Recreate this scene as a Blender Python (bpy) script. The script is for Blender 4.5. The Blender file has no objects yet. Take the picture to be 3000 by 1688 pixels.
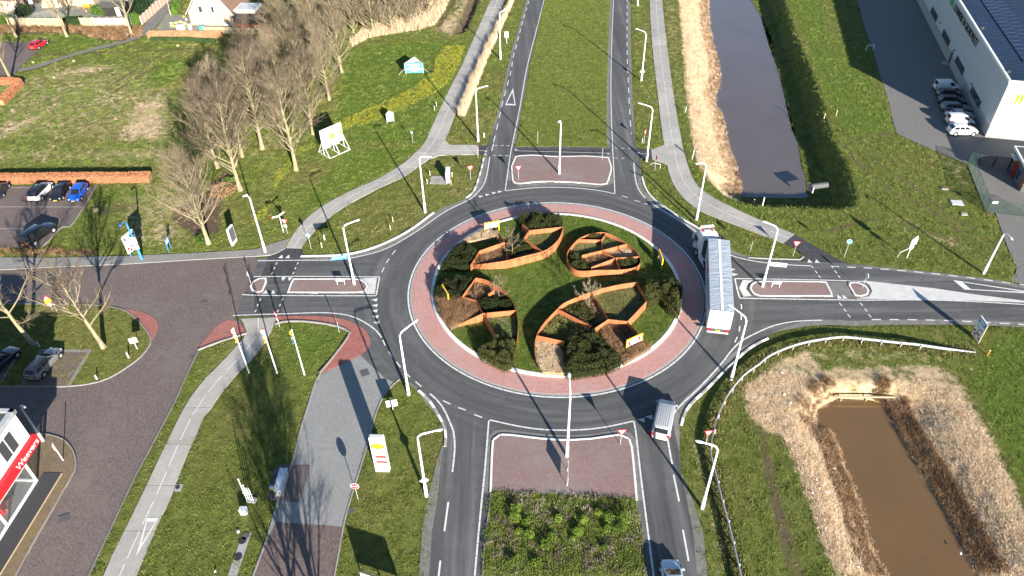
import bpy, bmesh, math, random
import numpy as np
from mathutils import Vector, Matrix

random.seed(7); RNG = np.random.default_rng(7)
R_ = math.radians
# ------------------------------------------------------------------ survey: photo points on the ground plane -> metres
SC = 18.5                                   # radius of the line round the apron, metres
FPX, PITCH, ROLL, CAMH = 2165.0, 0.7074, -0.0177, 3.261*SC
CX, CY = 0.299*SC, 3.8318*SC                # roundabout centre becomes the origin
_c, _s = math.cos(PITCH), math.sin(PITCH)
_fw = np.array([0, _c, -_s]); _rt = np.array([1., 0, 0]); _up = np.array([0, _s, _c])
_r2 = math.cos(ROLL)*_rt+math.sin(ROLL)*_up; _u2 = -math.sin(ROLL)*_rt+math.cos(ROLL)*_up
REG = {'f': (0, 0, 2575/3000), 's': (0, 0, 1.0), 's1': (1250, 600, 5.7244), 's2': (1250, 790, 4.391), 's3': (1550, 800, 4.674),
       's4': (1640, 660, 9.058), 's5': (1980, 640, 4.025), 's6': (1880, 1150, 9.057), 's7': (1900, 1600, 16.47), 't1': (2620, 0, 3.45),
       't2': (2680, 400, 6.0375), 't3': (0, 0, 3.165), 't4': (440, 0, 4.044), 't5': (0, 1150, 1.5208), 't6': (0, 500, 3.414),
       't7': (1060, 1270, 6.3), 't8': (640, 900, 3.721)}
for _i, _r in enumerate('abcd'):
    for _j in range(4): REG[_r+str(_j+1)] = (_j*750, _i*422, 3.43333)
def uv(reg, p):
    o = REG[reg]; return (o[0]+p[0]/o[2], o[1]+p[1]/o[2])
def G(reg, p, z=0.0):                       # one survey point at height z -> (x, y)
    u, v = uv(reg, p)
    d = _fw+((u-1500)/FPX)*_r2-((v-844)/FPX)*_u2
    t = (z-CAMH)/d[2]
    return (d[0]*t-CX, d[1]*t-CY)
def GG(reg, pts, z=0.0): return [G(reg, p, z) for p in pts]
def M(*segs, z=0.0):                        # polyline from several survey sheets
    out = []
    for reg, pts in segs: out += GG(reg, pts, z)
    return out
def pix(x, y, z):
    X = np.array([x+CX, y+CY, z-CAMH]); d = X@_fw
    return (1500+FPX*(X@_r2)/d, 844-FPX*(X@_u2)/d)
def HT(reg, b, reg2, t):                    # height of an upright from its foot and its top
    x, y = G(reg, b); v = uv(reg2, t)[1]
    lo, hi = 0., 40.
    for _ in range(40):
        m = (lo+hi)/2
        if pix(x, y, m)[1] > v: lo = m
        else: hi = m
    return lo
# ------------------------------------------------------------------ camera, sky, sun, exposure
scene = bpy.context.scene
COL = scene.collection
cam = bpy.data.cameras.new('camera'); cam_o = bpy.data.objects.new('camera', cam); COL.objects.link(cam_o)
cam.sensor_width = 36.0; cam.lens = 36.0*FPX/3000.0; cam.clip_start = 1.0; cam.clip_end = 9000.0
_m = Matrix(((_r2[0], _u2[0], -_fw[0], -CX), (_r2[1], _u2[1], -_fw[1], -CY), (_r2[2], _u2[2], -_fw[2], CAMH), (0, 0, 0, 1)))
cam_o.matrix_world = _m; scene.camera = cam_o
SUN_EL, SUN_AZ = R_(17.8), R_(-67.2)        # azimuth measured from +x, counter-clockwise, towards the sun
w = bpy.data.worlds.new('World'); scene.world = w; w.use_nodes = True
_nt = w.node_tree; _bg = _nt.nodes['Background']
_sky = _nt.nodes.new('ShaderNodeTexSky'); _sky.sky_type = 'NISHITA'; _sky.sun_disc = False
_sky.sun_elevation = SUN_EL; _sky.sun_rotation = math.pi/2-SUN_AZ
_sky.air_density = 1.0; _sky.dust_density = 0.05; _sky.ozone_density = 3.0
_nt.links.new(_sky.outputs[0], _bg.inputs[0]); _bg.inputs[1].default_value = 0.065
sun = bpy.data.lights.new('sun', 'SUN'); sun.energy = 5.0; sun.angle = R_(0.45); sun.color = (1.0, 0.93, 0.83)
sun_o = bpy.data.objects.new('sun', sun); COL.objects.link(sun_o)
_d = Vector((math.cos(SUN_EL)*math.cos(SUN_AZ), math.cos(SUN_EL)*math.sin(SUN_AZ), math.sin(SUN_EL)))
sun_o.rotation_euler = _d.to_track_quat('Z', 'Y').to_euler(); sun_o.location = _d*200
scene.view_settings.view_transform = 'Standard'; scene.view_settings.look = 'None'
scene.view_settings.gamma = 1.0; scene.view_settings.use_curve_mapping = False
scene.view_settings.exposure = 1.55
scene.cycles.max_bounces = 6; scene.cycles.diffuse_bounces = 2; scene.cycles.glossy_bounces = 3; scene.cycles.transparent_max_bounces = 8
scene.cycles.use_denoising = True

# ------------------------------------------------------------------ materials
class NT:                                   # tiny node helper
    def __init__(s, name):
        s.m = bpy.data.materials.new(name); s.m.use_nodes = True; s.t = s.m.node_tree
        s.b = s.t.nodes['Principled BSDF']; s._pos = None
    def n(s, typ, **kw):
        nd = s.t.nodes.new('ShaderNode'+typ)
        for k, v in kw.items(): setattr(nd, k, v)
        return nd
    def l(s, a, b): s.t.links.new(a, b)
    def pos(s):
        if s._pos is None: s._pos = s.n('NewGeometry').outputs['Position']
        return s._pos
    def noise(s, scale, detail=4, rough=0.6, vec=None, dist=0.0, stretch=None):
        nd = s.n('TexNoise'); nd.inputs['Scale'].default_value = scale; nd.inputs['Detail'].default_value = detail
        nd.inputs['Roughness'].default_value = rough; nd.inputs['Distortion'].default_value = dist
        v = vec or s.pos()
        if stretch:
            mp = s.n('Mapping'); mp.inputs['Scale'].default_value = stretch[:3]
            if len(stretch) > 3: mp.inputs['Rotation'].default_value = (0, 0, stretch[3])
            s.l(v, mp.inputs[0]); v = mp.outputs[0]
        s.l(v, nd.inputs['Vector']); return nd.outputs['Fac']
    def ramp(s, fac, stops):
        r = s.n('ValToRGB'); e = r.color_ramp.elements
        while len(e) < len(stops): e.new(0.5)
        for x, (p, c) in zip(e, stops): x.position = p; x.color = tuple(c)+(1,)
        s.l(fac, r.inputs[0]); return r.outputs[0]
    def sm(s, fac, a, b):                   # smooth 0..1 between a and b
        r = s.n('MapRange', interpolation_type='SMOOTHSTEP'); r.inputs[1].default_value = a; r.inputs[2].default_value = b
        s.l(fac, r.inputs[0]); return r.outputs[0]
    def mix(s, fac, a, b, mode='MIX'):
        r = s.n('MixRGB', blend_type=mode)
        for i, v in ((0, fac), (1, a), (2, b)):
            if isinstance(v, (int, float)): r.inputs[i].default_value = v
            elif isinstance(v, tuple): r.inputs[i].default_value = v+(1,) if len(v) == 3 else v
            else: s.l(v, r.inputs[i])
        return r.outputs[0]
    def math(s, op, a, b=None):
        r = s.n('Math', operation=op)
        for i, v in ((0, a), (1, b)):
            if v is None: continue
            if isinstance(v, (int, float)): r.inputs[i].default_value = v
            else: s.l(v, r.inputs[i])
        return r.outputs[0]
    def attr(s, name):
        a = s.n('Attribute'); a.attribute_name = name; return a.outputs['Fac']
    def bump(s, h, strength=0.3, dist=0.05):
        b = s.n('Bump'); b.inputs['Strength'].default_value = strength; b.inputs['Distance'].default_value = dist
        s.l(h, b.inputs['Height']); s.l(b.outputs[0], s.b.inputs['Normal'])
    def out(s, col, rough=0.8, metal=0.0, spec=0.3):
        if isinstance(col, tuple): s.b.inputs['Base Color'].default_value = col+(1,)
        else: s.l(col, s.b.inputs['Base Color'])
        if isinstance(rough, (int, float)): s.b.inputs['Roughness'].default_value = rough
        else: s.l(rough, s.b.inputs['Roughness'])
        s.b.inputs['Metallic'].default_value = metal; s.b.inputs['Specular IOR Level'].default_value = spec
        return s.m
MAT = {}
def flat(name, col, rough=0.6, metal=0.0, spec=0.3, var=0.12, scale=3.0, coat=0.0):   # painted / plain surface with slight wear
    t = NT(name); f = t.noise(scale, 5, 0.65)
    dark = tuple(c*(1-var) for c in col); lite = tuple(min(1, c*(1+var*0.6)) for c in col)
    t.out(t.ramp(f, [(0.3, dark), (0.7, lite)]), rough, metal, spec)
    t.b.inputs['Coat Weight'].default_value = coat
    MAT[name] = t.m; return t.m
# plain ones
for nm, c, r in [('white_paint', (0.80, 0.80, 0.78), 0.5), ('road_white', (0.62, 0.62, 0.60), 0.7), ('kerb', (0.25, 0.24, 0.225), 0.85), ('panel_grey', (0.50, 0.52, 0.54), 0.5), ('kerb_white', (0.70, 0.69, 0.66), 0.7),
                 ('kerb_dark', (0.16, 0.155, 0.15), 0.9), ('black', (0.012, 0.012, 0.013), 0.5), ('rubber', (0.02, 0.02, 0.021), 0.8), ('yellow', (0.85, 0.52, 0.02), 0.5), ('red', (0.55, 0.015, 0.02), 0.4),
                 ('blue', (0.02, 0.16, 0.55), 0.4), ('sign_blue', (0.03, 0.30, 0.62), 0.4), ('teal', (0.10, 0.55, 0.55), 0.5), ('lamp_blue', (0.05, 0.24, 0.50), 0.4), ('lamp_grey', (0.55, 0.56, 0.57), 0.4), ('concrete_grey', (0.33, 0.32, 0.30), 0.9),
                 ('wood_post', (0.42, 0.33, 0.22), 0.85), ('wood_cut', (0.62, 0.44, 0.24), 0.85), ('brown_brick', (0.20, 0.115, 0.085), 0.85), ('plank_tan', (0.42, 0.33, 0.20), 0.85), ('fence_green', (0.035, 0.085, 0.055), 0.5),
                 ('orange_brick', (0.50, 0.28, 0.18), 0.85), ('door_red', (0.25, 0.02, 0.02), 0.5), ('pink_fence', (0.52, 0.35, 0.27), 0.85), ('post_white', (0.66, 0.62, 0.56), 0.85), ('lime', (0.35, 0.60, 0.02), 0.5), ('green_letter', (0.03, 0.42, 0.06), 0.5),
                 ('letter_dark', (0.014, 0.014, 0.015), 0.5), ('plate_yellow', (0.75, 0.48, 0.03), 0.5), ('tan_paint', (0.45, 0.36, 0.26), 0.6), ('dark_slot', (0.02, 0.015, 0.012), 0.9), ('red_sign', (0.62, 0.015, 0.03), 0.4), ('weev_red', (0.50, 0.02, 0.03), 0.45),
                 ('shed_dark', (0.025, 0.024, 0.022), 0.8), ('roof_bitumen', (0.07, 0.068, 0.065), 0.9), ('led_red', (0.45, 0.06, 0.04), 0.5), ('teal_box', (0.05, 0.30, 0.34), 0.5), ('orange', (0.75, 0.25, 0.03), 0.6), ('gravel_dark', (0.05, 0.05, 0.055), 0.95),
                 ('flag_blue', (0.10, 0.20, 0.45), 0.8), ('flag_yellow', (0.8, 0.5, 0.03), 0.8), ('flag_white', (0.8, 0.8, 0.8), 0.8), ('sky_blue', (0.25, 0.62, 0.80), 0.5), ('green_box', (0.08, 0.20, 0.15), 0.5), ('grey_dark', (0.09, 0.092, 0.095), 0.6), ('interior', (0.25, 0.25, 0.25), 0.8)]:
    flat(nm, c, r)
flat('steel', (0.46, 0.47, 0.48), 0.38, 0.7, 0.5, 0.25, 2.0)
flat('galv', (0.50, 0.51, 0.52), 0.5, 0.35, 0.5, 0.2, 2.0)
flat('dark_steel', (0.06, 0.06, 0.065), 0.5, 0.5, 0.5)
def paint(name, col, rough=0.28, metal=0.0): return flat(name, col, rough, metal, 0.5, 0.05, 1.5, 0.6)
for nm, c in [('car_white', (0.72, 0.73, 0.74)), ('car_black', (0.010, 0.011, 0.013)), ('car_blue', (0.010, 0.09, 0.50)), ('car_red', (0.45, 0.012, 0.02)), ('car_silver', (0.40, 0.41, 0.42)), ('car_grey', (0.15, 0.155, 0.165)),
              ('car_navy', (0.012, 0.02, 0.045)), ('car_beige', (0.45, 0.43, 0.39)), ('car_iceblue', (0.50, 0.56, 0.62))]: paint(nm, c)
t = NT('glass'); t.out((0.015, 0.018, 0.022), 0.06, 0.0, 0.7); MAT['glass'] = t.m
t = NT('window'); t.out((0.05, 0.055, 0.06), 0.05, 0.0, 0.8); MAT['window'] = t.m
t = NT('clear_glass'); t.out((0.8, 0.85, 0.85), 0.02, 0.0, 0.5); t.b.inputs['Transmission Weight'].default_value = 0.9; t.b.inputs['Alpha'].default_value = 0.25; MAT['clear_glass'] = t.m
t = NT('tail_light'); t.out((0.45, 0.01, 0.01), 0.2, 0, 0.5); MAT['tail_light'] = t.m
t = NT('head_light'); t.out((0.75, 0.77, 0.8), 0.1, 0, 0.7); MAT['head_light'] = t.m
# asphalt
t = NT('asphalt'); f1 = t.noise(0.09, 4, 0.6); f2 = t.noise(1.2, 6, 0.7); f3 = t.noise(14, 3, 0.8)
sep = t.n('SeparateXYZ'); t.l(t.pos(), sep.inputs[0])
rad = t.math('SQRT', t.math('ADD', t.math('POWER', sep.outputs[0], 2.0), t.math('POWER', sep.outputs[1], 2.0)))
an = t.math('MULTIPLY', t.math('ARCTAN2', sep.outputs[1], sep.outputs[0]), 1.6); pc = t.n('CombineXYZ'); t.l(t.math('MULTIPLY', rad, 1.1), pc.inputs[0]); t.l(an, pc.inputs[1])
wr = t.noise(1.0, 4, 0.65, vec=pc.outputs[0]); wn = t.noise(1.0, 4, 0.65, stretch=(0.9, 0.035, 1)); we = t.noise(1.0, 4, 0.65, stretch=(0.035, 0.9, 1))
arm = t.sm(t.math('SUBTRACT', t.math('ABSOLUTE', sep.outputs[0]), t.math('ABSOLUTE', sep.outputs[1])), -6, 6); wear = t.mix(t.sm(rad, 22, 27), wr, t.mix(arm, wn, we))
band = t.mix(1.0, t.sm(rad, 18.8, 19.9), t.sm(rad, 22.6, 21.2), 'MULTIPLY')
ringtrack = t.math('SINE', t.math('MULTIPLY', t.math('ADD', rad, t.math('MULTIPLY', f1, 1.6)), 3.4))
c = t.ramp(t.math('ADD', t.math('MULTIPLY', wear, 0.75), t.math('MULTIPLY', f1, 0.25)), [(0.30, (0.042, 0.042, 0.044)), (0.50, (0.084, 0.084, 0.084)), (0.70, (0.165, 0.163, 0.160))])
c = t.mix(t.math('MULTIPLY', band, 0.3), c, t.mix(t.sm(ringtrack, -1, 1), (0.052, 0.053, 0.056), (0.088, 0.087, 0.088)))
c = t.mix(t.math('MULTIPLY', t.sm(f2, 0.5, 0.72), 0.55), c, (0.05, 0.05, 0.052))
c = t.mix(t.math('MULTIPLY', t.sm(f2, 0.42, 0.26), 0.6), c, (0.16, 0.157, 0.152))
c = t.mix(t.math('MULTIPLY', t.sm(f3, 0.35, 0.7), 0.25), c, (0.15, 0.15, 0.15)); t.bump(f3, 0.25, 0.02)
MAT['asphalt'] = t.out(c, 0.85, 0, 0.35)
t = NT('asphalt_new'); f2 = t.noise(1.5, 5, 0.7); f3 = t.noise(16, 3, 0.8)
t.bump(f3, 0.3, 0.02); MAT['asphalt_new'] = t.out(t.ramp(f2, [(0.3, (0.035, 0.036, 0.039)), (0.7, (0.072, 0.073, 0.075))]), 0.85)
t = NT('shoulder'); f2 = t.noise(1.3, 6, 0.75); f3 = t.noise(9, 3, 0.8)
t.bump(f3, 0.4, 0.03); MAT['shoulder'] = t.out(t.mix(t.sm(f3, 0.5, 0.7), t.ramp(f2, [(0.3, (0.12, 0.115, 0.105)), (0.7, (0.24, 0.23, 0.215))]), (0.15, 0.14, 0.12)), 0.95)
# slab concrete
t = NT('slab'); f1 = t.noise(0.35, 5, 0.7); f2 = t.noise(3.5, 5, 0.7); f3 = t.noise(26, 2, 0.7); o = t.n('ObjectInfo')
c = t.ramp(f1, [(0.25, (0.30, 0.283, 0.258)), (0.75, (0.45, 0.428, 0.395))]); c = t.mix(t.math('MULTIPLY', t.sm(f2, 0.5, 0.75), 0.5), c, (0.23, 0.215, 0.19))
c = t.mix(1.0, c, t.ramp(o.outputs['Random'], [(0, (0.86, 0.86, 0.86)), (1, (1.05, 1.04, 1.03))]), 'MULTIPLY'); t.bump(f3, 0.2, 0.01); MAT['slab'] = t.out(c, 0.9)
t = NT('white_concrete'); f1 = t.noise(0.8, 5, 0.7); f2 = t.noise(5, 5, 0.7, stretch=(0.2, 2, 1))
c = t.mix(t.math('MULTIPLY', t.sm(f2, 0.5, 0.75), 0.5), t.ramp(f1, [(0.3, (0.45, 0.44, 0.42)), (0.7, (0.60, 0.59, 0.57))]), (0.33, 0.32, 0.30)); MAT['white_concrete'] = t.out(c, 0.85)
# small block pavings
def paving(name, ca, cb, mortar, bw=0.22, bh=0.11, rot=0.0, polar=False, herring=False, dirt=(0.1, 0.09, 0.08), dirtamt=0.4, msize=0.012, lites=None):
    t = NT(name); vec = t.pos()
    if polar:
        sp = t.n('SeparateXYZ'); t.l(vec, sp.inputs[0])
        an = t.math('MULTIPLY', t.math('ARCTAN2', sp.outputs[1], sp.outputs[0]), 17.0)
        ra = t.math('SQRT', t.math('ADD', t.math('POWER', sp.outputs[0], 2.0), t.math('POWER', sp.outputs[1], 2.0)))
        cb_ = t.n('CombineXYZ'); t.l(an, cb_.inputs[0]); t.l(ra, cb_.inputs[1]); vec = cb_.outputs[0]
    mp = t.n('Mapping'); mp.inputs['Rotation'].default_value = (0, 0, rot); t.l(vec, mp.inputs[0]); vec = mp.outputs[0]
    br = t.n('TexBrick'); br.inputs['Scale'].default_value = 1.0; br.inputs['Brick Width'].default_value = bw; br.inputs['Row Height'].default_value = bh
    br.inputs['Mortar Size'].default_value = msize; br.inputs['Mortar Smooth'].default_value = 0.3; br.offset = 0.5
    br.inputs['Color1'].default_value = ca+(1,); br.inputs['Color2'].default_value = cb+(1,); br.inputs['Mortar'].default_value = mortar+(1,)
    t.l(vec, br.inputs['Vector']); c = br.outputs['Color']
    f1 = t.noise(0.22, 5, 0.65); f2 = t.noise(1.6, 5, 0.7)
    c = t.mix(t.math('MULTIPLY', t.sm(f1, 0.45, 0.75), dirtamt), c, dirt)
    c = t.mix(t.math('MULTIPLY', t.sm(f2, 0.55, 0.8), dirtamt), c, dirt)
    if lites: c = t.mix(t.math('MULTIPLY', t.sm(f2, 0.45, 0.25), 0.5), c, lites)
    if herring:
        f3 = t.noise(1.0, 2, 0.5, stretch=(9, 2.2, 1, R_(35))); f4 = t.noise(1.0, 2, 0.5, stretch=(2.2, 9, 1, R_(35)))
        c = t.mix(t.math('MULTIPLY', t.sm(f3, 0.52, 0.72), 0.55), c, ca); c = t.mix(t.math('MULTIPLY', t.sm(f4, 0.55, 0.75), 0.5), c, mortar)
    t.bump(br.outputs['Fac'], -0.35, 0.02); MAT[name] = t.out(c, 0.88); return t.m
paving('apron_brick', (0.50, 0.225, 0.20), (0.40, 0.165, 0.145), (0.40, 0.31, 0.28), 0.42, 0.21, polar=True, dirt=(0.40, 0.31, 0.28), dirtamt=0.5, msize=0.03, lites=(0.55, 0.33, 0.30))
paving('island_brick', (0.28, 0.185, 0.168), (0.215, 0.13, 0.118), (0.17, 0.135, 0.125), 0.21, 0.105, rot=R_(2), dirt=(0.225, 0.215, 0.20), dirtamt=0.75, lites=(0.30, 0.225, 0.205))
paving('red_brick', (0.40, 0.155, 0.125), (0.31, 0.11, 0.09), (0.15, 0.07, 0.06), 0.42, 0.21, rot=R_(20), dirt=(0.30, 0.19, 0.17), dirtamt=0.3, msize=0.022)
paving('purple_brick', (0.19, 0.154, 0.142), (0.118, 0.092, 0.087), (0.08, 0.065, 0.06), 0.21, 0.105, rot=R_(35), herring=True, dirt=(0.20, 0.17, 0.15), dirtamt=0.45)
paving('grey_block', (0.30, 0.30, 0.285), (0.235, 0.235, 0.23), (0.13, 0.13, 0.13), 0.22, 0.11, rot=R_(62), herring=True, dirt=(0.21, 0.205, 0.195), dirtamt=0.4)
paving('brown_block', (0.20, 0.15, 0.13), (0.115, 0.085, 0.08), (0.065, 0.052, 0.05), 0.24, 0.12, rot=R_(62), herring=True, dirt=(0.13, 0.11, 0.10), dirtamt=0.3)
paving('lot_brick', (0.19, 0.145, 0.13), (0.13, 0.10, 0.094), (0.08, 0.065, 0.06), 0.21, 0.105, rot=R_(0), herring=True, dirt=(0.20, 0.175, 0.155), dirtamt=0.5)
paving('mossy_tile', (0.20, 0.145, 0.095), (0.15, 0.11, 0.075), (0.09, 0.075, 0.04), 0.3, 0.3, rot=R_(55), dirt=(0.19, 0.165, 0.045), dirtamt=0.7)
paving('walk_tile', (0.27, 0.26, 0.245), (0.22, 0.21, 0.20), (0.14, 0.13, 0.12), 0.3, 0.3, rot=R_(3), dirt=(0.17, 0.155, 0.13), dirtamt=0.5)
paving('yard', (0.21, 0.198, 0.185), (0.155, 0.148, 0.14), (0.10, 0.096, 0.092), 0.21, 0.105, rot=R_(30), dirt=(0.20, 0.185, 0.17), dirtamt=0.4, herring=True)
# vegetation colours
def leafmat(name, stops, rough=0.7, trans=0.15, noise=0.6):
    t = NT(name); o = t.n('ObjectInfo'); f = t.noise(noise, 3, 0.6); g = t.noise(9.0, 2, 0.7)
    k = t.math('ADD', t.math('MULTIPLY', o.outputs['Random'], 0.45), t.math('ADD', t.math('MULTIPLY', f, 0.45), t.math('MULTIPLY', g, 0.25)))
    t.out(t.ramp(k, stops), rough, 0, 0.2); t.b.inputs['Subsurface Weight'].default_value = 0.0
    MAT[name] = t.m; return t.m
leafmat('grass_blade', [(0.25, (0.075, 0.105, 0.018)), (0.5, (0.125, 0.168, 0.030)), (0.72, (0.185, 0.228, 0.050)), (0.92, (0.28, 0.275, 0.095))])
leafmat('lawn_blade', [(0.25, (0.045, 0.085, 0.012)), (0.5, (0.082, 0.145, 0.020)), (0.75, (0.135, 0.215, 0.032)), (0.95, (0.22, 0.26, 0.06))])
leafmat('olive_blade', [(0.25, (0.085, 0.092, 0.024)), (0.55, (0.165, 0.168, 0.048)), (0.9, (0.32, 0.28, 0.115))])
leafmat('straw_blade', [(0.25, (0.36, 0.24, 0.13)), (0.5, (0.64, 0.47, 0.30)), (0.85, (0.82, 0.66, 0.47))])
leafmat('brown_blade', [(0.25, (0.10, 0.055, 0.028)), (0.55, (0.24, 0.14, 0.07)), (0.9, (0.42, 0.27, 0.15))])
leafmat('yew', [(0.25, (0.010, 0.015, 0.005)), (0.5, (0.026, 0.034, 0.008)), (0.75, (0.058, 0.062, 0.016)), (0.95, (0.11, 0.10, 0.028))], noise=1.5)
leafmat('beech', [(0.25, (0.14, 0.055, 0.028)), (0.55, (0.36, 0.155, 0.075)), (0.9, (0.55, 0.27, 0.14))], noise=1.5)
leafmat('bright_leaf', [(0.3, (0.06, 0.11, 0.012)), (0.6, (0.135, 0.215, 0.022)), (0.9, (0.24, 0.33, 0.045))])
leafmat('heather', [(0.3, (0.10, 0.08, 0.06)), (0.6, (0.21, 0.17, 0.13)), (0.9, (0.42, 0.35, 0.30))])
leafmat('conifer', [(0.3, (0.04, 0.09, 0.012)), (0.6, (0.09, 0.17, 0.02)), (0.9, (0.17, 0.24, 0.04))])
leafmat('dark_shrub', [(0.3, (0.010, 0.026, 0.008)), (0.6, (0.025, 0.055, 0.014)), (0.9, (0.07, 0.10, 0.03))])
leafmat('daffodil', [(0.3, (0.45, 0.38, 0.02)), (0.8, (0.70, 0.60, 0.04))])
leafmat('twig', [(0.25, (0.080, 0.058, 0.042)), (0.55, (0.155, 0.118, 0.080)), (0.9, (0.26, 0.205, 0.135))], noise=0.3)
t = NT('bark'); f = t.noise(3.0, 5, 0.7, stretch=(1, 1, 0.35)); g = t.noise(0.4, 3, 0.6)
c = t.mix(t.sm(g, 0.4, 0.7), t.ramp(f, [(0.3, (0.15, 0.115, 0.075)), (0.7, (0.40, 0.33, 0.22))]), t.ramp(f, [(0.3, (0.17, 0.15, 0.065)), (0.7, (0.37, 0.33, 0.17))])); t.bump(f, 0.6, 0.06); MAT['bark'] = t.out(c, 0.9)
t = NT('limb'); f = t.noise(1.2, 4, 0.7); MAT['limb'] = t.out(t.ramp(f, [(0.3, (0.15, 0.12, 0.07)), (0.7, (0.32, 0.27, 0.165))]), 0.9)
# weathering steel
t = NT('corten'); f = t.noise(1.2, 6, 0.7, stretch=(1, 1, 0.4)); g = t.noise(12, 3, 0.7)
c = t.ramp(f, [(0.25, (0.29, 0.09, 0.034)), (0.55, (0.41, 0.15, 0.06)), (0.8, (0.50, 0.22, 0.105))]); c = t.mix(t.math('MULTIPLY', t.sm(g, 0.5, 0.8), 0.35), c, (0.20, 0.055, 0.02)); st = t.noise(1.0, 4, 0.7, stretch=(5, 5, 0.25)); c = t.mix(t.math('MULTIPLY', t.sm(st, 0.5, 0.72), 0.6), c, (0.13, 0.038, 0.018)); c = t.mix(t.math('MULTIPLY', t.sm(st, 0.42, 0.25), 0.35), c, (0.50, 0.25, 0.12)); t.bump(g, 0.15, 0.01); MAT['corten'] = t.out(c, 0.8, 0.0, 0.3)
# water
def water(name, col, rough, bumps):
    t = NT(name); f = t.noise(2.2, 4, 0.6); g = t.noise(0.15, 3, 0.5); t.bump(f, bumps, 0.02)
    sc = t.noise(0.5, 6, 0.75, dist=1.5); c = t.mix(g, tuple(c*0.8 for c in col), tuple(c*1.15 for c in col)); c = t.mix(t.math('MULTIPLY', t.sm(sc, 0.58, 0.75), 0.35), c, tuple(c*0.55 for c in col)); return t.out(c, rough, 0, 1.0)
MAT['water_canal'] = water('water_canal', (0.112, 0.090, 0.080), 0.03, 0.04)
MAT['water_pond'] = water('water_pond', (0.15, 0.086, 0.032), 0.12, 0.05)
# ribbed cladding
t = NT('cladding'); f = t.noise(0.8, 4, 0.6); t.out(t.ramp(f, [(0.3, (0.60, 0.61, 0.62)), (0.7, (0.68, 0.69, 0.70))]), 0.5, 0.0, 0.4); MAT['cladding'] = t.m
t = NT('roof_sheet'); f = t.noise(0.5, 4, 0.6); t.out(t.ramp(f, [(0.3, (0.009, 0.022, 0.048)), (0.7, (0.015, 0.032, 0.064))]), 0.5, 0.0, 0.2); MAT['roof_sheet'] = t.m
t = NT('solar'); br = t.n('TexBrick'); br.inputs['Scale'].default_value = 1.0; br.inputs['Brick Width'].default_value = 0.5; br.inputs['Row Height'].default_value = 0.5; br.offset = 0; br.inputs['Mortar Size'].default_value = 0.01
br.inputs['Color1'].default_value = (0.015, 0.035, 0.09, 1); br.inputs['Color2'].default_value = (0.018, 0.04, 0.10, 1); br.inputs['Mortar'].default_value = (0.08, 0.1, 0.15, 1); t.l(t.pos(), br.inputs[0]); MAT['solar'] = t.out(br.outputs[0], 0.4, 0, 0.25)
# house brick and tiled roof
t = NT('cream_brick'); br = t.n('TexBrick'); br.inputs['Scale'].default_value = 1.0; br.inputs['Brick Width'].default_value = 0.22; br.inputs['Row Height'].default_value = 0.07; br.inputs['Mortar Size'].default_value = 0.006
br.inputs['Color1'].default_value = (0.48, 0.37, 0.25, 1); br.inputs['Color2'].default_value = (0.40, 0.31, 0.205, 1); br.inputs['Mortar'].default_value = (0.5, 0.44, 0.36, 1)
mp = t.n('Mapping'); mp.inputs['Rotation'].default_value = (R_(90), 0, 0); t.l(t.pos(), mp.inputs[0]); t.l(mp.outputs[0], br.inputs[0]); MAT['cream_brick'] = t.out(br.outputs[0], 0.9)
t = NT('roof_tile'); f = t.noise(2.5, 5, 0.7); wv = t.n('TexWave'); wv.inputs['Scale'].default_value = 1.2; t.l(t.pos(), wv.inputs[0])
t.bump(wv.outputs[1], 0.5, 0.05); MAT['roof_tile'] = t.out(t.ramp(f, [(0.3, (0.14, 0.085, 0.06)), (0.7, (0.24, 0.15, 0.105))]), 0.85)
t = NT('tarp'); f = t.noise(0.9, 3, 0.5, stretch=(1.0, 3.5, 1, R_(35))); g = t.noise(0.6, 5, 0.7)
t.bump(f, 0.5, 0.2); MAT['tarp'] = t.out(t.mix(t.math('MULTIPLY', t.sm(g, 0.62, 0.8), 0.5), t.ramp(f, [(0.3, (0.33, 0.37, 0.42)), (0.7, (0.42, 0.46, 0.51))]), (0.36, 0.27, 0.2)), 0.5, 0, 0.4)
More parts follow.
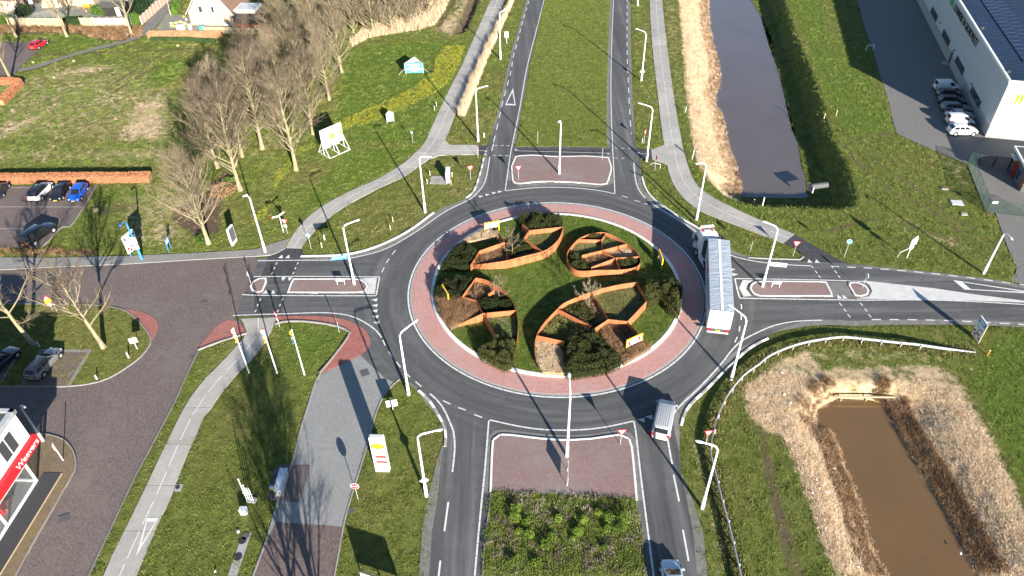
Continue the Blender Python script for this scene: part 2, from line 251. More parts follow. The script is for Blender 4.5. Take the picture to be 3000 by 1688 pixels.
# ------------------------------------------------------------------ mesh helpers
class MB:
    def __init__(s): s.v = []; s.f = []; s.mi = []; s.cur = 0
    def add(s, vs, fs):
        o = len(s.v); s.v += [tuple(p) for p in vs]; s.f += [tuple(i+o for i in f) for f in fs]; s.mi += [s.cur]*len(fs); return s
    def box(s, c, d, rz=0.0, taper=1.0):
        hx, hy, hz = d[0]/2, d[1]/2, d[2]/2; cs, sn = math.cos(rz), math.sin(rz); vs = []
        for z, k in ((-hz, 1.0), (hz, taper)):
            for x, y in ((-hx, -hy), (hx, -hy), (hx, hy), (-hx, hy)):
                vs.append((c[0]+cs*x*k-sn*y*k, c[1]+sn*x*k+cs*y*k, c[2]+z))
        return s.add(vs, [(0, 3, 2, 1), (4, 5, 6, 7), (0, 1, 5, 4), (1, 2, 6, 5), (2, 3, 7, 6), (3, 0, 4, 7)])
    def obox(s, p0, p1, w, h, up=(0, 0, 1)):      # bar from p0 to p1 with rectangular section
        a, b = Vector(p0), Vector(p1); d = (b-a).normalized(); u = Vector(up)
        if abs(d.dot(u)) > 0.99: u = Vector((1, 0, 0))
        r = d.cross(u).normalized()*w/2; u2 = r.cross(d).normalized()*h/2
        vs = [a-r-u2, a+r-u2, a+r+u2, a-r+u2, b-r-u2, b+r-u2, b+r+u2, b-r+u2]
        return s.add(vs, [(3, 2, 1, 0), (4, 5, 6, 7), (0, 1, 5, 4), (1, 2, 6, 5), (2, 3, 7, 6), (3, 0, 4, 7)])
    def tube(s, pts, rad, n=8, cap=True):
        pts = [Vector(p) for p in pts]; rad = list(rad) if hasattr(rad, '__len__') else [rad]*len(pts); vs = []; fs = []
        for i, p in enumerate(pts):
            d = (pts[min(i+1, len(pts)-1)]-pts[max(i-1, 0)]).normalized(); u = Vector((0, 0, 1)) if abs(d.z) < 0.9 else Vector((1, 0, 0))
            a = d.cross(u).normalized(); b = d.cross(a)
            for k in range(n):
                t = 2*math.pi*k/n; vs.append(p+(a*math.cos(t)+b*math.sin(t))*rad[i])
        for i in range(len(pts)-1):
            for k in range(n): fs.append((i*n+k, i*n+(k+1) % n, (i+1)*n+(k+1) % n, (i+1)*n+k))
        if cap: fs.append(tuple(range(n))[::-1]); fs.append(tuple(range((len(pts)-1)*n, len(pts)*n)))
        return s.add(vs, fs)
    def prism(s, poly, z0, z1, bottom=True):
        n = len(poly); vs = [(p[0], p[1], z0) for p in poly]+[(p[0], p[1], z1) for p in poly]
        if sum(poly[i][0]*poly[(i+1) % n][1]-poly[(i+1) % n][0]*poly[i][1] for i in range(n)) < 0: vs = [vs[i] for i in list(range(n))[::-1]]+[vs[n+i] for i in list(range(n))[::-1]]
        fs = [tuple(range(n, 2*n))]+([tuple(range(n))[::-1]] if bottom else [])+[(i, (i+1) % n, n+(i+1) % n, n+i) for i in range(n)]
        return s.add(vs, fs)
    def sheet(s, poly, z): return s.add([(p[0], p[1], z) for p in (poly if area(poly) > 0 else poly[::-1])], [tuple(range(len(poly)))])
    def loft(s, rings, cap=True):
        n = len(rings[0]); vs = [p for r in rings for p in r]; fs = []
        for i in range(len(rings)-1):
            for k in range(n): fs.append((i*n+k, i*n+(k+1) % n, (i+1)*n+(k+1) % n, (i+1)*n+k))
        if cap: fs.append(tuple(range(n))[::-1]); fs.append(tuple(range((len(rings)-1)*n, len(rings)*n)))
        return s.add(vs, fs)
    def quad(s, a, b, c, d): return s.add([a, b, c, d], [(0, 1, 2, 3)])
    def disc(s, c, r, nrm, n=16, thick=0.02):
        d = Vector(nrm).normalized(); c = Vector(c); return s.tube([c-d*thick/2, c+d*thick/2], r, n)
    def build(s, name, mat, parent=None, origin=None, smooth=None, tri=True):
        me = bpy.data.meshes.new(name); v = s.v
        if origin is not None: v = [(p[0]-origin[0], p[1]-origin[1], p[2]-origin[2]) for p in v]
        me.from_pydata(v, [], s.f)
        if tri and any(len(f) > 4 for f in s.f):
            bm = bmesh.new(); bm.from_mesh(me); big = [f for f in bm.faces if len(f.verts) > 4]
            bmesh.ops.triangulate(bm, faces=big, ngon_method='EAR_CLIP'); bm.to_mesh(me); bm.free()
        mats = mat if isinstance(mat, (list, tuple)) else [mat]
        for m in mats: me.materials.append(MAT[m] if isinstance(m, str) else m)
        if len(mats) > 1: me.polygons.foreach_set('material_index', s.mi) if len(me.polygons) == len(s.mi) else None
        if smooth is not None:
            me.polygons.foreach_set('use_smooth', [True]*len(me.polygons)); me.set_sharp_from_angle(angle=R_(smooth))
        me.update(); o = bpy.data.objects.new(name, me); COL.objects.link(o)
        if parent is not None: o.parent = parent
        return o
def area(p): return 0.5*sum(p[i][0]*p[(i+1) % len(p)][1]-p[(i+1) % len(p)][0]*p[i][1] for i in range(len(p)))
def tag(o, label=None, cat=None, group=None, kind=None):
    if label: o['label'] = label
    if cat: o['category'] = cat
    if group: o['group'] = group
    if kind: o['kind'] = kind
    return o
def thing(name, label, cat, loc=(0, 0, 0), rz=0.0, group=None):
    o = bpy.data.objects.new(name, None); COL.objects.link(o); o.location = loc if len(loc) == 3 else (loc[0], loc[1], 0); o.rotation_euler = (0, 0, rz)
    o.empty_display_size = 0.3; return tag(o, label, cat, group)
def copy_tree(o, parent=None):
    c = o.copy(); COL.objects.link(c); c.parent = parent
    for ch in list(o.children): copy_tree(ch, c)
    return c
def struct(name, mb, mat, parent=None, **kw):
    o = mb.build(name, mat, parent, **kw)
    if parent is None: o['kind'] = 'structure'
    return o
def spl(pts, n=6, closed=False):                # Catmull-Rom
    P = [np.array(p, float) for p in pts]; out = []; m = len(P); rng = m if closed else m-1
    for i in range(rng):
        p0 = P[i-1] if (closed or i > 0) else 2*P[0]-P[1]; p1 = P[i]; p2 = P[(i+1) % m]
        p3 = P[(i+2) % m] if (closed or i+2 < m) else 2*P[-1]-P[-2]
        for k in range(n):
            t = k/n; out.append(tuple(0.5*((2*p1)+(-p0+p2)*t+(2*p0-5*p1+4*p2-p3)*t*t+(-p0+3*p1-3*p2+p3)*t**3)))
    if not closed: out.append(tuple(P[-1]))
    return out
def ext(a, b, d):                              # point d metres beyond b on the line a->b
    v = np.array(b, float)-np.array(a, float); v /= np.linalg.norm(v); return tuple(np.array(b)+v*d)
def cum(pts):
    p = np.array(pts, float); d = np.r_[0, np.cumsum(np.hypot(*np.diff(p[:, :2], axis=0).T))]; return p, d
def along(pts, s):
    p, d = cum(pts); s = np.atleast_1d(s); return np.stack([np.interp(s, d, p[:, k]) for k in range(p.shape[1])], 1)
def length(pts): return cum(pts)[1][-1]
def offset(pts, w, closed=False):              # shift polyline to its left by w
    p = np.array(pts, float)[:, :2]
    if closed: t = np.roll(p, -1, 0)-np.roll(p, 1, 0)
    else: t = np.gradient(p, axis=0)
    t /= np.maximum(np.linalg.norm(t, axis=1, keepdims=True), 1e-9); nrm = np.stack([-t[:, 1], t[:, 0]], 1)
    return [tuple(q) for q in p+nrm*w]
def arc(r, a0, a1, n=48, c=(0, 0)): return [(c[0]+r*math.cos(R_(a0+(a1-a0)*i/n)), c[1]+r*math.sin(R_(a0+(a1-a0)*i/n))) for i in range(n+1)]
def inside(poly, X, Y):
    poly = np.array(poly)[:, :2]; c = np.zeros(X.shape, bool); x0, y0 = poly[:, 0], poly[:, 1]; x1, y1 = np.roll(x0, -1), np.roll(y0, -1)
    bb = (X >= x0.min()) & (X <= x0.max()) & (Y >= y0.min()) & (Y <= y0.max())
    xs, ys = X[bb], Y[bb]; cc = np.zeros(xs.shape, bool)
    for a, b, p, q in zip(x0, y0, x1, y1):
        if b == q: continue
        k = ((b > ys) != (q > ys)) & (xs < (p-a)*(ys-b)/(q-b)+a); cc ^= k
    c[bb] = cc; return c
def segdist(poly, X, Y, closed=True):
    poly = np.array(poly)[:, :2]; d = np.full(X.shape, 1e9); n = len(poly)
    for i in range(n if closed else n-1):
        a, b = poly[i], poly[(i+1) % n]; ab = b-a; L = max((ab**2).sum(), 1e-9)
        t = np.clip(((X-a[0])*ab[0]+(Y-a[1])*ab[1])/L, 0, 1); d = np.minimum(d, np.hypot(X-a[0]-t*ab[0], Y-a[1]-t*ab[1]))
    return d
def sstep(x, a, b): t = np.clip((x-a)/(b-a), 0, 1); return t*t*(3-2*t)
_lat = RNG.random((257, 257))
def vnoise(X, Y, sc):                          # value noise 0..1
    x, y = X*sc+1000.3, Y*sc+1000.7; xi, yi = np.floor(x).astype(int), np.floor(y).astype(int); fx, fy = x-xi, y-yi
    fx = fx*fx*(3-2*fx); fy = fy*fy*(3-2*fy); g = lambda a, b: _lat[a % 256, b % 256]
    return (g(xi, yi)*(1-fx)+g(xi+1, yi)*fx)*(1-fy)+(g(xi, yi+1)*(1-fx)+g(xi+1, yi+1)*fx)*fy
def strip(left, right, z, mb=None):            # sheet between two polylines of equal count
    mb = mb or MB(); n = len(left); mb.add([(p[0], p[1], z) for p in left]+[(p[0], p[1], z) for p in right], [(i, n+i, n+i+1, i+1) for i in range(n-1)]); return mb
def kerb_run(name, line, w, z0, z1, mat, parent=None, seg=1.0, gap=0.012, side=1, label=None, limit=300):   # kerb stones one by one along a polyline
    L = length(line); n = max(1, int(round(L/seg))); out = []
    for i in range(n):
        s0, s1 = i*L/n+gap/2, (i+1)*L/n-gap/2; m = max(2, int((s1-s0)/0.6)+1)
        a = along(line, np.linspace(s0, s1, m)); 
        t = np.gradient(a, axis=0); t /= np.maximum(np.linalg.norm(t, axis=1, keepdims=True), 1e-9); nn = np.stack([-t[:, 1], t[:, 0]], 1)*side
        b = a+nn*w; mb = MB(); dz = random.uniform(-.004, .004)
        e = min(0.02, w/5)
        rings = [[(p[0], p[1], z0), (p[0], p[1], z1-e+dz), (p[0]+k[0]*e, p[1]+k[1]*e, z1+dz), (q[0]-k[0]*e, q[1]-k[1]*e, z1+dz), (q[0], q[1], z1-e+dz), (q[0], q[1], z0)] for p, q, k in zip(a, b, nn)]
        mb.loft(rings); o = mb.build('kerb_stone', mat, parent, tri=False); out.append(o)
    return out
QUADS = {}
def dash_line(parent, line, w, dash, gap, z, mat='road_white', s0=0.0, name='lane_line'):
    L = length(line); s = s0
    if mat not in QUADS:
        me = bpy.data.meshes.new('dash'); me.from_pydata([(-.5, -.5, 0), (.5, -.5, 0), (.5, .5, 0), (-.5, .5, 0)], [], [(0, 1, 2, 3)]); me.materials.append(MAT[mat]); QUADS[mat] = me
    while s < L-0.15:
        e = min(s+dash, L); a, b = along(line, [s, e]); o = bpy.data.objects.new(name, QUADS[mat]); COL.objects.link(o); o.parent = parent
        o.location = ((a[0]+b[0])/2, (a[1]+b[1])/2, z); o.rotation_euler = (0, 0, math.atan2(b[1]-a[1], b[0]-a[0])); o.scale = (math.dist(a[:2], b[:2]), w, 1); s += dash+gap
def text(body, size, mat, parent, loc, rot, name='lettering', ext_=0.004, ax='CENTER', sx=1.0):
    cu = bpy.data.curves.new(name, 'FONT'); cu.body = body; cu.size = size; cu.align_x = ax; cu.align_y = 'CENTER'; cu.extrude = ext_; cu.resolution_u = 3
    tmp = bpy.data.objects.new('tmp_text', cu); COL.objects.link(tmp); bpy.context.view_layer.update(); me = bpy.data.meshes.new_from_object(tmp.evaluated_get(bpy.context.evaluated_depsgraph_get())); bpy.data.objects.remove(tmp)
    me.materials.clear(); me.materials.append(MAT[mat]); o = bpy.data.objects.new(name, me); COL.objects.link(o); o.parent = parent; o.location = loc; o.rotation_euler = rot; o.scale = (sx, 1, 1); return o
def flatpoly(mb, pts2, fr, off=0.0):            # 2-D outline on a board frame fr=(origin, xdir, ydir, normal)
    o, x, y, n = fr; mb.add([tuple(o+x*p[0]+y*p[1]+n*off) for p in pts2], [tuple(range(len(pts2)))]); return mb
def frame(origin, a, up=(0, 0, 1)):             # board frame: a = heading of the face normal (radians)
    n = Vector((math.cos(a), math.sin(a), 0)); y = Vector(up); x = y.cross(n); return (Vector(origin), x, y, n)
def circ2(r, n=20, cx=0, cy=0): return [(cx+r*math.cos(2*math.pi*k/n), cy+r*math.sin(2*math.pi*k/n)) for k in range(n)]
# ---- scattered vegetation: one object per patch, tufts set on points
def tuft(name, mat, nb, h, spread, w, lean=0.5, seed=1, head=None, headmat=None, hr=0.05):
    r = random.Random(seed); mb = MB()
    for i in range(nb):
        a = r.uniform(0, 6.283); d = spread*math.sqrt(r.random()); x, y = d*math.cos(a), d*math.sin(a); hh = h*r.uniform(.45, 1.0); b = r.uniform(0, 6.283); ln = hh*lean*r.uniform(.2, 1)
        la = r.uniform(0, 6.283); wx, wy = math.cos(b)*w/2, math.sin(b)*w/2
        mb.add([(x-wx, y-wy, 0), (x+wx, y+wy, 0), (x+wx*.6+ln*.35*math.cos(la), y+wy*.6+ln*.35*math.sin(la), hh*.6), (x-wx*.6+ln*.35*math.cos(la), y-wy*.6+ln*.35*math.sin(la), hh*.6), (x+ln*math.cos(la), y+ln*math.sin(la), hh)], [(0, 1, 2, 3), (3, 2, 4)])
        if head and r.random() < head:
            mb.cur = 1; c = (x+ln*math.cos(la), y+ln*math.sin(la), hh*1.02); mb.add([(c[0]-hr, c[1], c[2]-hr*.4), (c[0], c[1]-hr, c[2]+hr*.4), (c[0]+hr, c[1], c[2]), (c[0], c[1]+hr, c[2]+hr*.3)], [(0, 1, 2, 3)]); mb.cur = 0
    me = bpy.data.meshes.new(name); me.from_pydata(mb.v, [], mb.f); me.materials.append(MAT[mat])
    if headmat: me.materials.append(MAT[headmat])
    me.polygons.foreach_set('material_index', mb.mi); o = bpy.data.objects.new(name, me); return o
_gn = {}
def gn_group(protos, key):
    if key in _gn: return _gn[key]
    c = bpy.data.collections.new('source_'+key)
    for p in protos: c.objects.link(p)
    g = bpy.data.node_groups.new('scatter_'+key, 'GeometryNodeTree')
    g.interface.new_socket('Geometry', in_out='INPUT', socket_type='NodeSocketGeometry'); g.interface.new_socket('Geometry', in_out='OUTPUT', socket_type='NodeSocketGeometry')
    N = g.nodes; i = N.new('NodeGroupInput'); o = N.new('NodeGroupOutput'); ci = N.new('GeometryNodeCollectionInfo'); ci.inputs['Collection'].default_value = c
    ci.inputs['Separate Children'].default_value = True; ci.inputs['Reset Children'].default_value = True
    iop = N.new('GeometryNodeInstanceOnPoints'); iop.inputs['Pick Instance'].default_value = True
    na = N.new('GeometryNodeInputNamedAttribute'); na.data_type = 'FLOAT'; na.inputs[0].default_value = 'scl'
    nb = N.new('GeometryNodeInputNamedAttribute'); nb.data_type = 'FLOAT'; nb.inputs[0].default_value = 'rot'
    cx = N.new('ShaderNodeCombineXYZ'); g.links.new(nb.outputs[0], cx.inputs[2]); er = N.new('FunctionNodeEulerToRotation'); g.links.new(cx.outputs[0], er.inputs[0])
    g.links.new(i.outputs[0], iop.inputs['Points']); g.links.new(ci.outputs[0], iop.inputs['Instance']); g.links.new(er.outputs[0], iop.inputs['Rotation']); g.links.new(na.outputs[0], iop.inputs['Scale'])
    g.links.new(iop.outputs[0], o.inputs[0]); _gn[key] = g; return g
def scatter(name, P, S, protos, key, label, cat, parent=None, origin=None):
    me = bpy.data.meshes.new(name); P = np.asarray(P, float)
    if origin is not None: P = P-np.array(origin)
    me.vertices.add(len(P)); me.vertices.foreach_set('co', P.ravel()); a = me.attributes.new('scl', 'FLOAT', 'POINT'); a.data.foreach_set('value', np.asarray(S, float))
    b = me.attributes.new('rot', 'FLOAT', 'POINT'); b.data.foreach_set('value', RNG.random(len(P))*6.283); me.update()
    o = bpy.data.objects.new(name, me); COL.objects.link(o); md = o.modifiers.new('scatter', 'NODES'); md.node_group = gn_group(protos, key)
    if parent: o.parent = parent; o['kind'] = 'stuff'
    else: tag(o, label, cat, kind='stuff')
    return o
def rand_in(poly, dens, margin=0.0):
    p = np.array(poly); x0, y0 = p.min(0)[:2]; x1, y1 = p.max(0)[:2]; n = int((x1-x0)*(y1-y0)*dens)
    X = RNG.uniform(x0, x1, n); Y = RNG.uniform(y0, y1, n); k = inside(poly, X, Y); X, Y = X[k], Y[k]
    if margin > 0 and len(X): d = segdist(poly, X, Y) > margin; X, Y = X[d], Y[d]
    return X, Y
def leaf_mass(n, size, shape, seed=1, mb=None, up=0.3):   # small leaf faces; shape(r)-> (x,y,z)
    rr = np.random.default_rng(seed); P = shape(rr, n); m = len(P)
    A = rr.normal(size=(m, 3)); A /= np.linalg.norm(A, axis=1, keepdims=True); B = rr.normal(size=(m, 3)); B = np.cross(A, B); B /= np.linalg.norm(B, axis=1, keepdims=True)
    s = size*rr.uniform(.5, 1.2, (m, 1)); A[:, 2] += up; v = np.stack([P-A*s*.6, P+B*s*.35, P+A*s*.7, P-B*s*.35], 1).reshape(-1, 3)
    mb = mb or MB(); o = len(mb.v); mb.v += [tuple(q) for q in v]; mb.f += [(o+4*i, o+4*i+1, o+4*i+2, o+4*i+3) for i in range(m)]; mb.mi += [mb.cur]*m; return mb
# ------------------------------------------------------------------ outlines of the place
def far(line, d): return ext(line[-2], line[-1], d)
# carriageway, traced round its outside edge
nw_edge = spl(M(('b2', [(450, 1140), (880, 1125), (1180, 1055), (1440, 940), (1620, 830), (1850, 660), (2050, 575), (2150, 510), (2200, 440), (2260, 250), (2290, 110), (2330, 20)])), 4)
nl_left = M(('a2', [(2340, 1449), (2440, 1080), (2500, 800)]), ('a3', [(0, 490), (50, 330), (95, 170), (140, 0)])); nl_left.append(far(nl_left, 260))
nl_right = M(('a3', [(45, 1449), (70, 1280), (130, 960), (190, 600), (280, 230), (335, 0)])); nl_right.append(far(nl_right, 260))
nr_left = M(('a3', [(955, 1449), (950, 1000), (965, 500), (985, 0)])); nr_left.append(far(nr_left, 260))
nr_right = M(('a3', [(1240, 1449), (1215, 1000), (1197, 500), (1190, 0)])); nr_right.append(far(nr_right, 260))
ne_edge = spl(M(('b3', [(1250, 45), (1290, 160), (1300, 330), (1340, 460), (1430, 570), (1600, 690), (1720, 770), (1880, 860), (2040, 985), (2200, 1065), (2320, 1110), (2450, 1150), (2575, 1165)])), 4)
e_north = M(('b4', [(370, 1180), (810, 1205), (1000, 1225), (1500, 1275), (2000, 1330), (2300, 1368), (2575, 1425)])); e_north.append(far(e_north, 14))
e_south = M(('c4', [(0, 480), (60, 455), (200, 420), (400, 385), (600, 372), (900, 385), (1300, 372), (2000, 372), (2575, 395)])); e_south.append(far(e_south, 30))
se_edge = spl(M(('d3', [(1690, 250), (1685, 0)]), ('c3', [(1700, 1330), (1750, 1210), (1840, 1110), (1940, 1020), (2110, 850), (2230, 740), (2330, 640), (2450, 560), (2575, 500)])), 4)
s_right = M(('d3', [(1860, 1449), (1820, 1000), (1760, 700), (1700, 420)])); s_right = [ext(s_right[1], s_right[0], 60)]+s_right
s_left = M(('d2', [(1890, 100), (1860, 300), (1830, 650), (1770, 1000), (1740, 1449)])); s_left.append(far(s_left, 60))
sw_edge = spl(M(('c2', [(1500, 912), (1580, 975), (1650, 1020), (1740, 1100), (1800, 1200), (1850, 1300), (1890, 1400)])), 4)
red_outer = spl(M(('c2', [(1050, 680), (1140, 590), (1145, 520), (1100, 430), (1000, 360), (870, 315), (700, 290), (500, 280), (200, 288)])), 4)
brick_join = M(('f', [(592, 798), (612, 745), (628, 700), (652, 652)]))
asphalt_poly = (nw_edge+nl_left+nr_right[::-1]+ne_edge+e_north+e_south[::-1]+se_edge[::-1]+s_right[::-1]+s_left[::-1]+sw_edge[::-1]
                + M(('c2', [(1380, 950), (1290, 900)]))+red_outer+M(('c2', [(0, 292)]))+brick_join+M(('b2', [(0, 1150)])))
# brick street on the left
walk_bot = M(('b1', [(-400, 1280), (0, 1265), (600, 1235), (1300, 1205), (2000, 1160), (2575, 1128)]), ('b2', [(180, 1112), (290, 1050)])); walk_top = M(('b1', [(-400, 1150), (0, 1145), (530, 1150), (1300, 1130), (1900, 1105), (2575, 1065)]), ('b2', [(150, 1010), (335, 955)]))
br_right = M(('c1', [(2480, 450), (2260, 520), (1990, 625), (1880, 850), (1750, 1150), (1600, 1430)]), ('d1', [(1350, 450), (1100, 980), (880, 1449)])); br_right.append(far(br_right, 40))
brick_poly = walk_bot[:-2]+M(('b2', [(0, 1150)]))+brick_join[::-1]+M(('c1', [(2345, 305), (2420, 330)]))+br_right+[(br_right[-1][0]-60, br_right[-1][1]), (-160, br_right[-1][1]), (-160, walk_bot[0][1])]
# service road
sv_left = M(('c2', [(650, 870), (600, 960), (550, 1130), (450, 1449)]), ('d2', [(380, 300), (230, 700), (130, 1050), (0, 1400)])); sv_left.append(far(sv_left, 40))
sv_right = M(('c2', [(1440, 915), (1340, 1000), (1280, 1080), (1220, 1200), (1180, 1330), (1150, 1449)]), ('d2', [(1070, 270), (960, 620), (880, 900), (780, 1449)])); sv_right.append(far(sv_right, 40))
service_poly = M(('c2', [(1050, 680), (1290, 900), (1400, 945)]))+sv_right+sv_left[::-1]
red_patch = red_outer+M(('c2', [(190, 362), (250, 342), (400, 330), (650, 350), (850, 390), (930, 430), (950, 470), (650, 862)]))
red_inner = spl(M(('c2', [(190, 362), (250, 342), (400, 330), (650, 350), (850, 390), (925, 430), (948, 475), (800, 680), (650, 862)])), 3)
red_tri = M(('c1', [(1990, 612), (2060, 520), (2160, 400), (2230, 345), (2300, 322), (2360, 330), (2420, 370), (2480, 448), (2230, 530)]))
# cycle paths (left edge, right edge)
nwp_l = spl(M(('b2', [(300, 1050), (345, 960), (420, 850), (520, 740), (650, 640), (800, 550), (1000, 450), (1200, 365), (1400, 250), (1500, 185), (1600, 90), (1690, 0)]), ('a2', [(1780, 1250), (1870, 1060), (1960, 870), (2060, 680), (2150, 480), (2240, 270), (2330, 70), (2365, 0)])), 4)
nwp_r = spl(M(('b2', [(452, 1055), (500, 980), (560, 910), (640, 830), (720, 755), (850, 660), (1000, 570), (1130, 500), (1290, 420), (1450, 350), (1550, 290), (1650, 215), (1780, 120)]), ('a2', [(1905, 1400), (1990, 1190), (2040, 1070), (2150, 850), (2230, 670), (2310, 480), (2400, 260), (2470, 80), (2500, 0)])), 4)
nw_branch = M(('b2', [(1760, 150), (1840, 118), (1950, 112), (2240, 108), (2240, 12), (1950, 10)]), ('a2', [(1900, 1412)]))
nw_branch_new = M(('b2', [(2240, 108), (2290, 112), (2335, 15), (2240, 12)]))
nwp_start = M(('b2', [(300, 1050), (452, 1055), (480, 1085), (450, 1140), (100, 1150), (180, 1112)]))
ep_l = spl(M(('a3', [(1385, 0), (1400, 330), (1430, 650), (1460, 900), (1500, 1260), (1530, 1449)]), ('b3', [(1560, 210), (1580, 290), (1620, 400), (1700, 520), (1800, 610), (1900, 680), (2050, 740), (2300, 835), (2575, 940)]), ('b4', [(160, 1000)])), 4)
ep_r = spl(M(('a3', [(1510, 0), (1540, 300), (1590, 700), (1640, 1050), (1712, 1449)]), ('b3', [(1740, 120), (1790, 280), (1850, 400), (1960, 500), (2100, 580), (2300, 680), (2575, 800)]), ('b4', [(270, 910)])), 4)
ep_new = M(('b4', [(160, 1000), (290, 1060), (345, 1120), (370, 1182), (815, 1207), (700, 1160), (560, 1080), (400, 990), (270, 910)]))
e_branch = M(('b3', [(1400, 60), (1530, 10), (1560, 212), (1410, 152)])); e_branch_new = M(('b3', [(1250, 42), (1400, 60), (1410, 152), (1290, 160)]))
swp_l = spl(M(('c1', [(2425, 310), (2480, 450), (2400, 560), (2230, 750), (2050, 930), (1900, 1130), (1820, 1270), (1730, 1449)]), ('d1', [(1600, 270), (1450, 590), (1300, 900), (1150, 1200), (1040, 1449)])), 4)
swp_r = spl(M(('c2', [(200, 295), (180, 380), (130, 480), (0, 670)]), ('c1', [(2430, 820), (2330, 930), (2210, 1080), (2120, 1215), (2040, 1310), (1990, 1449)]), ('d1', [(1940, 90), (1830, 360), (1700, 700), (1600, 900), (1480, 1190), (1370, 1449)])), 4)
for _l in (swp_l, swp_r): _l.append(far(_l, 25))
for _l in (nwp_l, nwp_r): _l.append(far(_l, 150))
for _l in (ep_l, ep_r): _l.insert(0, ext(_l[1], _l[0], 150))
# parking place, car park corners, yard
lot_poly = M(('b1', [(-600, 425), (935, 425), (975, 418), (840, 640), (715, 830), (610, 838), (505, 960), (400, 1045), (-600, 1048)]))
court_poly = M(('a1', [(-400, 420), (490, 425), (330, 560), (185, 700), (110, 790), (-400, 800)])); garden_path_r = M(('a1', [(185, 728), (370, 690), (700, 575), (1000, 495), (1300, 425), (1480, 350), (1560, 280), (1690, 130), (1720, 0)])); garden_path_l = M(('a1', [(185, 700), (360, 655), (680, 560), (980, 470), (1270, 405), (1420, 340), (1480, 200), (1640, 60), (1700, 0)]))
yard_edge = M(('a4', [(900, 0), (960, 250), (1050, 500), (1110, 720), (1160, 860), (1220, 1050), (1250, 1200), (1290, 1340), (1400, 1400), (1500, 1440)]), ('b4', [(1660, 60), (2000, 205), (2030, 290), (2120, 500), (2195, 690), (2290, 700), (2370, 930), (2440, 1120), (2500, 1250), (2490, 1300), (2440, 1372)]))
yard_edge = [ext(yard_edge[1], yard_edge[0], 120)]+yard_edge
yard_poly = yard_edge+[e_north[-2], (180, yard_edge[-1][1]), (180, yard_edge[0][1])]
# ditches (water outline at its level) and the tops of their banks
WZ = -2.9
canal = M(('b4', [(0, 545), (250, 545), (400, 540), (385, 480), (370, 330), (330, 200), (300, 0)]), ('a4', [(240, 1300), (180, 1050), (130, 830), (60, 600), (0, 430)]), ('a3', [(2500, 170), (2400, 0)]), z=WZ)
canal_l = M(('a3', [(1970, 0), (1980, 250), (2030, 480), (2085, 680), (2090, 850), (2035, 960), (2050, 1080), (2110, 1150), (2170, 1449)]), ('b3', [(2240, 200), (2280, 350), (2295, 460), (2310, 525), (2575, 545)]), z=WZ)
canal = canal+[far(canal, 260)]+[ext(canal_l[1], canal_l[0], 260)]+canal_l[:-1]
canal_top = M(('a3', [(1655, 0), (1700, 400), (1735, 800), (1800, 1400)]), ('b3', [(1880, 220), (2020, 420), (2160, 545), (2330, 610), (2575, 640)]), ('b4', [(400, 650), (720, 665), (850, 640), (930, 600), (880, 400), (800, 170), (700, 0)]), ('a4', [(620, 1250), (540, 950), (400, 600), (290, 340), (180, 0)]))
canal_top = [ext(canal_top[1], canal_top[0], 260)]+canal_top+[far(canal_top, 260)]
PZ = -1.5
pond = M(('c4', [(700, 1115), (620, 1150), (500, 1225), (470, 1330), (520, 1420)]), ('d4', [(640, 0), (730, 200), (800, 400), (900, 620), (960, 800), (1000, 980), (1060, 1180), (1200, 1440)]), z=PZ)
pond_r = M(('c4', [(1030, 1125), (1160, 1175), (1250, 1330), (1300, 1449)]), ('d4', [(1480, 310), (1600, 480), (1700, 680), (1840, 930), (2000, 1240), (2120, 1449)]), z=PZ)
pond = pond+[far(pond, 40)]+[far(pond_r, 40)]+pond_r[::-1]
pond_top = M(('c4', [(690, 960), (400, 1040), (230, 1230)]), ('d4', [(240, 0), (330, 300), (480, 700), (620, 1150), (720, 1449)])); _pt = M(('c4', [(1300, 950), (1650, 960), (1900, 1150)]), ('d4', [(1900, 0), (2150, 400), (2400, 800), (2600, 1150), (2800, 1449)]))
pond_top = pond_top+[far(pond_top, 40)]+[far(_pt, 40)]+_pt[::-1]
ditch = M(('a2', [(1965, 355), (2110, 330), (2190, 150), (2250, 0), (2130, 0), (2060, 170)])); 
ditch = ditch[:3]+[ditch[3], ext(ditch[2], ditch[3], 120), ext(ditch[5], ditch[4], 120), ditch[4], ditch[5]]
# ------------------------------------------------------------------ terrain sheet
HARD = [asphalt_poly, brick_poly, service_poly, red_patch, red_tri, walk_bot+walk_top[::-1], nwp_l+nwp_r[::-1], nw_branch, nw_branch_new, nwp_start, ep_l+ep_r[::-1], ep_new, e_branch, e_branch_new, swp_l+swp_r[::-1], lot_poly, court_poly, garden_path_l+garden_path_r[::-1], yard_poly]
def axis(lo, hi, st, end):
    a = list(np.arange(lo, hi+1e-6, st)); s = st
    while a[-1] < end: s *= 1.5; a.append(a[-1]+s)
    s = st
    while a[0] > -end: s *= 1.5; a.insert(0, a[0]-s)
    return np.array(a)
xs, ys = axis(-132, 118, 0.5, 4000), axis(-48, 118, 0.5, 4000)
GX, GY = np.meshgrid(xs, ys, indexing='ij')
hard = np.zeros(GX.shape, bool)
for p in HARD: hard |= inside(p, GX, GY)
hard |= np.hypot(GX, GY) < 22
GZ = 0.05*(vnoise(GX, GY, 0.35)-0.45)+0.05*(vnoise(GX, GY, 1.1)-0.5)
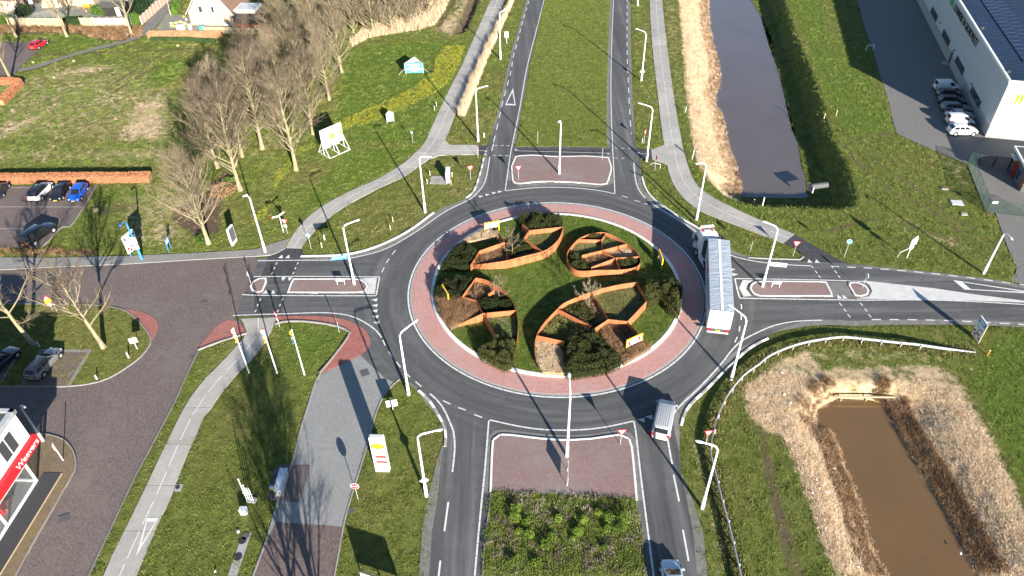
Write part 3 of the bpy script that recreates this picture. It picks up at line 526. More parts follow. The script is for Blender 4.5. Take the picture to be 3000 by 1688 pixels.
def carve(Z, water, top, depth, steep=None):
    iw, it = inside(water, GX, GY), inside(top, GX, GY) | inside(water, GX, GY); k = it | iw
    dw = segdist(water, GX[k], GY[k]); dt = segdist(top, GX[k], GY[k]); w_ = iw[k]
    t = np.where(w_, 0, dw/(dw+dt+1e-6)); z = -depth*(1-sstep(t, -0.03, 1.02))
    if steep is not None: dl = segdist(steep, GX[k], GY[k], False) > dw+.6; z = np.where(dl, -depth+.25*t+(depth-.25)*sstep(t, .52, 1.0), z)
    z = np.where(w_, -depth-np.minimum(dw*0.4, 0.6), z)
    Z[k] = np.where(hard[k], Z[k], z+Z[k]*1.6); return iw
iw1 = carve(GZ, canal, canal_top, 2.97, [ext(canal_l[1], canal_l[0], 260)]+canal_l[:-3]); iw2 = carve(GZ, pond, pond_top, 1.57)
k = inside(ditch, GX, GY); GZ[k] -= np.minimum(segdist(ditch, GX[k], GY[k])*0.75, 1.3)
GZ = np.where(hard, -0.12, GZ)
def blob(polys, soft):
    a = np.zeros(GX.shape)
    for p, v in polys:
        p = np.array(p); bb = (GX > p[:, 0].min()-soft*2) & (GX < p[:, 0].max()+soft*2) & (GY > p[:, 1].min()-soft*2) & (GY < p[:, 1].max()+soft*2)
        d = segdist(p, GX[bb], GY[bb]); d = np.where(inside(p, GX[bb], GY[bb]), d, -d); a[bb] = np.maximum(a[bb], v*sstep(d, -soft, soft))
    return a
reed_e = M(('a3', [(1680, -20), (1720, 400), (1745, 800), (1780, 1100), (1830, 1449)]), ('b3', [(1880, 200), (1990, 360), (2130, 500), (2200, 530), (2300, 530)]))+canal_l[:-2][::-1]
reed_e = [ext(reed_e[1], reed_e[0], 150)]+reed_e[1:]+[ext(canal_l[1], canal_l[0], 150)]
reed_s = M(('c4', [(60, 720), (400, 560), (560, 800), (1000, 780), (1400, 760), (1700, 760), (1950, 900), (2100, 1200), (2250, 1400)]), ('d4', [(2250, 50), (2500, 600), (2575, 800), (2950, 1449), (2120, 1449), (720, 1449), (560, 1150), (420, 700), (280, 330), (120, 0)]), ('c4', [(0, 1449), (-200, 1250), (-250, 1000)]))
reed_s2 = M(('d4', [(720, 1449), (2950, 1449)])); reed_s2 = reed_s2+[ext(reed_s2[0], reed_s2[1], 1), (reed_s2[1][0]+6, reed_s2[1][1]-30), (reed_s2[0][0], reed_s2[0][1]-30)]
reed_strip = M(('a2', [(2040, 1160), (2090, 1180), (2300, 650), (2480, 250), (2575, 40), (2560, 0), (2500, 150), (2330, 480), (2200, 760)])); reed_strip = reed_strip[:5]+[ext(reed_strip[3], reed_strip[4], 60)]+[ext(reed_strip[7], reed_strip[6], 60)]+reed_strip[6:]
reed_thicket = M(('a2', [(950, 480), (1150, 380), (1450, 330), (1650, 300), (1800, 250), (1900, 100), (1960, -40), (1700, -60), (1600, 150), (1100, 290), (950, 420)]))
reed_s_in = M(('c4', [(-250, 1000), (60, 800), (420, 860), (560, 1020), (900, 1060), (1300, 1050), (1500, 900), (1650, 1000), (1900, 1100), (2100, 1300)]), ('d4', [(2230, 50), (2500, 600), (2575, 800), (2950, 1449), (720, 1449), (560, 1150), (420, 700), (280, 330), (120, 0)]), ('c4', [(0, 1449), (-200, 1250)]))
A_dry = np.maximum(blob([(reed_e, 1), (reed_s_in, 1), (reed_s, .62), (reed_s2, 1), (reed_strip, 1), (reed_thicket, .9)], 1.2), blob([(M(('a1', [(-200, 820), (300, 720), (900, 700), (1500, 640), (1720, 900), (1600, 1449), (-200, 1449)])), .40), (M(('b1', [(-200, 0), (1750, 0), (1700, 230), (-200, 230)])), .42), (M(('b1', [(1150, 430), (2000, 430), (2300, 700), (1900, 1050), (1100, 1100)])), .45), (M(('b2', [(0, 0), (230, 0), (380, 250), (60, 700), (0, 600)])), .4), (M(('a1', [(1250, 1050), (1700, 850), (1760, 1100), (1700, 1449), (1100, 1449), (1200, 1150)])), .62), (M(('a1', [(0, 1250), (400, 1100), (620, 1050), (500, 1200), (200, 1380), (-200, 1449)])), .62),
              (M(('a1', [(450, 720), (900, 620), (1350, 640), (1000, 760), (550, 840), (200, 780)])), .55), (M(('b1', [(700, 60), (1700, 10), (1600, 190), (900, 180)])), .55), (M(('b1', [(-100, 60), (300, 20), (350, 200), (-100, 200)])), .4), (M(('a2', [(1830, 300), (2000, 100), (2080, 0), (2130, 0), (2060, 170), (1965, 355)])), .9),
              (M(('a2', [(2130, 1449), (2280, 1050), (2420, 800), (2470, 850), (2340, 1300), (2300, 1449)])), .35), (M(('a3', [(1300, 250), (1390, 250), (1480, 1200), (1400, 1200)])), .5), (M(('a3', [(1530, 0), (1640, 0), (1720, 800), (1740, 1100), (1640, 1000), (1570, 500)])), .55), (M(('b4', [(950, 760), (1400, 700), (1900, 900), (2400, 1200), (2300, 1300), (1600, 1000)])), .42),
              (M(('c4', [(0, 620), (800, 530), (1500, 560), (2000, 640), (1900, 800), (500, 800)])), .5), (M(('c1', [(700, 950), (1300, 750), (1500, 560), (1500, 620), (1250, 850)])), .45), (M(('d3', [(1700, 0), (1900, 0), (2100, 700), (2250, 1449), (2050, 1449), (1850, 600)])), .5), (M(('b2', [(1500, 900), (1750, 700), (2150, 520), (2200, 350), (2100, 330), (1700, 640), (1300, 860)])), .45), (M(('b4', [(1500, 0), (1700, 80), (1950, 200), (2080, 480), (1900, 350), (1750, 200)])), .6), (M(('a3', [(120, 960), (290, 960), (270, 1150), (90, 1449), (40, 1449)])), .55), (M(('a4', [(-20, 0), (200, 0), (520, 850), (450, 850)])), .2)], 5.0)*1.02)
A_dirt = blob([(M(('a1', [(-100, 262), (1425, 265), (1440, 380), (1250, 420), (1000, 400), (750, 335), (-100, 345)])), 1), (M(('b1', [(1750, 640), (2000, 560), (2250, 250), (2350, 300), (2250, 600), (2230, 900), (1950, 950), (1700, 760)])), .8), (M(('b2', [(780, 340), (1000, 230), (1200, 130), (1220, 170), (1000, 270), (850, 360)])), .5), (M(('b1', [(200, 1060), (980, 1060), (980, 1120), (200, 1140)])), .9), (ditch, .9), (M(('a2', [(1800, 260), (1960, 30), (2000, -40), (2050, -40), (1990, 60), (1850, 290)])), .8), (M(('d2', [(1880, 200), (1850, 420), (1790, 1000), (1740, 1449), (1680, 1449), (1750, 1000), (1820, 500)])), .75),
               (M(('b1', [(900, 600), (1400, 580), (1450, 680), (950, 740)])), .5), (M(('d1', [(1500, 60), (1620, 60), (1350, 700), (1250, 700)])), .5), (M(('d1', [(2230, 200), (2500, 100), (2500, 1000), (2300, 900)])), .4), (M(('c2', [(0, 800), (500, 950), (450, 1449), (0, 1449)])), .35)], 0.9)
for ln in (M(('b4', [(760, 0), (900, 200), (1250, 480), (1600, 640), (2000, 930), (2350, 1010)])), M(('b4', [(930, 0), (1080, 180), (1450, 420), (1800, 700), (2150, 900)])), M(('b4', [(600, 880), (1000, 760), (1400, 800), (1900, 1000)])), M(('a4', [(880, 1420), (1000, 1370), (1260, 1340)])), M(('d3', [(2520, 0), (2575, 300)]), ('d4', [(60, 500), (200, 1000), (330, 1449)])), M(('d4', [(-60, 0), (-10, 500), (130, 1000), (240, 1449)])), M(('a1', [(330, 560), (600, 545), (1300, 520), (1900, 500), (2300, 490)])), M(('a1', [(1070, 900), (1300, 740), (1500, 620), (1800, 560)])), M(('a1', [(1170, 910), (1400, 760), (1600, 660)]))):
    A_dirt = np.maximum(A_dirt, .62*(1-sstep(segdist(ln, GX, GY, False), .15, .75)))
A_lush = blob([(M(('c4', [(2050, 850), (2250, 560), (2600, 400), (3200, 400), (3400, 1449), (2300, 1449)])), 1), (M(('d4', [(2300, 0), (3600, 0), (3600, 1449), (3000, 1200)])), 1), (M(('a1', [(400, 500), (700, 340), (1050, 400), (800, 500)])), .9), (M(('a2', [(780, 1300), (900, 500), (1500, 420), (2000, 420), (2050, 700), (1850, 1150), (1700, 1449), (1100, 1449)])), .9), (M(('b2', [(300, 800), (700, 300), (900, 60), (1700, 0), (1500, 180), (1000, 430), (650, 620)])), .8), (M(('a1', [(1200, 950), (1700, 560), (1900, 640), (1750, 850)])), .8), (M(('a1', [(0, 1000), (600, 900), (1200, 830), (1100, 1050), (500, 1050), (0, 1150)])), .7), (M(('a4', [(200, 0), (560, 0), (660, 500), (1100, 850), (1250, 1300), (900, 1400), (700, 1300), (520, 800)])), .75), (M(('b3', [(1880, 300), (2000, 460), (2575, 660), (2575, 780), (2200, 640), (1900, 420)])), .7), (M(('a3', [(650, 650), (950, 700), (940, 1100), (700, 1000)])), .8), (M(('b1', [(900, 430), (1500, 430), (1400, 600), (950, 560)])), .7), (M(('c2', [(200, 360), (900, 430), (700, 750), (300, 850)])), .8)], 2.0)
me = bpy.data.meshes.new('ground'); nx, ny = GX.shape
me.vertices.add(nx*ny); me.vertices.foreach_set('co', np.stack([GX, GY, GZ], 2).ravel())
I = np.arange(nx*ny).reshape(nx, ny); F = np.stack([I[:-1, :-1], I[1:, :-1], I[1:, 1:], I[:-1, 1:]], 2).reshape(-1, 4)
me.loops.add(F.size); me.loops.foreach_set('vertex_index', F.ravel()); me.polygons.add(len(F)); me.polygons.foreach_set('loop_start', np.arange(0, F.size, 4)); me.update(calc_edges=True)
for nm, arr in (('dry', A_dry), ('dirt', A_dirt), ('lush', A_lush)):
    a = me.attributes.new(nm, 'FLOAT', 'POINT'); a.data.foreach_set('value', arr.ravel().astype(np.float32))
me.polygons.foreach_set('use_smooth', np.ones(len(F), bool))
t = NT('ground_grass'); f1 = t.noise(0.12, 5, 0.65); f2 = t.noise(0.9, 5, 0.7); f3 = t.noise(5.5, 5, 0.75); f4 = t.noise(22, 3, 0.8)
green = t.ramp(t.math('ADD', t.math('MULTIPLY', f2, 0.55), t.math('MULTIPLY', f3, 0.45)), [(0.32, (0.052, 0.060, 0.014)), (0.46, (0.100, 0.116, 0.026)), (0.58, (0.160, 0.178, 0.042)), (0.72, (0.25, 0.24, 0.085))])
lush = t.ramp(t.math('ADD', t.math('MULTIPLY', f2, 0.4), t.math('MULTIPLY', f3, 0.6)), [(0.3, (0.050, 0.080, 0.013)), (0.55, (0.105, 0.155, 0.025)), (0.75, (0.165, 0.215, 0.042))])
dryc = t.ramp(t.math('ADD', t.math('MULTIPLY', f2, 0.35), t.math('MULTIPLY', f4, 0.65)), [(0.3, (0.22, 0.15, 0.08)), (0.5, (0.50, 0.37, 0.23)), (0.72, (0.70, 0.54, 0.37))])
dirtc = t.ramp(f3, [(0.3, (0.062, 0.044, 0.030)), (0.6, (0.135, 0.098, 0.066)), (0.8, (0.22, 0.165, 0.11))])
wob = t.math('MULTIPLY', t.math('SUBTRACT', t.math('ADD', t.math('MULTIPLY', f2, 0.5), t.math('MULTIPLY', f3, 0.5)), 0.5), 1.9)
olive = t.math('MULTIPLY', t.sm(f1, 0.46, 0.70), 0.5)
c = t.mix(olive, green, t.ramp(f3, [(0.3, (0.085, 0.088, 0.028)), (0.6, (0.165, 0.158, 0.056)), (0.8, (0.26, 0.23, 0.10))]))
c = t.mix(t.sm(t.math('ADD', t.attr('lush'), wob), 0.25, 0.75), c, lush)
c = t.mix(t.sm(t.math('ADD', t.attr('dry'), wob), 0.30, 0.70), c, dryc)
c = t.mix(t.sm(t.math('ADD', t.attr('dirt'), wob), 0.35, 0.75), c, dirtc)
t.bump(t.math('ADD', t.math('MULTIPLY', f3, 0.7), t.math('MULTIPLY', f4, 0.3)), 0.6, 0.2); t.out(c, 0.95, 0, 0.1); MAT['ground_grass'] = t.m
me.materials.append(t.m); ground = bpy.data.objects.new('ground', me); COL.objects.link(ground); ground['kind'] = 'structure'
def ground_z(X, Y):
    i = np.clip(np.searchsorted(xs, X)-1, 0, nx-2); j = np.clip(np.searchsorted(ys, Y)-1, 0, ny-2)
    fx = (X-xs[i])/(xs[i+1]-xs[i]); fy = (Y-ys[j])/(ys[j+1]-ys[j])
    return (GZ[i, j]*(1-fx)+GZ[i+1, j]*fx)*(1-fy)+(GZ[i, j+1]*(1-fx)+GZ[i+1, j+1]*fx)*fy
def sample(arr, X, Y):
    i = np.clip(np.rint(np.interp(X, xs, np.arange(nx))).astype(int), 0, nx-1); j = np.clip(np.rint(np.interp(Y, ys, np.arange(ny))).astype(int), 0, ny-1); return arr[i, j]
struct('canal_water', MB().sheet(spl(canal, 2, True), WZ), 'water_canal'); struct('pond_water', MB().sheet(pond, PZ), 'water_pond')
# ------------------------------------------------------------------ paved surfaces
ring_road = struct('ring_road', MB().sheet(asphalt_poly, 0.030), 'asphalt')
street = struct('brick_street', MB().sheet(brick_poly, 0.026), 'purple_brick')
sidewalk = struct('sidewalk', MB().prism(walk_bot+walk_top[::-1], -0.1, 0.10), 'walk_tile')
kerb_run('kerb', walk_bot, 0.14, -0.1, 0.115, 'kerb', sidewalk, 1.0, side=-1)
service_road = struct('service_road', MB().sheet(service_poly, 0.027), 'grey_block')
brown = M(('d2', [(205, 905), (400, 920), (700, 940), (870, 955), (780, 1449)])); brown = brown+[sv_right[-1], sv_left[-1]]+M(('d2', [(0, 1400), (130, 1050)])); struct('brown_paving', MB().sheet(brown, 0.031), 'brown_block')
kerb_run('kerb', sv_left, 0.18, -0.1, 0.10, 'kerb', service_road, 1.0, side=-1); kerb_run('kerb', sv_right, 0.14, -0.1, 0.09, 'kerb', service_road, 1.0, side=1)
rp = struct('red_paving', MB().prism(red_patch, -0.05, 0.055), 'red_brick'); kerb_run('kerb', red_inner, 0.2, -0.05, 0.17, 'kerb', rp, 1.0, side=-1)
rt = struct('red_corner_paving', MB().prism(red_tri, -0.05, 0.055), 'red_brick'); kerb_run('kerb', M(('c1', [(1985, 622), (2200, 540), (2480, 452)])), 0.2, -0.05, 0.15, 'kerb', rt, 1.0, side=-1)
kerb_run('kerb', br_right[2:], 0.16, -0.1, 0.10, 'kerb_dark', street, 1.0, side=1)
def slab_path(name, L, Rr, seg=5.0, z=0.05):
    base = struct(name, strip(along(L, np.linspace(0, length(L), 80)), along(Rr, np.linspace(0, length(Rr), 80)), 0.022), 'kerb_dark')
    ll, lr = length(L), length(Rr); n = int(round((ll+lr)/2/seg))
    for i in range(n):
        g = 0.04/((ll+lr)/2); t0, t1 = i/n+g, (i+1)/n-g; k = 5
        a = along(L, np.linspace(t0*ll, t1*ll, k)); b = along(Rr, np.linspace(t0*lr, t1*lr, k)); dz = random.uniform(-.005, .005)
        MB().prism([tuple(p) for p in a]+[tuple(p) for p in b[::-1]], -0.05, z+dz, False).build('concrete_slab', 'slab', base)
    return base
nwp = slab_path('cycle_path_north_west', nwp_l, nwp_r); epp = slab_path('cycle_path_east', ep_l, ep_r); swp = slab_path('cycle_path_south_west', swp_l, swp_r)
struct('path_branch', MB().prism(nw_branch, -0.05, 0.044), 'slab'); struct('path_branch_east', MB().prism(e_branch, -0.05, 0.044), 'slab')
for nm, p in (('path_mouth_north_west', nwp_start), ('path_mouth_north', nw_branch_new), ('path_mouth_east', ep_new), ('path_mouth_north_east', e_branch_new)): struct(nm, MB().sheet(p, 0.038), 'asphalt_new')
struct('parking_place', MB().sheet(lot_poly, 0.03), 'lot_brick'); struct('court', MB().sheet(court_poly, 0.03), 'lot_brick')
struct('garden_path', strip(along(garden_path_l, np.linspace(0, length(garden_path_l), 40)), along(garden_path_r, np.linspace(0, length(garden_path_r), 40)), 0.035), 'shoulder')
struct('yard', MB().sheet(yard_poly, 0.028), 'yard')
lot = bpy.data.objects['parking_place']
for ln in (M(('b1', [(-300, 628), (845, 630)])), M(('b1', [(-300, 848), (590, 846)])), M(('b1', [(-300, 437), (930, 432)]))): kerb_run('kerb', ln, 0.25, -0.02, 0.036, 'kerb', lot, 1.2, side=-1)
kerb_run('kerb', M(('b1', [(968, 420), (840, 640), (715, 830), (610, 838), (505, 960), (420, 1040)])), 0.12, -0.05, 0.12, 'kerb', lot, 1.0, side=1)
# lighter edge strips along the carriageway
def taper_off(a, wd):
    q = np.array(offset(a, wd)); p = np.array(a)[:, :2]; d = cum(p)[1]; L = d[-1]; k = sstep(np.minimum(d, L-d), -1.0, 6.0)[:, None]; return [tuple(v) for v in p+(q-p)*k]
for nm, a, wd in (('verge_strip', nw_edge, 0.9), ('verge_strip', nl_left, 0.55), ('verge_strip', ne_edge[6:], 0.8), ('verge_strip', e_north[1:], 0.7), ('verge_strip', s_left, 0.9), ('verge_strip', sw_edge, 0.8)):
    struct(nm, strip(a, taper_off(a, -wd), 0.036), 'shoulder')
for nm, a, wd in (('verge_strip', nr_right, 0.6), ('verge_strip', e_south, 0.9), ('verge_strip', se_edge, 0.8), ('verge_strip', s_right, -0.9)): struct(nm, strip(a, taper_off(a, wd), 0.0365), 'shoulder')
for a in (nl_right, nr_left): struct('verge_strip', strip(a, offset(a, 0.5 if a is nl_right else -0.5), 0.0368), 'shoulder')
# apron and the round island
circ = arc(1, 0, 360, 128)[:-1]
apron = struct('apron', MB().prism([(18.05*x, 18.05*y) for x, y in circ], -0.02, 0.075), 'apron_brick')
struct('apron_edge', strip([(18.30*x, 18.30*y) for x, y in circ+circ[:1]], [(18.0*x, 18.0*y) for x, y in circ+circ[:1]], 0.060), 'concrete_grey')
kerb_run('kerb', arc(15.25, 0, 360, 128), 0.42, 0.02, 0.24, 'kerb_white', apron, 1.0, side=-1)
ISZ = 0.20
isl = MB().sheet([(15.27*x, 15.27*y) for x, y in circ], ISZ); isl = struct('round_island_ground', isl, 'ground_grass')
# ------------------------------------------------------------------ splitter islands
def island(name, poly, h=0.12, top='island_brick', kerbm='kerb_white', kw=0.22):
    poly = poly if area(poly) > 0 else poly[::-1]; o = struct(name, MB().prism(poly, 0.0, h), top); kerb_run('kerb', poly+[poly[0]], kw, 0.0, h+0.02, kerbm, o, 1.0, side=1); return o
w_isl = island('west_island', spl(M(('f', [(735, 702), (800, 702), (895, 702), (918, 709), (927, 722), (920, 734), (900, 738), (800, 738), (722, 738)])), 2, False))
island('west_refuge', spl(M(('f', [(660, 700), (673, 701), (668, 718), (660, 737), (645, 738), (631, 731), (629, 718), (642, 704)])), 2, True))
struct('west_island_end', MB().sheet(M(('f', [(905, 701), (948, 699), (943, 740), (905, 739)])), 0.055), 'white_concrete')
n_isl = island('north_island', spl(M(('f', [(1296, 393), (1400, 395), (1531, 397), (1531, 455), (1524, 465), (1500, 466), (1450, 461), (1400, 459), (1350, 459), (1310, 464), (1292, 462), (1287, 450)])), 2, True))
e_isl = island('east_island', M(('f', [(2077, 709), (2097, 747)]))[::1]+spl(M(('f', [(2097, 747), (2000, 747), (1910, 747), (1891, 738), (1884, 725), (1892, 712), (1910, 708), (2000, 708), (2077, 709)])), 2)[1:-1])
island('east_refuge', spl(M(('f', [(2131, 711), (2160, 712), (2180, 722), (2186, 735), (2178, 745), (2150, 747), (2140, 730)])), 2, True))
struct('east_island_end', MB().sheet(M(('f', [(1868, 705), (1895, 706), (1880, 715), (1876, 728), (1890, 745), (1870, 747), (1858, 725)])), 0.055), 'white_concrete')
struct('east_wedge', MB().sheet(M(('f', [(2168, 706), (2250, 715), (2350, 726), (2450, 741), (2575, 757), (2700, 774), (2575, 762), (2450, 757), (2300, 755), (2150, 752), (2185, 746), (2193, 733), (2186, 717)])), 0.055), 'white_concrete')
sred = M(('d2', [(2370, 610), (2385, 200), (2395, 85), (2430, 42), (2500, 35)]), ('d3', [(-20, 42), (270, 78), (540, 97), (800, 82), (1000, 52), (1090, 40), (1145, 52), (1180, 95), (1195, 180), (1225, 500), (1240, 690)]))
s_isl = struct('south_island', MB().prism(sred, 0, 0.12), 'island_brick'); kerb_run('kerb', sred, 0.22, 0.0, 0.14, 'kerb_white', s_isl, 1.0, side=1)
for isl_p, nm in ((sred, 'south_island_margin'), (GG('f', [(1296, 393), (1531, 397), (1531, 460), (1500, 466), (1400, 459), (1310, 464), (1287, 450)]), 'north_island_margin')):
    q = offset(isl_p if area(isl_p) > 0 else isl_p[::-1], -.75, nm[0] == 'n'); struct(nm, MB().sheet(q, .0375), 'shoulder')
s_bed_l = M(('d2', [(2372, 600), (2350, 800), (2310, 1100), (2285, 1449)])); s_bed_r = M(('d3', [(1240, 680), (1260, 800), (1300, 1000), (1350, 1449)])); s_bed = s_bed_l+[far(s_bed_l, 50), far(s_bed_r, 50)]+s_bed_r[::-1]
struct('planting_bed', MB().prism(s_bed, 0, 0.13), 'ground_grass')
kerb_run('kerb', s_bed_l+[far(s_bed_l, 6)], 0.14, 0, 0.13, 'kerb', s_isl, 1.0, side=-1)
n_med = M(('b3', [(25, 28), (480, 25), (965, 33)]), )+[p for p in nr_left]+nl_right[::-1]; struct('north_median', MB().prism(n_med, 0.0, 0.11), 'ground_grass')
n_cross = M(('f', [(1290, 374), (1535, 376), (1533, 392), (1292, 390)])); struct('median_crossing', MB().sheet(n_cross, 0.041), 'asphalt_new')
for nm, p in (('crossing_west', M(('f', [(675, 650), (760, 650), (735, 702), (673, 702), (660, 738), (722, 738), (705, 790), (640, 795), (640, 742), (655, 700)]))),): struct(nm, MB().sheet(p, 0.039), 'asphalt_new')
struct('crossing_east', MB().sheet(M(('f', [(2078, 709), (2130, 711), (2150, 747), (2098, 747)])), 0.041), 'shoulder')
# bay area and grass on the left street
gi = spl(M(('c1', [(-700, 170), (400, 170), (850, 178), (1060, 190), (1230, 225), (1330, 290), (1440, 400), (1515, 525), (1480, 610), (1400, 705), (1250, 815), (1100, 903), (950, 953), (715, 985), (400, 990), (-700, 990)])), 3)
green_isl = struct('street_green', MB().prism(gi, 0, 0.11), 'ground_grass'); kerb_run('kerb', gi[2:-1], 0.16, 0, 0.125, 'kerb', green_isl, 1.0, side=1)
struct('red_corner', MB().prism(spl(M(('c1', [(1080, 185), (1230, 207), (1450, 250), (1560, 310), (1595, 390), (1570, 460), (1525, 525), (1440, 400), (1330, 290), (1230, 225)])), 2, True), 0.0, 0.06), 'red_brick')
for p in (M(('c1', [(385, 640), (880, 655), (680, 982), (205, 985)])), M(('c1', [(-300, 640), (195, 630), (20, 930), (-40, 985), (-500, 985)]))): struct('parking_bay', MB().sheet(p, 0.118), 'lot_brick')
for p in (M(('c1', [(880, 655), (930, 625), (715, 985), (680, 985)])), M(('c1', [(195, 630), (232, 628), (30, 945), (10, 950)])), M(('c1', [(385, 640), (400, 625), (930, 625), (880, 655)]))): struct('bay_edge', MB().sheet(p, 0.122), 'kerb')
# pavement before the shop
shop_walk = spl(M(('d1', [(320, 30), (400, 20), (500, 25), (650, 75), (740, 180), (775, 300), (760, 400), (690, 520), (600, 680), (500, 850), (350, 1110), (170, 1449)])), 3); shop_walk2 = shop_walk+[ext(shop_walk[-2], shop_walk[-1], 30), (-90, -70), (-90, -25)]
shopw = struct('shop_pavement', MB().prism(shop_walk2, 0, 0.12), 'mossy_tile'); kerb_run('kerb', shop_walk[::-1], 0.14, 0, 0.135, 'kerb', shopw, 1.0, side=1)
# ------------------------------------------------------------------ road markings
Z1 = 0.046
JL = dict(dash=1.12, gap=0.05, w=0.17, z=Z1)
dash_line(apron, arc(18.52, 0, 360, 160), 0.2, 1.1, 0.05, Z1)
def jl(par, *segs, smooth=True, **kw):
    a = dict(JL); a.update(kw); p = M(*segs); dash_line(par, spl(p, 4) if smooth else p, a['w'], a['dash'], a['gap'], a['z'])
jl(ring_road, ('b2', [(20, 1177), (450, 1172), (830, 1166), (1100, 1120), (1300, 1060), (1500, 955), (1700, 825), (1900, 685), (2150, 560), (2230, 490), (2290, 410), (2325, 300), (2352, 130)]))
jl(ring_road, ('b2', [(2372, 70), (2390, 0)]), smooth=False)
jl(ring_road, ('a2', [(2390, 1435), (2480, 1040), (2560, 740)]), ('a3', [(10, 590), (45, 460), (100, 250), (175, -10)]), dash=2.2, gap=2.0, w=0.15)
jl(n_isl, ('a3', [(325, -5), (255, 270), (150, 680), (85, 1050), (15, 1400)]), ('b2', [(2555, 130), (2507, 472)]), w=0.15)
jl(n_isl, ('a3', [(1021, -5), (1000, 500), (995, 1000), (1010, 1449)]), ('b3', [(1021, 200), (1035, 503)]), w=0.15)
jl(n_isl, ('b2', [(2510, 474), (2575, 466)]), ('b3', [(0, 466), (200, 445), (430, 437), (700, 450), (900, 475), (1030, 503)]))
jl(ring_road, ('a3', [(1158, -10), (1158, 500), (1165, 720), (1180, 1050), (1200, 1350)]), dash=2.2, gap=2.0, w=0.15)
jl(ring_road, ('b3', [(1226, 185), (1240, 350), (1280, 470), (1340, 550)]))
jl(ring_road, ('b3', [(1390, 590), (1500, 665), (1700, 780), (1870, 900), (2040, 1040), (2200, 1122), (2400, 1175), (2575, 1200)]), ('b4', [(200, 1218), (435, 1228)]))
jl(e_isl, ('b4', [(630, 1232), (780, 1240), (1000, 1250), (1500, 1290), (2000, 1345), (2575, 1420)]), dash=1.05, gap=1.0)
jl(e_isl, ('b3', [(2240, 1357), (2575, 1361)]), ('b4', [(560, 1372), (950, 1388), (1500, 1443)]), ('c4', [(1900, 70), (2575, 135)])); jl(e_isl, ('b3', [(2240, 1357)]), ('c3', [(2265, 20), (2290, 103)]), smooth=False)
jl(e_isl, ('c3', [(2290, 105), (2575, 110)]), ('c4', [(600, 120), (1040, 125), (1500, 122), (2000, 135), (2575, 168)]))
jl(e_isl, ('c4', [(1040, 320), (1500, 322), (2000, 338), (2575, 370)]), dash=1.1, gap=1.0)
jl(e_isl, ('c4', [(545, 326), (370, 331), (200, 348), (50, 382), (0, 402)]), ('c3', [(2450, 458), (2300, 540), (2200, 640), (2100, 770), (1900, 990), (1750, 1130), (1650, 1232), (1590, 1320)]))
jl(s_isl, ('d3', [(1550, -20), (1567, 80), (1590, 220), (1612, 325)]))
for a, b in (((1625, 430), (1680, 700)), ((1718, 985), (1776, 1300))): jl(s_isl, ('d3', [a, b]), smooth=False, dash=9)
jl(s_isl, ('c3', [(1225, 1340)]), ('d3', [(1245, 0), (1290, 400), (1340, 800), (1425, 1449)]), w=0.16)
jl(s_isl, ('c2', [(2350, 1330), (2575, 1380)]), ('c3', [(120, 1402), (300, 1425), (560, 1433), (800, 1420), (1000, 1390), (1220, 1341)]))
jl(s_isl, ('c2', [(2342, 1335)]), ('d2', [(2333, 0), (2300, 400), (2250, 900), (2200, 1449)]), w=0.16)
jl(s_isl, ('c2', [(1750, 1065), (1850, 1160), (1920, 1280), (1960, 1380)]), ('d2', [(1988, 0), (2000, 150), (1988, 300), (1975, 405)]))
for a, b in (((1935, 705), (1895, 1000)), ((1855, 1295), (1825, 1560))): jl(s_isl, ('d2', [a, b]), smooth=False, dash=9)
jl(w_isl, ('c1', [(2345, 280)]), ('c2', [(0, 270), (300, 262), (650, 250), (860, 265), (1000, 300), (1130, 370), (1220, 440), (1262, 500)]))
jl(w_isl, ('b2', [(-20, 1337), (200, 1336), (500, 1335), (1245, 1340)])); jl(w_isl, ('b2', [(1243, 1345)]), ('c2', [(1210, 75)]), smooth=False); jl(w_isl, ('c1', [(2435, 68)]), ('c2', [(0, 75), (700, 80), (1208, 80)]))
TK = [('c2', (1275, 525), (1300, 580)), ('c2', (1335, 640), (1370, 695)), ('c2', (1412, 745), (1455, 800)), ('c2', (1515, 865), (1550, 900)), ('c2', (1605, 945), (1665, 995)), ('b2', (1405, 1070), (1370, 1115)), ('b2', (1340, 1155), (1310, 1200)), ('b2', (1290, 1245), (1265, 1295)),
      ('c3', (2305, 165), (2310, 215)), ('c3', (2306, 270), (2305, 325)), ('c3', (2290, 385), (2285, 440)), ('c3', (2265, 495), (2240, 550)), ('b3', (1105, 525), (1165, 540)), ('b3', (1230, 570), (1290, 583)), ('b3', (1330, 600), (1372, 610)), ('c2', (1880, 1135), (1955, 1170)), ('c2', (2035, 1205), (2110, 1230)), ('c2', (2195, 1275), (2275, 1305)),
      ('b3', (1035, 44), (1060, 44)), ('b3', (1100, 44), (1130, 45)), ('b3', (1170, 46), (1195, 46)), ('b3', (1030, 145), (1060, 145)), ('b3', (1100, 145), (1130, 146)), ('b2', (2400, 18), (2432, 18)), ('b2', (2460, 18), (2495, 18)), ('b2', (2520, 20), (2550, 20)), ('b2', (2380, 118), (2410, 118)), ('b2', (2440, 118), (2475, 118)), ('b2', (2505, 120), (2540, 120))]
for x0 in (0, 212): TK += [('b2', (215+x0, 1192), (201+x0, 1216)), ('b2', (191+x0, 1240), (180+x0, 1263)), ('b2', (171+x0, 1290), (158+x0, 1313)), ('c2', (50+x0*1.06, 106), (36+x0*1.06, 130)), ('c2', (22+x0*1.06, 163), (12+x0*1.06, 186)), ('c2', (2+x0*1.06, 222), (-8+x0*1.06, 245))]
for x0 in (0, 197): TK += [('b4', (438+x0, 1230), (455+x0, 1251)), ('b4', (472+x0, 1277), (495+x0, 1303)), ('b4', (508+x0, 1325), (527+x0, 1350))]
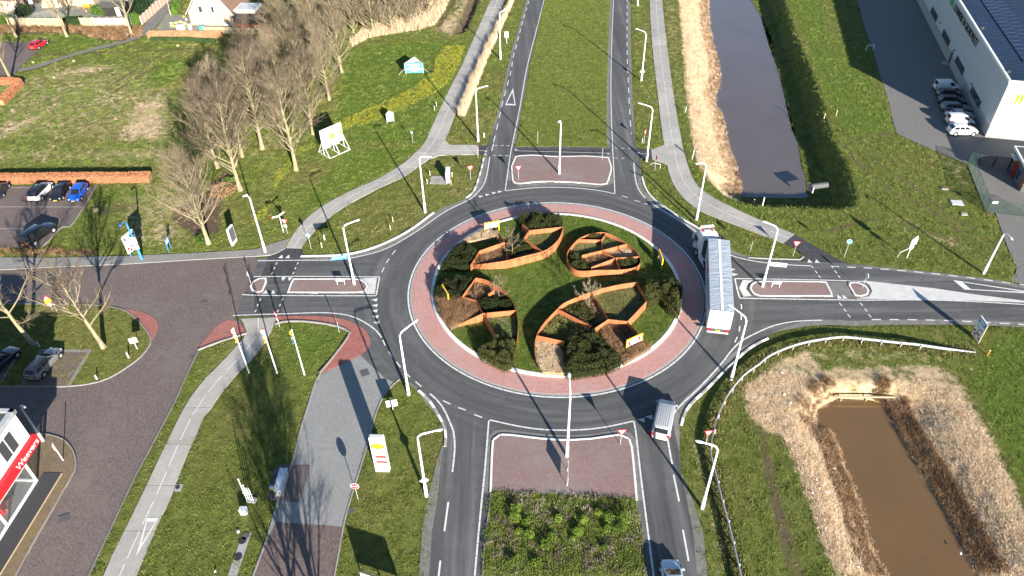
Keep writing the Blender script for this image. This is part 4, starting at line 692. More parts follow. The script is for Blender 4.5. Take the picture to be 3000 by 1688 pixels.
for x0 in (0, 210): TK += [('c4', (715+x0, 150), (741+x0, 182)), ('c4', (760+x0, 210), (785+x0, 239)), ('c4', (799+x0, 265), (827+x0, 298))]
for i, (rg, a, b) in enumerate(TK): jl(w_isl if i % 2 else e_isl, (rg, [a, b]), smooth=False, dash=9, w=0.14)
for sg in (('b3', [(30, 71), (975, 96)]), ('b2', [(1820, 68), (2290, 68)]), ('b3', [(1285, 101), (1385, 105)])): jl(nwp, sg, smooth=False, dash=40, w=0.09, z=0.058)
for par, l, r in ((nwp, nwp_l, nwp_r), (epp, ep_l, ep_r), (swp, swp_l, swp_r)):
    n = 90; a = along(l, np.linspace(0, length(l), n)); b = along(r, np.linspace(0, length(r), n)); mid = [tuple(p) for p in (a+b)/2]
    dash_line(par, mid, 0.1, 2.7, 0.55, 0.064)
def tri(par, pts, mat='road_white', z=Z1+.002):
    MB().sheet(pts, z).build('give_way_tooth', mat, par)
def tooth(rg, c, tip, s=0.62, par=None):
    x, y = G(rg, c); d = Vector(tip).normalized(); n = Vector((-d.y, d.x)); p = Vector((x, y)); tri(par or ring_road, [tuple(p+d*s*.55), tuple(p-d*s*.45+n*s*.42), tuple(p-d*s*.45-n*s*.42)], z=0.051)
for c in ((2265, 530), (2330, 512), (2397, 495), (2455, 482)): tooth('b2', c, (1, .25), .7)
for c in ((1192, 122), (1195, 178), (1192, 232), (1202, 290), (1210, 350)): tooth('c2', c, (-1, .1), .75)
for c in ((1300, 1330), (1378, 1301)): tooth('c3', c, (-1, .1), .75)
for c in ((2218, 1265), (2243, 1315)): tooth('b3', c, (1, -.05), .75)
for rg, c in (('b2', (255, 1135)), ('b2', (325, 1135)), ('b4', (415, 1180)), ('b4', (490, 1182))): tooth(rg, c, (0.1, 1), .75)
for rg, c in (('b2', (275, 1360)), ('b2', (340, 1362))): tooth(rg, c, (0, -1), .75)
for rg, c in (('c2', (95, 42)), ('c2', (172, 42)), ('c4', (710, 90)), ('c4', (765, 92))): tooth(rg, c, (-.1, 1), .75)
for rg, c in (('b2', (2308, 75)), ('b2', (2305, 108)), ('b3', (1265, 92)), ('b3', (35, 60)), ('b3', (965, 100))): tooth(rg, c, (-1, 0), .55)
def big_tri(par, rg, tip, bl, br, w, z=0.05):
    t_, a, b = [Vector(G(rg, p)) for p in (tip, bl, br)]; mb = MB(); c = (t_+a+b)/3
    ins = [c+(p-c)*k for p, k in ((t_, 1-4.2*w), (a, 1-2.6*w), (b, 1-2.6*w))]; o = [t_, a, b]
    for i in range(3): mb.add([(*o[i], z), (*o[(i+1) % 3], z), (*ins[(i+1) % 3], z), (*ins[i], z)], [(0, 1, 2, 3)])
    mb.build('warning_triangle', 'road_white', par)
big_tri(ring_road, 'f', (1290, 222), (1270, 265), (1297, 266), 0.09); big_tri(swp, 'd1', (1365, 1265), (1480, 865), (1600, 867), 0.12, 0.068)
big_tri(ring_road, 'f', (2640, 742), (2396, 705), (2425, 729), 0.10)
# alternating kerb blocks along the corners
def blocks(line, w, par, side, step=1.05, cols=('kerb_white', 'concrete_grey')):
    L = length(line); n = int(L/step)
    for i in range(n): kerb_run('k', [tuple(p) for p in along(line, np.linspace(i*step, (i+1)*step, 4))], w, 0.0, 0.14, cols[i % 2], par, step, side=side)
blocks(nw_edge[26:40], 0.25, ring_road, -1); blocks(spl(M(('c2', [(1625, 1040), (1735, 1145), (1810, 1265), (1880, 1400)]), ('d2', [(1895, 80), (1880, 200)])), 4), 0.28, ring_road, 1)
blocks(se_edge[6:46], 0.28, ring_road, -1); blocks(ne_edge[8:30], 0.25, ring_road, 1, cols=('kerb_white', 'kerb_white', )); kerb_run('kerb', nw_edge[:20], 0.3, 0, 0.14, 'kerb_white', ring_road, 1.0, side=1)
kerb_run('kerb', M(('b4', [(-200, 1150), (0, 1160), (330, 1170), (365, 1140)])), 0.2, 0, 0.1, 'concrete_grey', ring_road, 1.0, side=1)
# drain covers
for rg, c, s in (('c2', (1095, 858), 0.9), ('c1', (1938, 700), .4), ('c1', (2060, 140), .6), ('d1', (645, 875), .9), ('c2', (605, 950), .4), ('b3', (475, 385), .4), ('d2', (950, 795), .6), ('b1', (1345, 1200), .4)):
    x, y = G(rg, c); o = MB().box((x, y, .06), (s, s, .03), R_(25)).build('drain_cover', 'grey_dark'); o['kind'] = 'structure'
# ------------------------------------------------------------------ street lamps
def lamp(rg, b, hg, h, label, H=9.2, mat='white_paint', headmat='white_paint', group='tall white street lamps', name='street_lamp', arm=True, r0=0.122, node=True, bend=0.55, hl=0.75):
    x, y = G(rg, b); hx, hy = G(hg, h, H) if arm else (x, y); L = max(0.4, math.hypot(hx-x, hy-y)); a = math.atan2(hy-y, hx-x)
    o = thing(name, label, 'street lamp', (x, y, 0), a, group)
    p = MB().tube([(0, 0, 0), (0, 0, 1.6), (0, 0, 1.65), (0, 0, H-bend)], [r0*1.45, r0*1.35, r0, r0*.75], 10); p.build('pole', mat, o, smooth=40)
    L = min(L, 2.8); pts = [(bend*(1-math.cos(t)), 0, H-bend+bend*math.sin(t)) for t in np.linspace(0, math.pi/2, 5)]+[(L-hl*.3, 0, H+0.06)]
    MB().tube(pts, [r0*.75]*5+[r0*.6], 8).build('arm', mat, o, smooth=40)
    rings = []
    for sx, wy, hz in ((0, .05, .04), (.12, .13, .07), (.45, .17, .085), (.8, .13, .07), (.95, .03, .03)):
        rings.append([(L-hl*.35+sx*hl, wy*math.cos(t), H+.07+hz*math.sin(t)) for t in np.linspace(0, 2*math.pi, 9)[:-1]])
    MB().loft(rings).build('lamp_head', headmat, o, smooth=50)
    MB().box((L-hl*.35+.5*hl, 0, H-.012), (.45*hl, .2, .03)).build('lens', 'lamp_grey', o)
    if node: MB().tube([(0, 0, 1.62), (0, 0, 1.72)], r0*1.25, 10).build('collar', mat, o)
    return o
LAMPS = [('b2', (95, 1090), 'b1', (2475, 520), 'white lamp by the brick street at the cycle path mouth'), ('b2', (1702, 690), 'b2', (1735, 133), 'white lamp on the grass verge behind the grey cabinet'), ('b2', (990, 1415), 'b2', (1010, 775), 'white lamp on the red west island carrying a blue direction sign'),
         ('b3', (1855, 765), 'b3', (1875, 200), 'white lamp between ring road and east cycle path, in front of the canal'), ('d3', (1912, 765), 'd3', (1895, 103), 'white lamp beside the south exit lane near the crash barrier'), ('d3', (552, 250), 'c3', (575, 890), 'white lamp standing on the south brick island'),
         ('c3', (2203, 925), 'c3', (2200, 185), 'white lamp with its head in front of the trailer roof'), ('d2', (1715, 645), 'c2', (1830, 1435), 'white lamp with a diamond sign beside the petrol price pylon'), ('c2', (1537, 1075), 'c2', (1595, 345), 'white lamp on the grass tip between service road and ring'),
         ('a2', (2460, 598), 'a2', (2530, 85), 'farthest white lamp on the verge left of the north road'), ('a2', (2235, 1425), 'a2', (2310, 872), 'white lamp beside the north-west path, near the reed strip end'), ('a3', (1300, 815), 'a3', (1260, 297), 'white lamp with a yellow diamond priority sign'),
         ('b3', (1353, 175), 'a3', (1290, 1045), 'white lamp at the corner of the north-east path branch'), ('f', (1917, 722), 'f', (1925, 560), 'white lamp on the red east island carrying a white direction sign'), ('b3', (475, 305), 'a3', (475, 1225), 'white lamp standing on the north brick island'),
         ('b4', (2165, 1305), 'b4', (2440, 950), 'white lamp at the far right before the yard entrance'), ('a3', (1262, 60), 'a3', (1215, -520), 'lamp at the top edge of the photo, only its foot visible')]
LO = []
for rg, b, hg, h, lb in LAMPS:
    H = 6.6 if 'far right' in lb else (10.0 if 'top edge' in lb else 9.2)
    LO.append(lamp(rg, b, hg, h, lb, H))
lamp('d1', (440, 95), 'c1', (225, 1195), 'grey lamp behind the white shop building', HT('d1', (440, 95), 'c1', (225, 1185)), 'galv', 'galv', None)
blamp = lamp('b1', (1430, 1165), 'b1', (1215, 815), 'blue lamp post with sign boards on the brick street pavement', HT('b1', (1430, 1165), 'b1', (1240, 765)), 'lamp_blue', 'blue', None)
# ------------------------------------------------------------------ traffic signs
def post(o, h, r=0.038, mat='galv', x=0, y=0): return MB().tube([(x, y, 0), (x, y, h)], r, 8).build('post', mat, o)
def give_way(rg, b, face, label, h=2.3, plate=False, s=0.5, back=False, red=False):
    x, y = G(rg, b); o = thing('give_way_sign', label, 'sign', (x, y, 0), 0, 'give way signs'); post(o, h)
    fr = frame((0, 0, h-.05), face); n = fr[3]; tri_ = [(-s, .42*s), (s, .42*s), (0, -1.3*s)]
    mb = MB(); a = [fr[0]+fr[1]*p[0]+fr[2]*p[1]+n*.05 for p in tri_]; b2 = [p-n*.03 for p in a]; mb.add([tuple(p) for p in a+b2], [(0, 1, 2), (5, 4, 3), (0, 3, 4, 1), (1, 4, 5, 2), (2, 5, 3, 0)]); p1 = mb.build('sign_plate', 'red_sign', o)
    m2 = MB(); flatpoly(m2, [(-s*.66, .24*s), (s*.66, .24*s), (0, -.92*s)], fr, .056); m2.build('sign_face', 'white_paint', p1)
    if plate: fr = frame((0, 0, h-.95), face); MB().obox(tuple(fr[0]+n*.05-fr[2]*.2), tuple(fr[0]+n*.05+fr[2]*.2), .42, .02, tuple(n)).build('sub_plate', 'white_paint', o)
    return o
CAMF = R_(-90)
give_way('b2', (2160, 362), R_(-70), 'give way sign on the grass corner right of the grey cabinet'); give_way('b3', (65, 362), R_(-85), 'give way sign on the left end of the north brick island')
give_way('c2', (838, 447), R_(-150), 'give way sign in front of the red brick corner by the flag poles'); give_way('c2', (242, 400), R_(-135), 'give way sign with a white plate beside the south-west cycle path mouth', plate=True)
give_way('d3', (1087, 130), R_(-90), 'give way sign at the right end of the south brick island'); give_way('d3', (1942, 140), R_(-85), 'give way sign in the grass next to the crash barrier'); give_way('b4', (250, 1130), R_(-100), 'give way sign on the grass tip beside the east path asphalt')
give_way('b3', (2397, 1080), R_(-20), 'give way sign on the verge right of the truck'); give_way('b2', (318, 903), R_(-100), 'give way sign with a white plate beside the white mill signpost', plate=True)
give_way('a3', (1325, 1449), R_(-30), 'small give way sign at the north-east path branch'); give_way('b2', (2232, 143), R_(20), 'narrow edge-on give way sign at the north-west branch end'); give_way('b3', (1435, 262), R_(5), 'edge-on red sign beside a bent white rail near the east path')
give_way('a3', (258, 1449), R_(175), 'thin sign post with red edge on the north median corner', s=.3); give_way('b3', (905, 170), R_(0), 'thin post on the top right of the north brick island', h=2.6, s=.28)
def round_sign(rg, b, face, label, h, face_mat, r=0.33, mark=None, name='round_sign', postmat='galv'):
    x, y = G(rg, b); o = thing(name, label, 'sign', (x, y, 0), 0); post(o, h, mat=postmat); fr = frame((0, 0, h), face); n = fr[3]
    p = MB().disc(tuple(fr[0]+n*.05), r, n, 24, .03).build('sign_plate', 'white_paint', o); MB().disc(tuple(fr[0]+n*.068), r*.9, n, 24, .006).build('sign_face', face_mat, p)
    if mark == 'bar': MB().obox(tuple(fr[0]+n*.076-fr[1]*r*.65), tuple(fr[0]+n*.076+fr[1]*r*.65), .006, r*.32, tuple(fr[2])).build('white_bar', 'white_paint', p)
    if mark == 'path':
        mb = MB()
        for sx in (-.13, .13): mb.disc(tuple(fr[0]+n*.076+fr[1]*sx*r/.33-fr[2]*.08), .07, n, 12, .006)
        mb.obox(tuple(fr[0]+n*.078-fr[1]*.1+fr[2]*.05), tuple(fr[0]+n*.078+fr[1]*.1+fr[2]*.05), .006, .05, tuple(fr[2])); mb.build('cycle_symbol', 'white_paint', p)
    if mark == 'arrow': mb = MB(); flatpoly(mb, [(-.2, .14), (-.14, .2), (.06, 0), (.12, .08), (.16, -.18), (-.1, -.12), (0, -.06)], fr, .078); mb.build('white_arrow', 'white_paint', p)
    return o
round_sign('b2', (555, 1055), R_(-110), 'round blue cycle path sign by the north-west path mouth', 2.3, 'sign_blue', mark='path'); round_sign('b4', (765, 1140), R_(-115), 'round blue cycle path sign on the grass north of the east road', 2.6, 'sign_blue', .34, mark='path')
round_sign('b1', (2530, 1420), R_(-170), 'round sign seen nearly from the side on the west refuge tip', 1.9, 'blue', .3, mark='arrow'); round_sign('c4', (945, 8), R_(0), 'round blue keep-right sign on the east refuge', 2.1, 'blue', .36, mark='arrow')
round_sign('d2', (1028, 678), R_(-95), 'round red no-entry sign beside the service road', 2.2, 'red_sign', .42, mark='bar'); 
o = round_sign('a2', (1578, 1435), R_(-120), 'small blue and white path sign on the lawn north-west', 1.9, 'sign_blue', .24, mark='path')
# white edge barrier near it
def bollards(items, label_fmt):
    for rg, c, h, mat, lb in items:
        x, y = G(rg, c); o = thing('bollard', lb, 'bollard', (x, y, 0), random.uniform(0, 1), 'small marker posts'); MB().box((0, 0, h/2), (.14, .14, h), 0, .85).build('post', mat, o); MB().box((0, 0, h+.03), (.12, .12, .06), 0, .6).build('cap', 'white_paint' if mat != 'white_paint' else 'galv', o)
bollards([('b2', (1750, 318), .75, 'wood_post', 'wooden post behind the left end of the cabinet slab'), ('b2', (1722, 402), .75, 'wood_post', 'wooden post in front of the left end of the cabinet slab'), ('b2', (1973, 332), .75, 'wood_post', 'wooden post behind and right of the grey cabinet'), ('b2', (1962, 412), .75, 'wood_post', 'wooden post in front and right of the grey cabinet'),
          ('b2', (1378, 787), .8, 'wood_post', 'farther of two wooden posts on the verge left of the verge lamp'), ('b2', (1352, 867), .8, 'wood_post', 'nearer of two wooden posts on the verge left of the verge lamp'), ('b2', (690, 965), 1.1, 'white_paint', 'white marker post right of the round path sign'), ('b2', (663, 1045), .8, 'wood_post', 'short post nearest the white kerb beside the round path sign'),
          ('a2', (1815, 1072), .8, 'galv', 'grey post on the lawn beside the daffodil strip'), ('a2', (1797, 1115), .8, 'wood_post', 'wooden post on the lawn beside the daffodil strip'), ('a2', (1648, 315), 1.1, 'wood_post', 'single pale post before the reed edge of the thicket'), ('a2', (2295, 1385), .8, 'white_paint', 'white marker post near the north-west lamp'),
          ('a3', (1310, 1438), .8, 'white_paint', 'white marker post beside the small give way sign'), ('b3', (2518, 620), 1.4, 'white_paint', 'white post at the canal end'), ('b3', (2432, 595), .6, 'dark_steel', 'dark stub left of the white post at the canal end'), ('a4', (562, 1195), .9, 'wood_post', 'left yellow-white post on the canal bank edge'), ('a4', (683, 1162), .9, 'wood_post', 'right post on the canal bank edge'),
          ('c1', (1300, 708), .9, 'white_paint', 'white stake on the street green near the small board'), ('c1', (980, 922), .7, 'white_paint', 'white bollard at the tip of the street green'), ('c1', (405, 600), .9, 'post_white', 'pale stake in shade behind the silver estate car'), ('c4', (2205, 680), .8, 'orange', 'orange marker at the end of the crash barrier')], '')
# bent rail and odd poles
x, y = G('b3', (1488, 252)); o = thing('bent_rail', 'bent white tube rail beside the edge-on red sign', 'rail', (x, y, 0)); MB().tube([(0, 0, 0), (0, 0, .8), (-1.1, .2, 1.0), (-1.5, .4, .5)], .035, 6).build('tube', 'white_paint', o)
# priority diamonds
def diamond(par, z, face, yellow):
    fr = frame((0, 0, z), face-par.rotation_euler.z); n = fr[3]; s = .45; mb = MB(); d = [(0, s), (s, 0), (0, -s), (-s, 0)]; a = [tuple(fr[0]+fr[1]*p[0]+fr[2]*p[1]+n*.16) for p in d]; b = [tuple(Vector(p)-n*.03) for p in a]
    mb.add(a+b, [(0, 3, 2, 1), (4, 5, 6, 7)]+[(i, (i+1) % 4, 4+(i+1) % 4, 4+i) for i in range(4)]); p = mb.build('diamond_sign', 'white_paint', par)
    if yellow: m = MB(); flatpoly(m, [(q[0]*.55, q[1]*.55) for q in d], fr, .17); m.build('yellow_field', 'yellow', p)
diamond(LO[11], 1.9, R_(-90), True); diamond(LO[7], 2.3, R_(100), False)
def arm_sign(par, z, length_, ang, mat, side=1, h=.55, trim=None):
    fr = frame((0, 0, z), ang-par.rotation_euler.z); c = fr[0]+fr[1]*side*(length_/2+.2); p = MB().obox(tuple(c-fr[1]*length_/2+fr[3]*.1), tuple(c+fr[1]*length_/2+fr[3]*.1), .05, h, (0, 0, 1)).build('direction_sign', mat, par)
    q = MB(); flatpoly(q, [(side*(.35), -.02), (side*(length_-.2), -.02), (side*(length_-.2), .1), (side*.35, .1)], fr, .13); q.build('sign_text_line', 'white_paint' if mat != 'white_paint' else 'sign_blue', p); q = MB(); flatpoly(q, circ2(.16, 16, side*(length_-.1), 0), fr, .132); q.build('sign_symbol', 'sign_blue' if mat == 'white_paint' else 'white_paint', p)
arm_sign(LO[2], 4.6, 1.9, R_(-80), 'sign_blue', -1); arm_sign(LO[13], 3.8, 1.9, R_(-100), 'white_paint', 1)
# low blue name plates on the islands, info plate on south island
def low_plate(rg, b, face, label, w=1.1, h=.35, z=.75, mat='sign_blue', legs='white_paint', trim='white_paint'):
    x, y = G(rg, b); o = thing('low_sign', label, 'sign', (x, y, .12), 0); fr = frame((0, 0, z), face)
    for s in (-1, 1): MB().tube([tuple(fr[1]*s*w*.42), tuple(fr[1]*s*w*.42+fr[2]*(z+h/2))], .03, 6).build('leg', legs, o)
    p = MB().obox(tuple(fr[0]-fr[1]*w/2+fr[3]*.05), tuple(fr[0]+fr[1]*w/2+fr[3]*.05), .03, h).build('board', trim, o); q = MB(); flatpoly(q, [(-w*.46, -h*.38), (w*.46, -h*.38), (w*.46, h*.38), (-w*.46, h*.38)], fr, .068); q.build('board_face', mat, p)
    q = MB(); flatpoly(q, [(-w*.3, -h*.12), (w*.3, -h*.12), (w*.3, h*.12), (-w*.3, h*.12)], fr, .072); q.build('place_name', 'white_paint', p); return o
low_plate('b2', (858, 1420), R_(-90), 'low blue name plate on the west island'); low_plate('b4', (72, 1449), R_(-95), 'low blue name plate on the east island'); low_plate('d3', (555, 473), R_(-5), 'low board on white legs seen from its edge on the south island', 2.0, 1.0, 1.0, 'sign_blue')
# mill-shaped signpost, box board, small boards
x, y = G('b2', (278, 890)); o = thing('fingerpost', 'white cycle fingerpost with three crossed arms', 'signpost', (x, y, 0)); post(o, 2.9, .05, 'white_paint')
for a, z in ((R_(200), 2.75), (R_(60), 2.85), (R_(-60), 2.6)): MB().obox((0, 0, z), (1.1*math.cos(a), 1.1*math.sin(a), z), .03, .22).build('finger', 'white_paint', o); MB().obox((.95*math.cos(a), .95*math.sin(a), z), (1.12*math.cos(a), 1.12*math.sin(a), z), .034, .225).build('finger_tip', 'red_sign', o)
def board(name, rg, b, face, w, h, z, label, mat='white_paint', cat='sign', legs=2, legmat='white_paint', thick=.06):
    x, y = G(rg, b); o = thing(name, label, cat, (x, y, 0)); fr = frame((0, 0, z), face)
    for s in ([-.4, .4] if legs == 2 else [0]): MB().tube([tuple(fr[1]*s*w), tuple(fr[1]*s*w+fr[2]*(z+h*.45))], .05, 6).build('leg', legmat, o)
    p = MB().obox(tuple(fr[0]-fr[1]*w/2+fr[3]*.06), tuple(fr[0]+fr[1]*w/2+fr[3]*.06), thick, h).build('board', mat, o); return o, fr, p
board('white_board', 'c2', (1377, 1225), R_(-80), 1.15, .95, 1.1, 'square white board on one post at the grass tip', legs=1); board('white_board', 'c1', (1385, 620), R_(-70), .85, .75, 1.55, 'small white board on one post on the street green', legs=1)
board('white_board', 'a2', (2522, 440), R_(-90), .75, 1.2, 1.9, 'small white plate on a post left of the north road', legs=1); 
board('white_board', 'a3', (1740, 1135), R_(0), .5, .5, .9, 'edge-on small plate left of the reed bank', legs=1); board('white_board', 'b3', (1812, 155), R_(-10), .4, 1.0, 1.2, 'narrow edge-on plate between east path and reed bank', legs=1)
x, y = G('d1', (640, 290)); o = thing('edge_on_sign', 'thin white sign post seen from the side before the shop', 'sign', (x, y, .12)); post(o, 2.6, .05, 'white_paint'); MB().box((0, 0, 2.2), (.06, .5, .7), R_(20)).build('sign_plate', 'white_paint', o)
# street boards behind the left tree
x, y = G('s', (180, 910)); o = thing('roadworks_sign', 'leaning yellow and red warning boards behind the bare street tree', 'sign', (x, y, .1)); fr = frame((-1.0, 0, 1.5), R_(-60)); 
for s in (-.5, .5): MB().tube([(s*.8, s*.4, 0), (-.6, 0, 1.0)], .03, 6).build('leg', 'galv', o)
post(o, 2.4, .035, x=-1.0); MB().obox(tuple(fr[0]-fr[1]*.35+fr[3]*.05), tuple(fr[0]+fr[1]*.35+fr[3]*.05), .03, .5).build('yellow_plate', 'yellow', o)
q = MB(); flatpoly(q, [(-.4, .28), (.4, .28), (0, .95)], fr, .07); p = q.build('warning_plate', 'red_sign', o); q = MB(); flatpoly(q, [(-.24, .36), (.24, .36), (0, .76)], fr, .076); q.build('warning_face', 'white_paint', p)
p = MB().disc(tuple(fr[0]-fr[2]*.55+fr[3]*.06), .33, fr[3], 20, .03).build('round_plate', 'red_sign', o); MB().disc(tuple(fr[0]-fr[2]*.55+fr[3]*.08), .24, fr[3], 20, .01).build('round_face', 'white_paint', p)
# blue frame board and portal
x, y = G('b1', (1705, 1095)); x2, y2 = G('b1', (1725, 1050)); o = thing('blue_frame_board', 'small blue frame with a white notice on the lawn', 'sign', (x, y, 0)); h = HT('b1', (1705, 1095), 'b1', (1665, 975))
for dx, dy in ((0, 0), (x2-x, y2-y)): MB().tube([(dx, dy, 0), (dx, dy, h)], .05, 6).build('leg', 'lamp_blue', o)
MB().obox((0, 0, h), (x2-x, y2-y, h), .09, .09).build('top_bar', 'lamp_blue', o); MB().obox((0, 0, h-.45), ((x2-x), (y2-y), h-.45), .03, .6).build('notice', 'white_paint', o)
x, y = G('b1', (2335, 1030)); x2, y2 = G('b1', (2368, 990)); H = HT('b1', (2335, 1030), 'b1', (2272, 865)); o = thing('advertising_column', 'tall white edged advertising panel with dark face behind the bare tree row', 'sign', (x, y, 0)); d = Vector((x2-x, y2-y, 0)); d = d.normalized()*1.3
MB().obox((0, 0, H*.58), tuple(d+Vector((0, 0, H*.58))), .26, H*.84).build('frame', 'white_paint', o); MB().obox(tuple(d*.06+Vector((0, 0, H*.58))), tuple(d*.94+Vector((0, 0, H*.58))), .29, H*.76).build('poster_face', 'grey_dark', o); MB().obox((0, 0, H*.08), tuple(d+Vector((0, 0, H*.08))), .2, H*.16).build('foot', 'post_white', o)
# twin sign boards (left street and right road)
def town_board(o, fr, w, h):
    p = MB().obox(tuple(fr[0]-fr[1]*w/2), tuple(fr[0]+fr[1]*w/2), .12, h).build('panel', 'white_paint', o)
    def rect(nm, x0, y0, x1, y1, mat, off=.066): q = MB(); flatpoly(q, [(x0*w, y0*h), (x1*w, y0*h), (x1*w, y1*h), (x0*w, y1*h)], fr, off); q.build(nm, mat, p)
    rect('blue_header', -.44, .22, .44, .46, 'blue'); rect('header_text', -.36, .36, .36, .42, 'white_paint', .07); rect('header_text', -.28, .27, .28, .33, 'white_paint', .07)
    for x0, y0, m in ((-.46, -.30, 'red_sign'), (.12, -.30, 'red_sign'), (-.30, -.44, 'red_sign'), (.28, -.44, 'red_sign'), (-.12, -.30, 'grey_dark'), (-.1, -.13, 'orange')): rect('map_block', x0, y0, x0+.2, y0+.11, m)
    q = MB(); flatpoly(q, circ2(.13*w, 20, -.22*w, .06*h), fr, .066); q.build('emblem', 'grey_dark', p); q = MB(); flatpoly(q, circ2(.09*w, 20, -.22*w, .06*h), fr, .07); q.build('emblem_centre', 'white_paint', p); rect('small_text', .05, 0, .4, .04, 'grey_dark'); rect('small_text', .08, .08, .36, .12, 'lamp_grey')
rx_, ry_ = G('c4', (2112, 556)); H = HT('c4', (2112, 556), 'c4', (2222, 372)); lx, ly = G('c4', (2147, 278), H); dv = Vector((lx-rx_, ly-ry_)); o = thing('town_information_board', 'large town information board with blue header right of the crash barrier', 'sign', (rx_, ry_, 0)); W_ = dv.length; na = math.atan2(dv.y, dv.x)+R_(90); fr = frame((dv.x/2, dv.y/2, H/2+.1), na); print('tb', H, W_, math.degrees(na))
for p in ((0, 0), (dv.x, dv.y)): MB().tube([(p[0], p[1], 0), (p[0], p[1], H)], .07, 8).build('leg', 'tan_paint', o)
town_board(o, fr, W_, H-.2)
x, y = G('b1', (1310, 1115)); o = thing('town_information_board', 'tilted town information board with blue header at the blue lamp', 'sign', (x, y, 0)); H = HT('b1', (1310, 1115), 'b1', (1260, 900)); fr = frame((.6, .3, H-1.55), R_(-18)); town_board(o, fr, 2.1, 2.7)
for s in (-1, 1): MB().tube([tuple(Vector((.6, .3, 0))+fr[1]*s*.8), tuple(Vector((.6, .3, 0))+fr[1]*s*.8+Vector((0, 0, H-1)))], .05, 8).build('leg', 'lamp_blue', o)
fr2 = frame((0, 0, 3.2), R_(-75)-blamp.rotation_euler.z); p = MB().obox(tuple(fr2[0]-fr2[1]*.62+fr2[3]*.1), tuple(fr2[0]+fr2[1]*.3+fr2[3]*.1), .04, 1.1).build('zone_plate', 'white_paint', blamp); q = MB(); flatpoly(q, circ2(.3, 20, -.16, .1), fr2, .13); q.build('zone_ring', 'red_sign', p); q = MB(); flatpoly(q, circ2(.25, 20, -.16, .1), fr2, .134); q.build('zone_face', 'white_paint', p)
MB().obox(tuple(fr2[0]-fr2[2]*1.05-fr2[1]*.3+fr2[3]*.1), tuple(fr2[0]-fr2[2]*1.05+fr2[1]*.3+fr2[3]*.1), .04, .55).build('parking_plate', 'post_white', blamp)
# white sign seen from behind with bent post, on the east grass
x, y = G('b4', (1395, 1145)); o = thing('bypass_sign', 'white sign backs with a pointed top on posts in the east grass', 'sign', (x, y, 0)); post(o, 3.2, .05, 'white_paint'); fr = frame((0, 0, 2.6), R_(-75)); q = MB()
out = [(-.35, -.45), (.5, -.45), (.55, .25), (.3, .95), (-.35, .35)]; A = [tuple(fr[0]+fr[1]*p[0]+fr[2]*p[1]+fr[3]*.06) for p in out]; B = [tuple(Vector(p)-fr[3]*.04) for p in A]; q.add(A+B, [(0, 1, 2, 3, 4), (9, 8, 7, 6, 5)]+[(i, (i+1) % 5, 5+(i+1) % 5, 5+i) for i in range(5)]); q.build('sign_plate', 'white_paint', o); MB().disc(tuple(fr[0]-fr[2]*.85+fr[3]*.05), .36, fr[3], 20, .04).build('round_plate', 'white_paint', o)
xx, yy = G('b4', (1300, 1140)); v = Vector((xx-x, yy-y, 0)); MB().tube([tuple(v), tuple(v*.9+Vector((0, 0, .8))), tuple(Vector((0, 0, 1.7)))], .04, 6).build('stay', 'white_paint', o)
# advance sign past the right edge that only shows its shadow, tall panel at the bottom edge
sdv = (-math.cos(SUN_AZ), -math.sin(SUN_AZ)); S_ = [G('d2', p) for p in ((910, 950), (1288, 1072), (1372, 1432), (985, 1312))]; tv = uv('d2', (1012, 1403)); best = min(np.linspace(1, 9, 400), key=lambda h: abs(pix(S_[0][0]-sdv[0]*h/math.tan(SUN_EL), S_[0][1]-sdv[1]*h/math.tan(SUN_EL), h)[1]-tv[1]))
T_ = [Vector((S_[i][0]-sdv[0]*best/math.tan(SUN_EL), S_[i][1]-sdv[1]*best/math.tan(SUN_EL))) for i in (0, 1)]; zb = best-math.dist(S_[0], S_[3])*math.tan(SUN_EL); print('board', best, zb, T_)
o = thing('large_board', 'large white panel on legs, its top edge at the bottom of the photo', 'sign', (T_[0].x, T_[0].y, 0)); dv = T_[1]-T_[0]; MB().obox((0, 0, (best+zb)/2), (dv.x, dv.y, (best+zb)/2), .1, best-zb).build('panel', 'white_paint', o); MB().obox((0, 0, best), (dv.x, dv.y, best), .13, .1).build('top_edge', 'grey_dark', o)
for s in (.0, .5, 1.0): MB().tube([(dv.x*s, dv.y*s+.12, 0), (dv.x*s, dv.y*s+.12, best)], .06, 6).build('leg', 'grey_dark', o)
# ------------------------------------------------------------------ flag poles
def ring_disc(mb, c, r, n=8): return mb
for rg, b, tp, lb, cols in (('t8', (335, 720), (140, 235), 'left flag pole by the cycle path with white top', ('flag_white', 'flag_yellow')), ('t8', (640, 720), (495, 240), 'middle flag pole with a red top and furled flag', ('flag_white', 'flag_yellow')), ('t8', (938, 737), (790, 250), 'right flag pole with a furled yellow and blue flag', ('flag_yellow', 'flag_blue'))):
    x, y = G(rg, b); H = HT(rg, b, rg, tp); o = thing('flag_pole', lb, 'flag pole', (x, y, 0), 0, 'flag poles on the lawn'); MB().tube([(0, 0, 0), (0, 0, H*.5), (0, 0, H)], [.085, .07, .045], 10).build('pole', 'white_paint', o, smooth=40)
    MB().disc((0, 0, H+.03), .09, (0, 0, 1), 12, .08).build('knob', 'red' if 'red top' in lb else 'white_paint', o)
    r = random.Random(len(lb))
    for k, cm in enumerate(cols):
        mb = MB(); rings = []
        for i in range(7):
            z = H-.15-k*.9-i*.17; w_ = .1+.08*math.sin(i*1.1+k); rings.append([(-.1-w_*(.9+.5*math.cos(t)), .07*math.sin(t)+.03*math.sin(i*2+k), z+.05*math.cos(t*2)) for t in np.linspace(0, 2*math.pi, 8)[:-1]])
        mb.loft(rings).build('flag', cm, o, smooth=60)
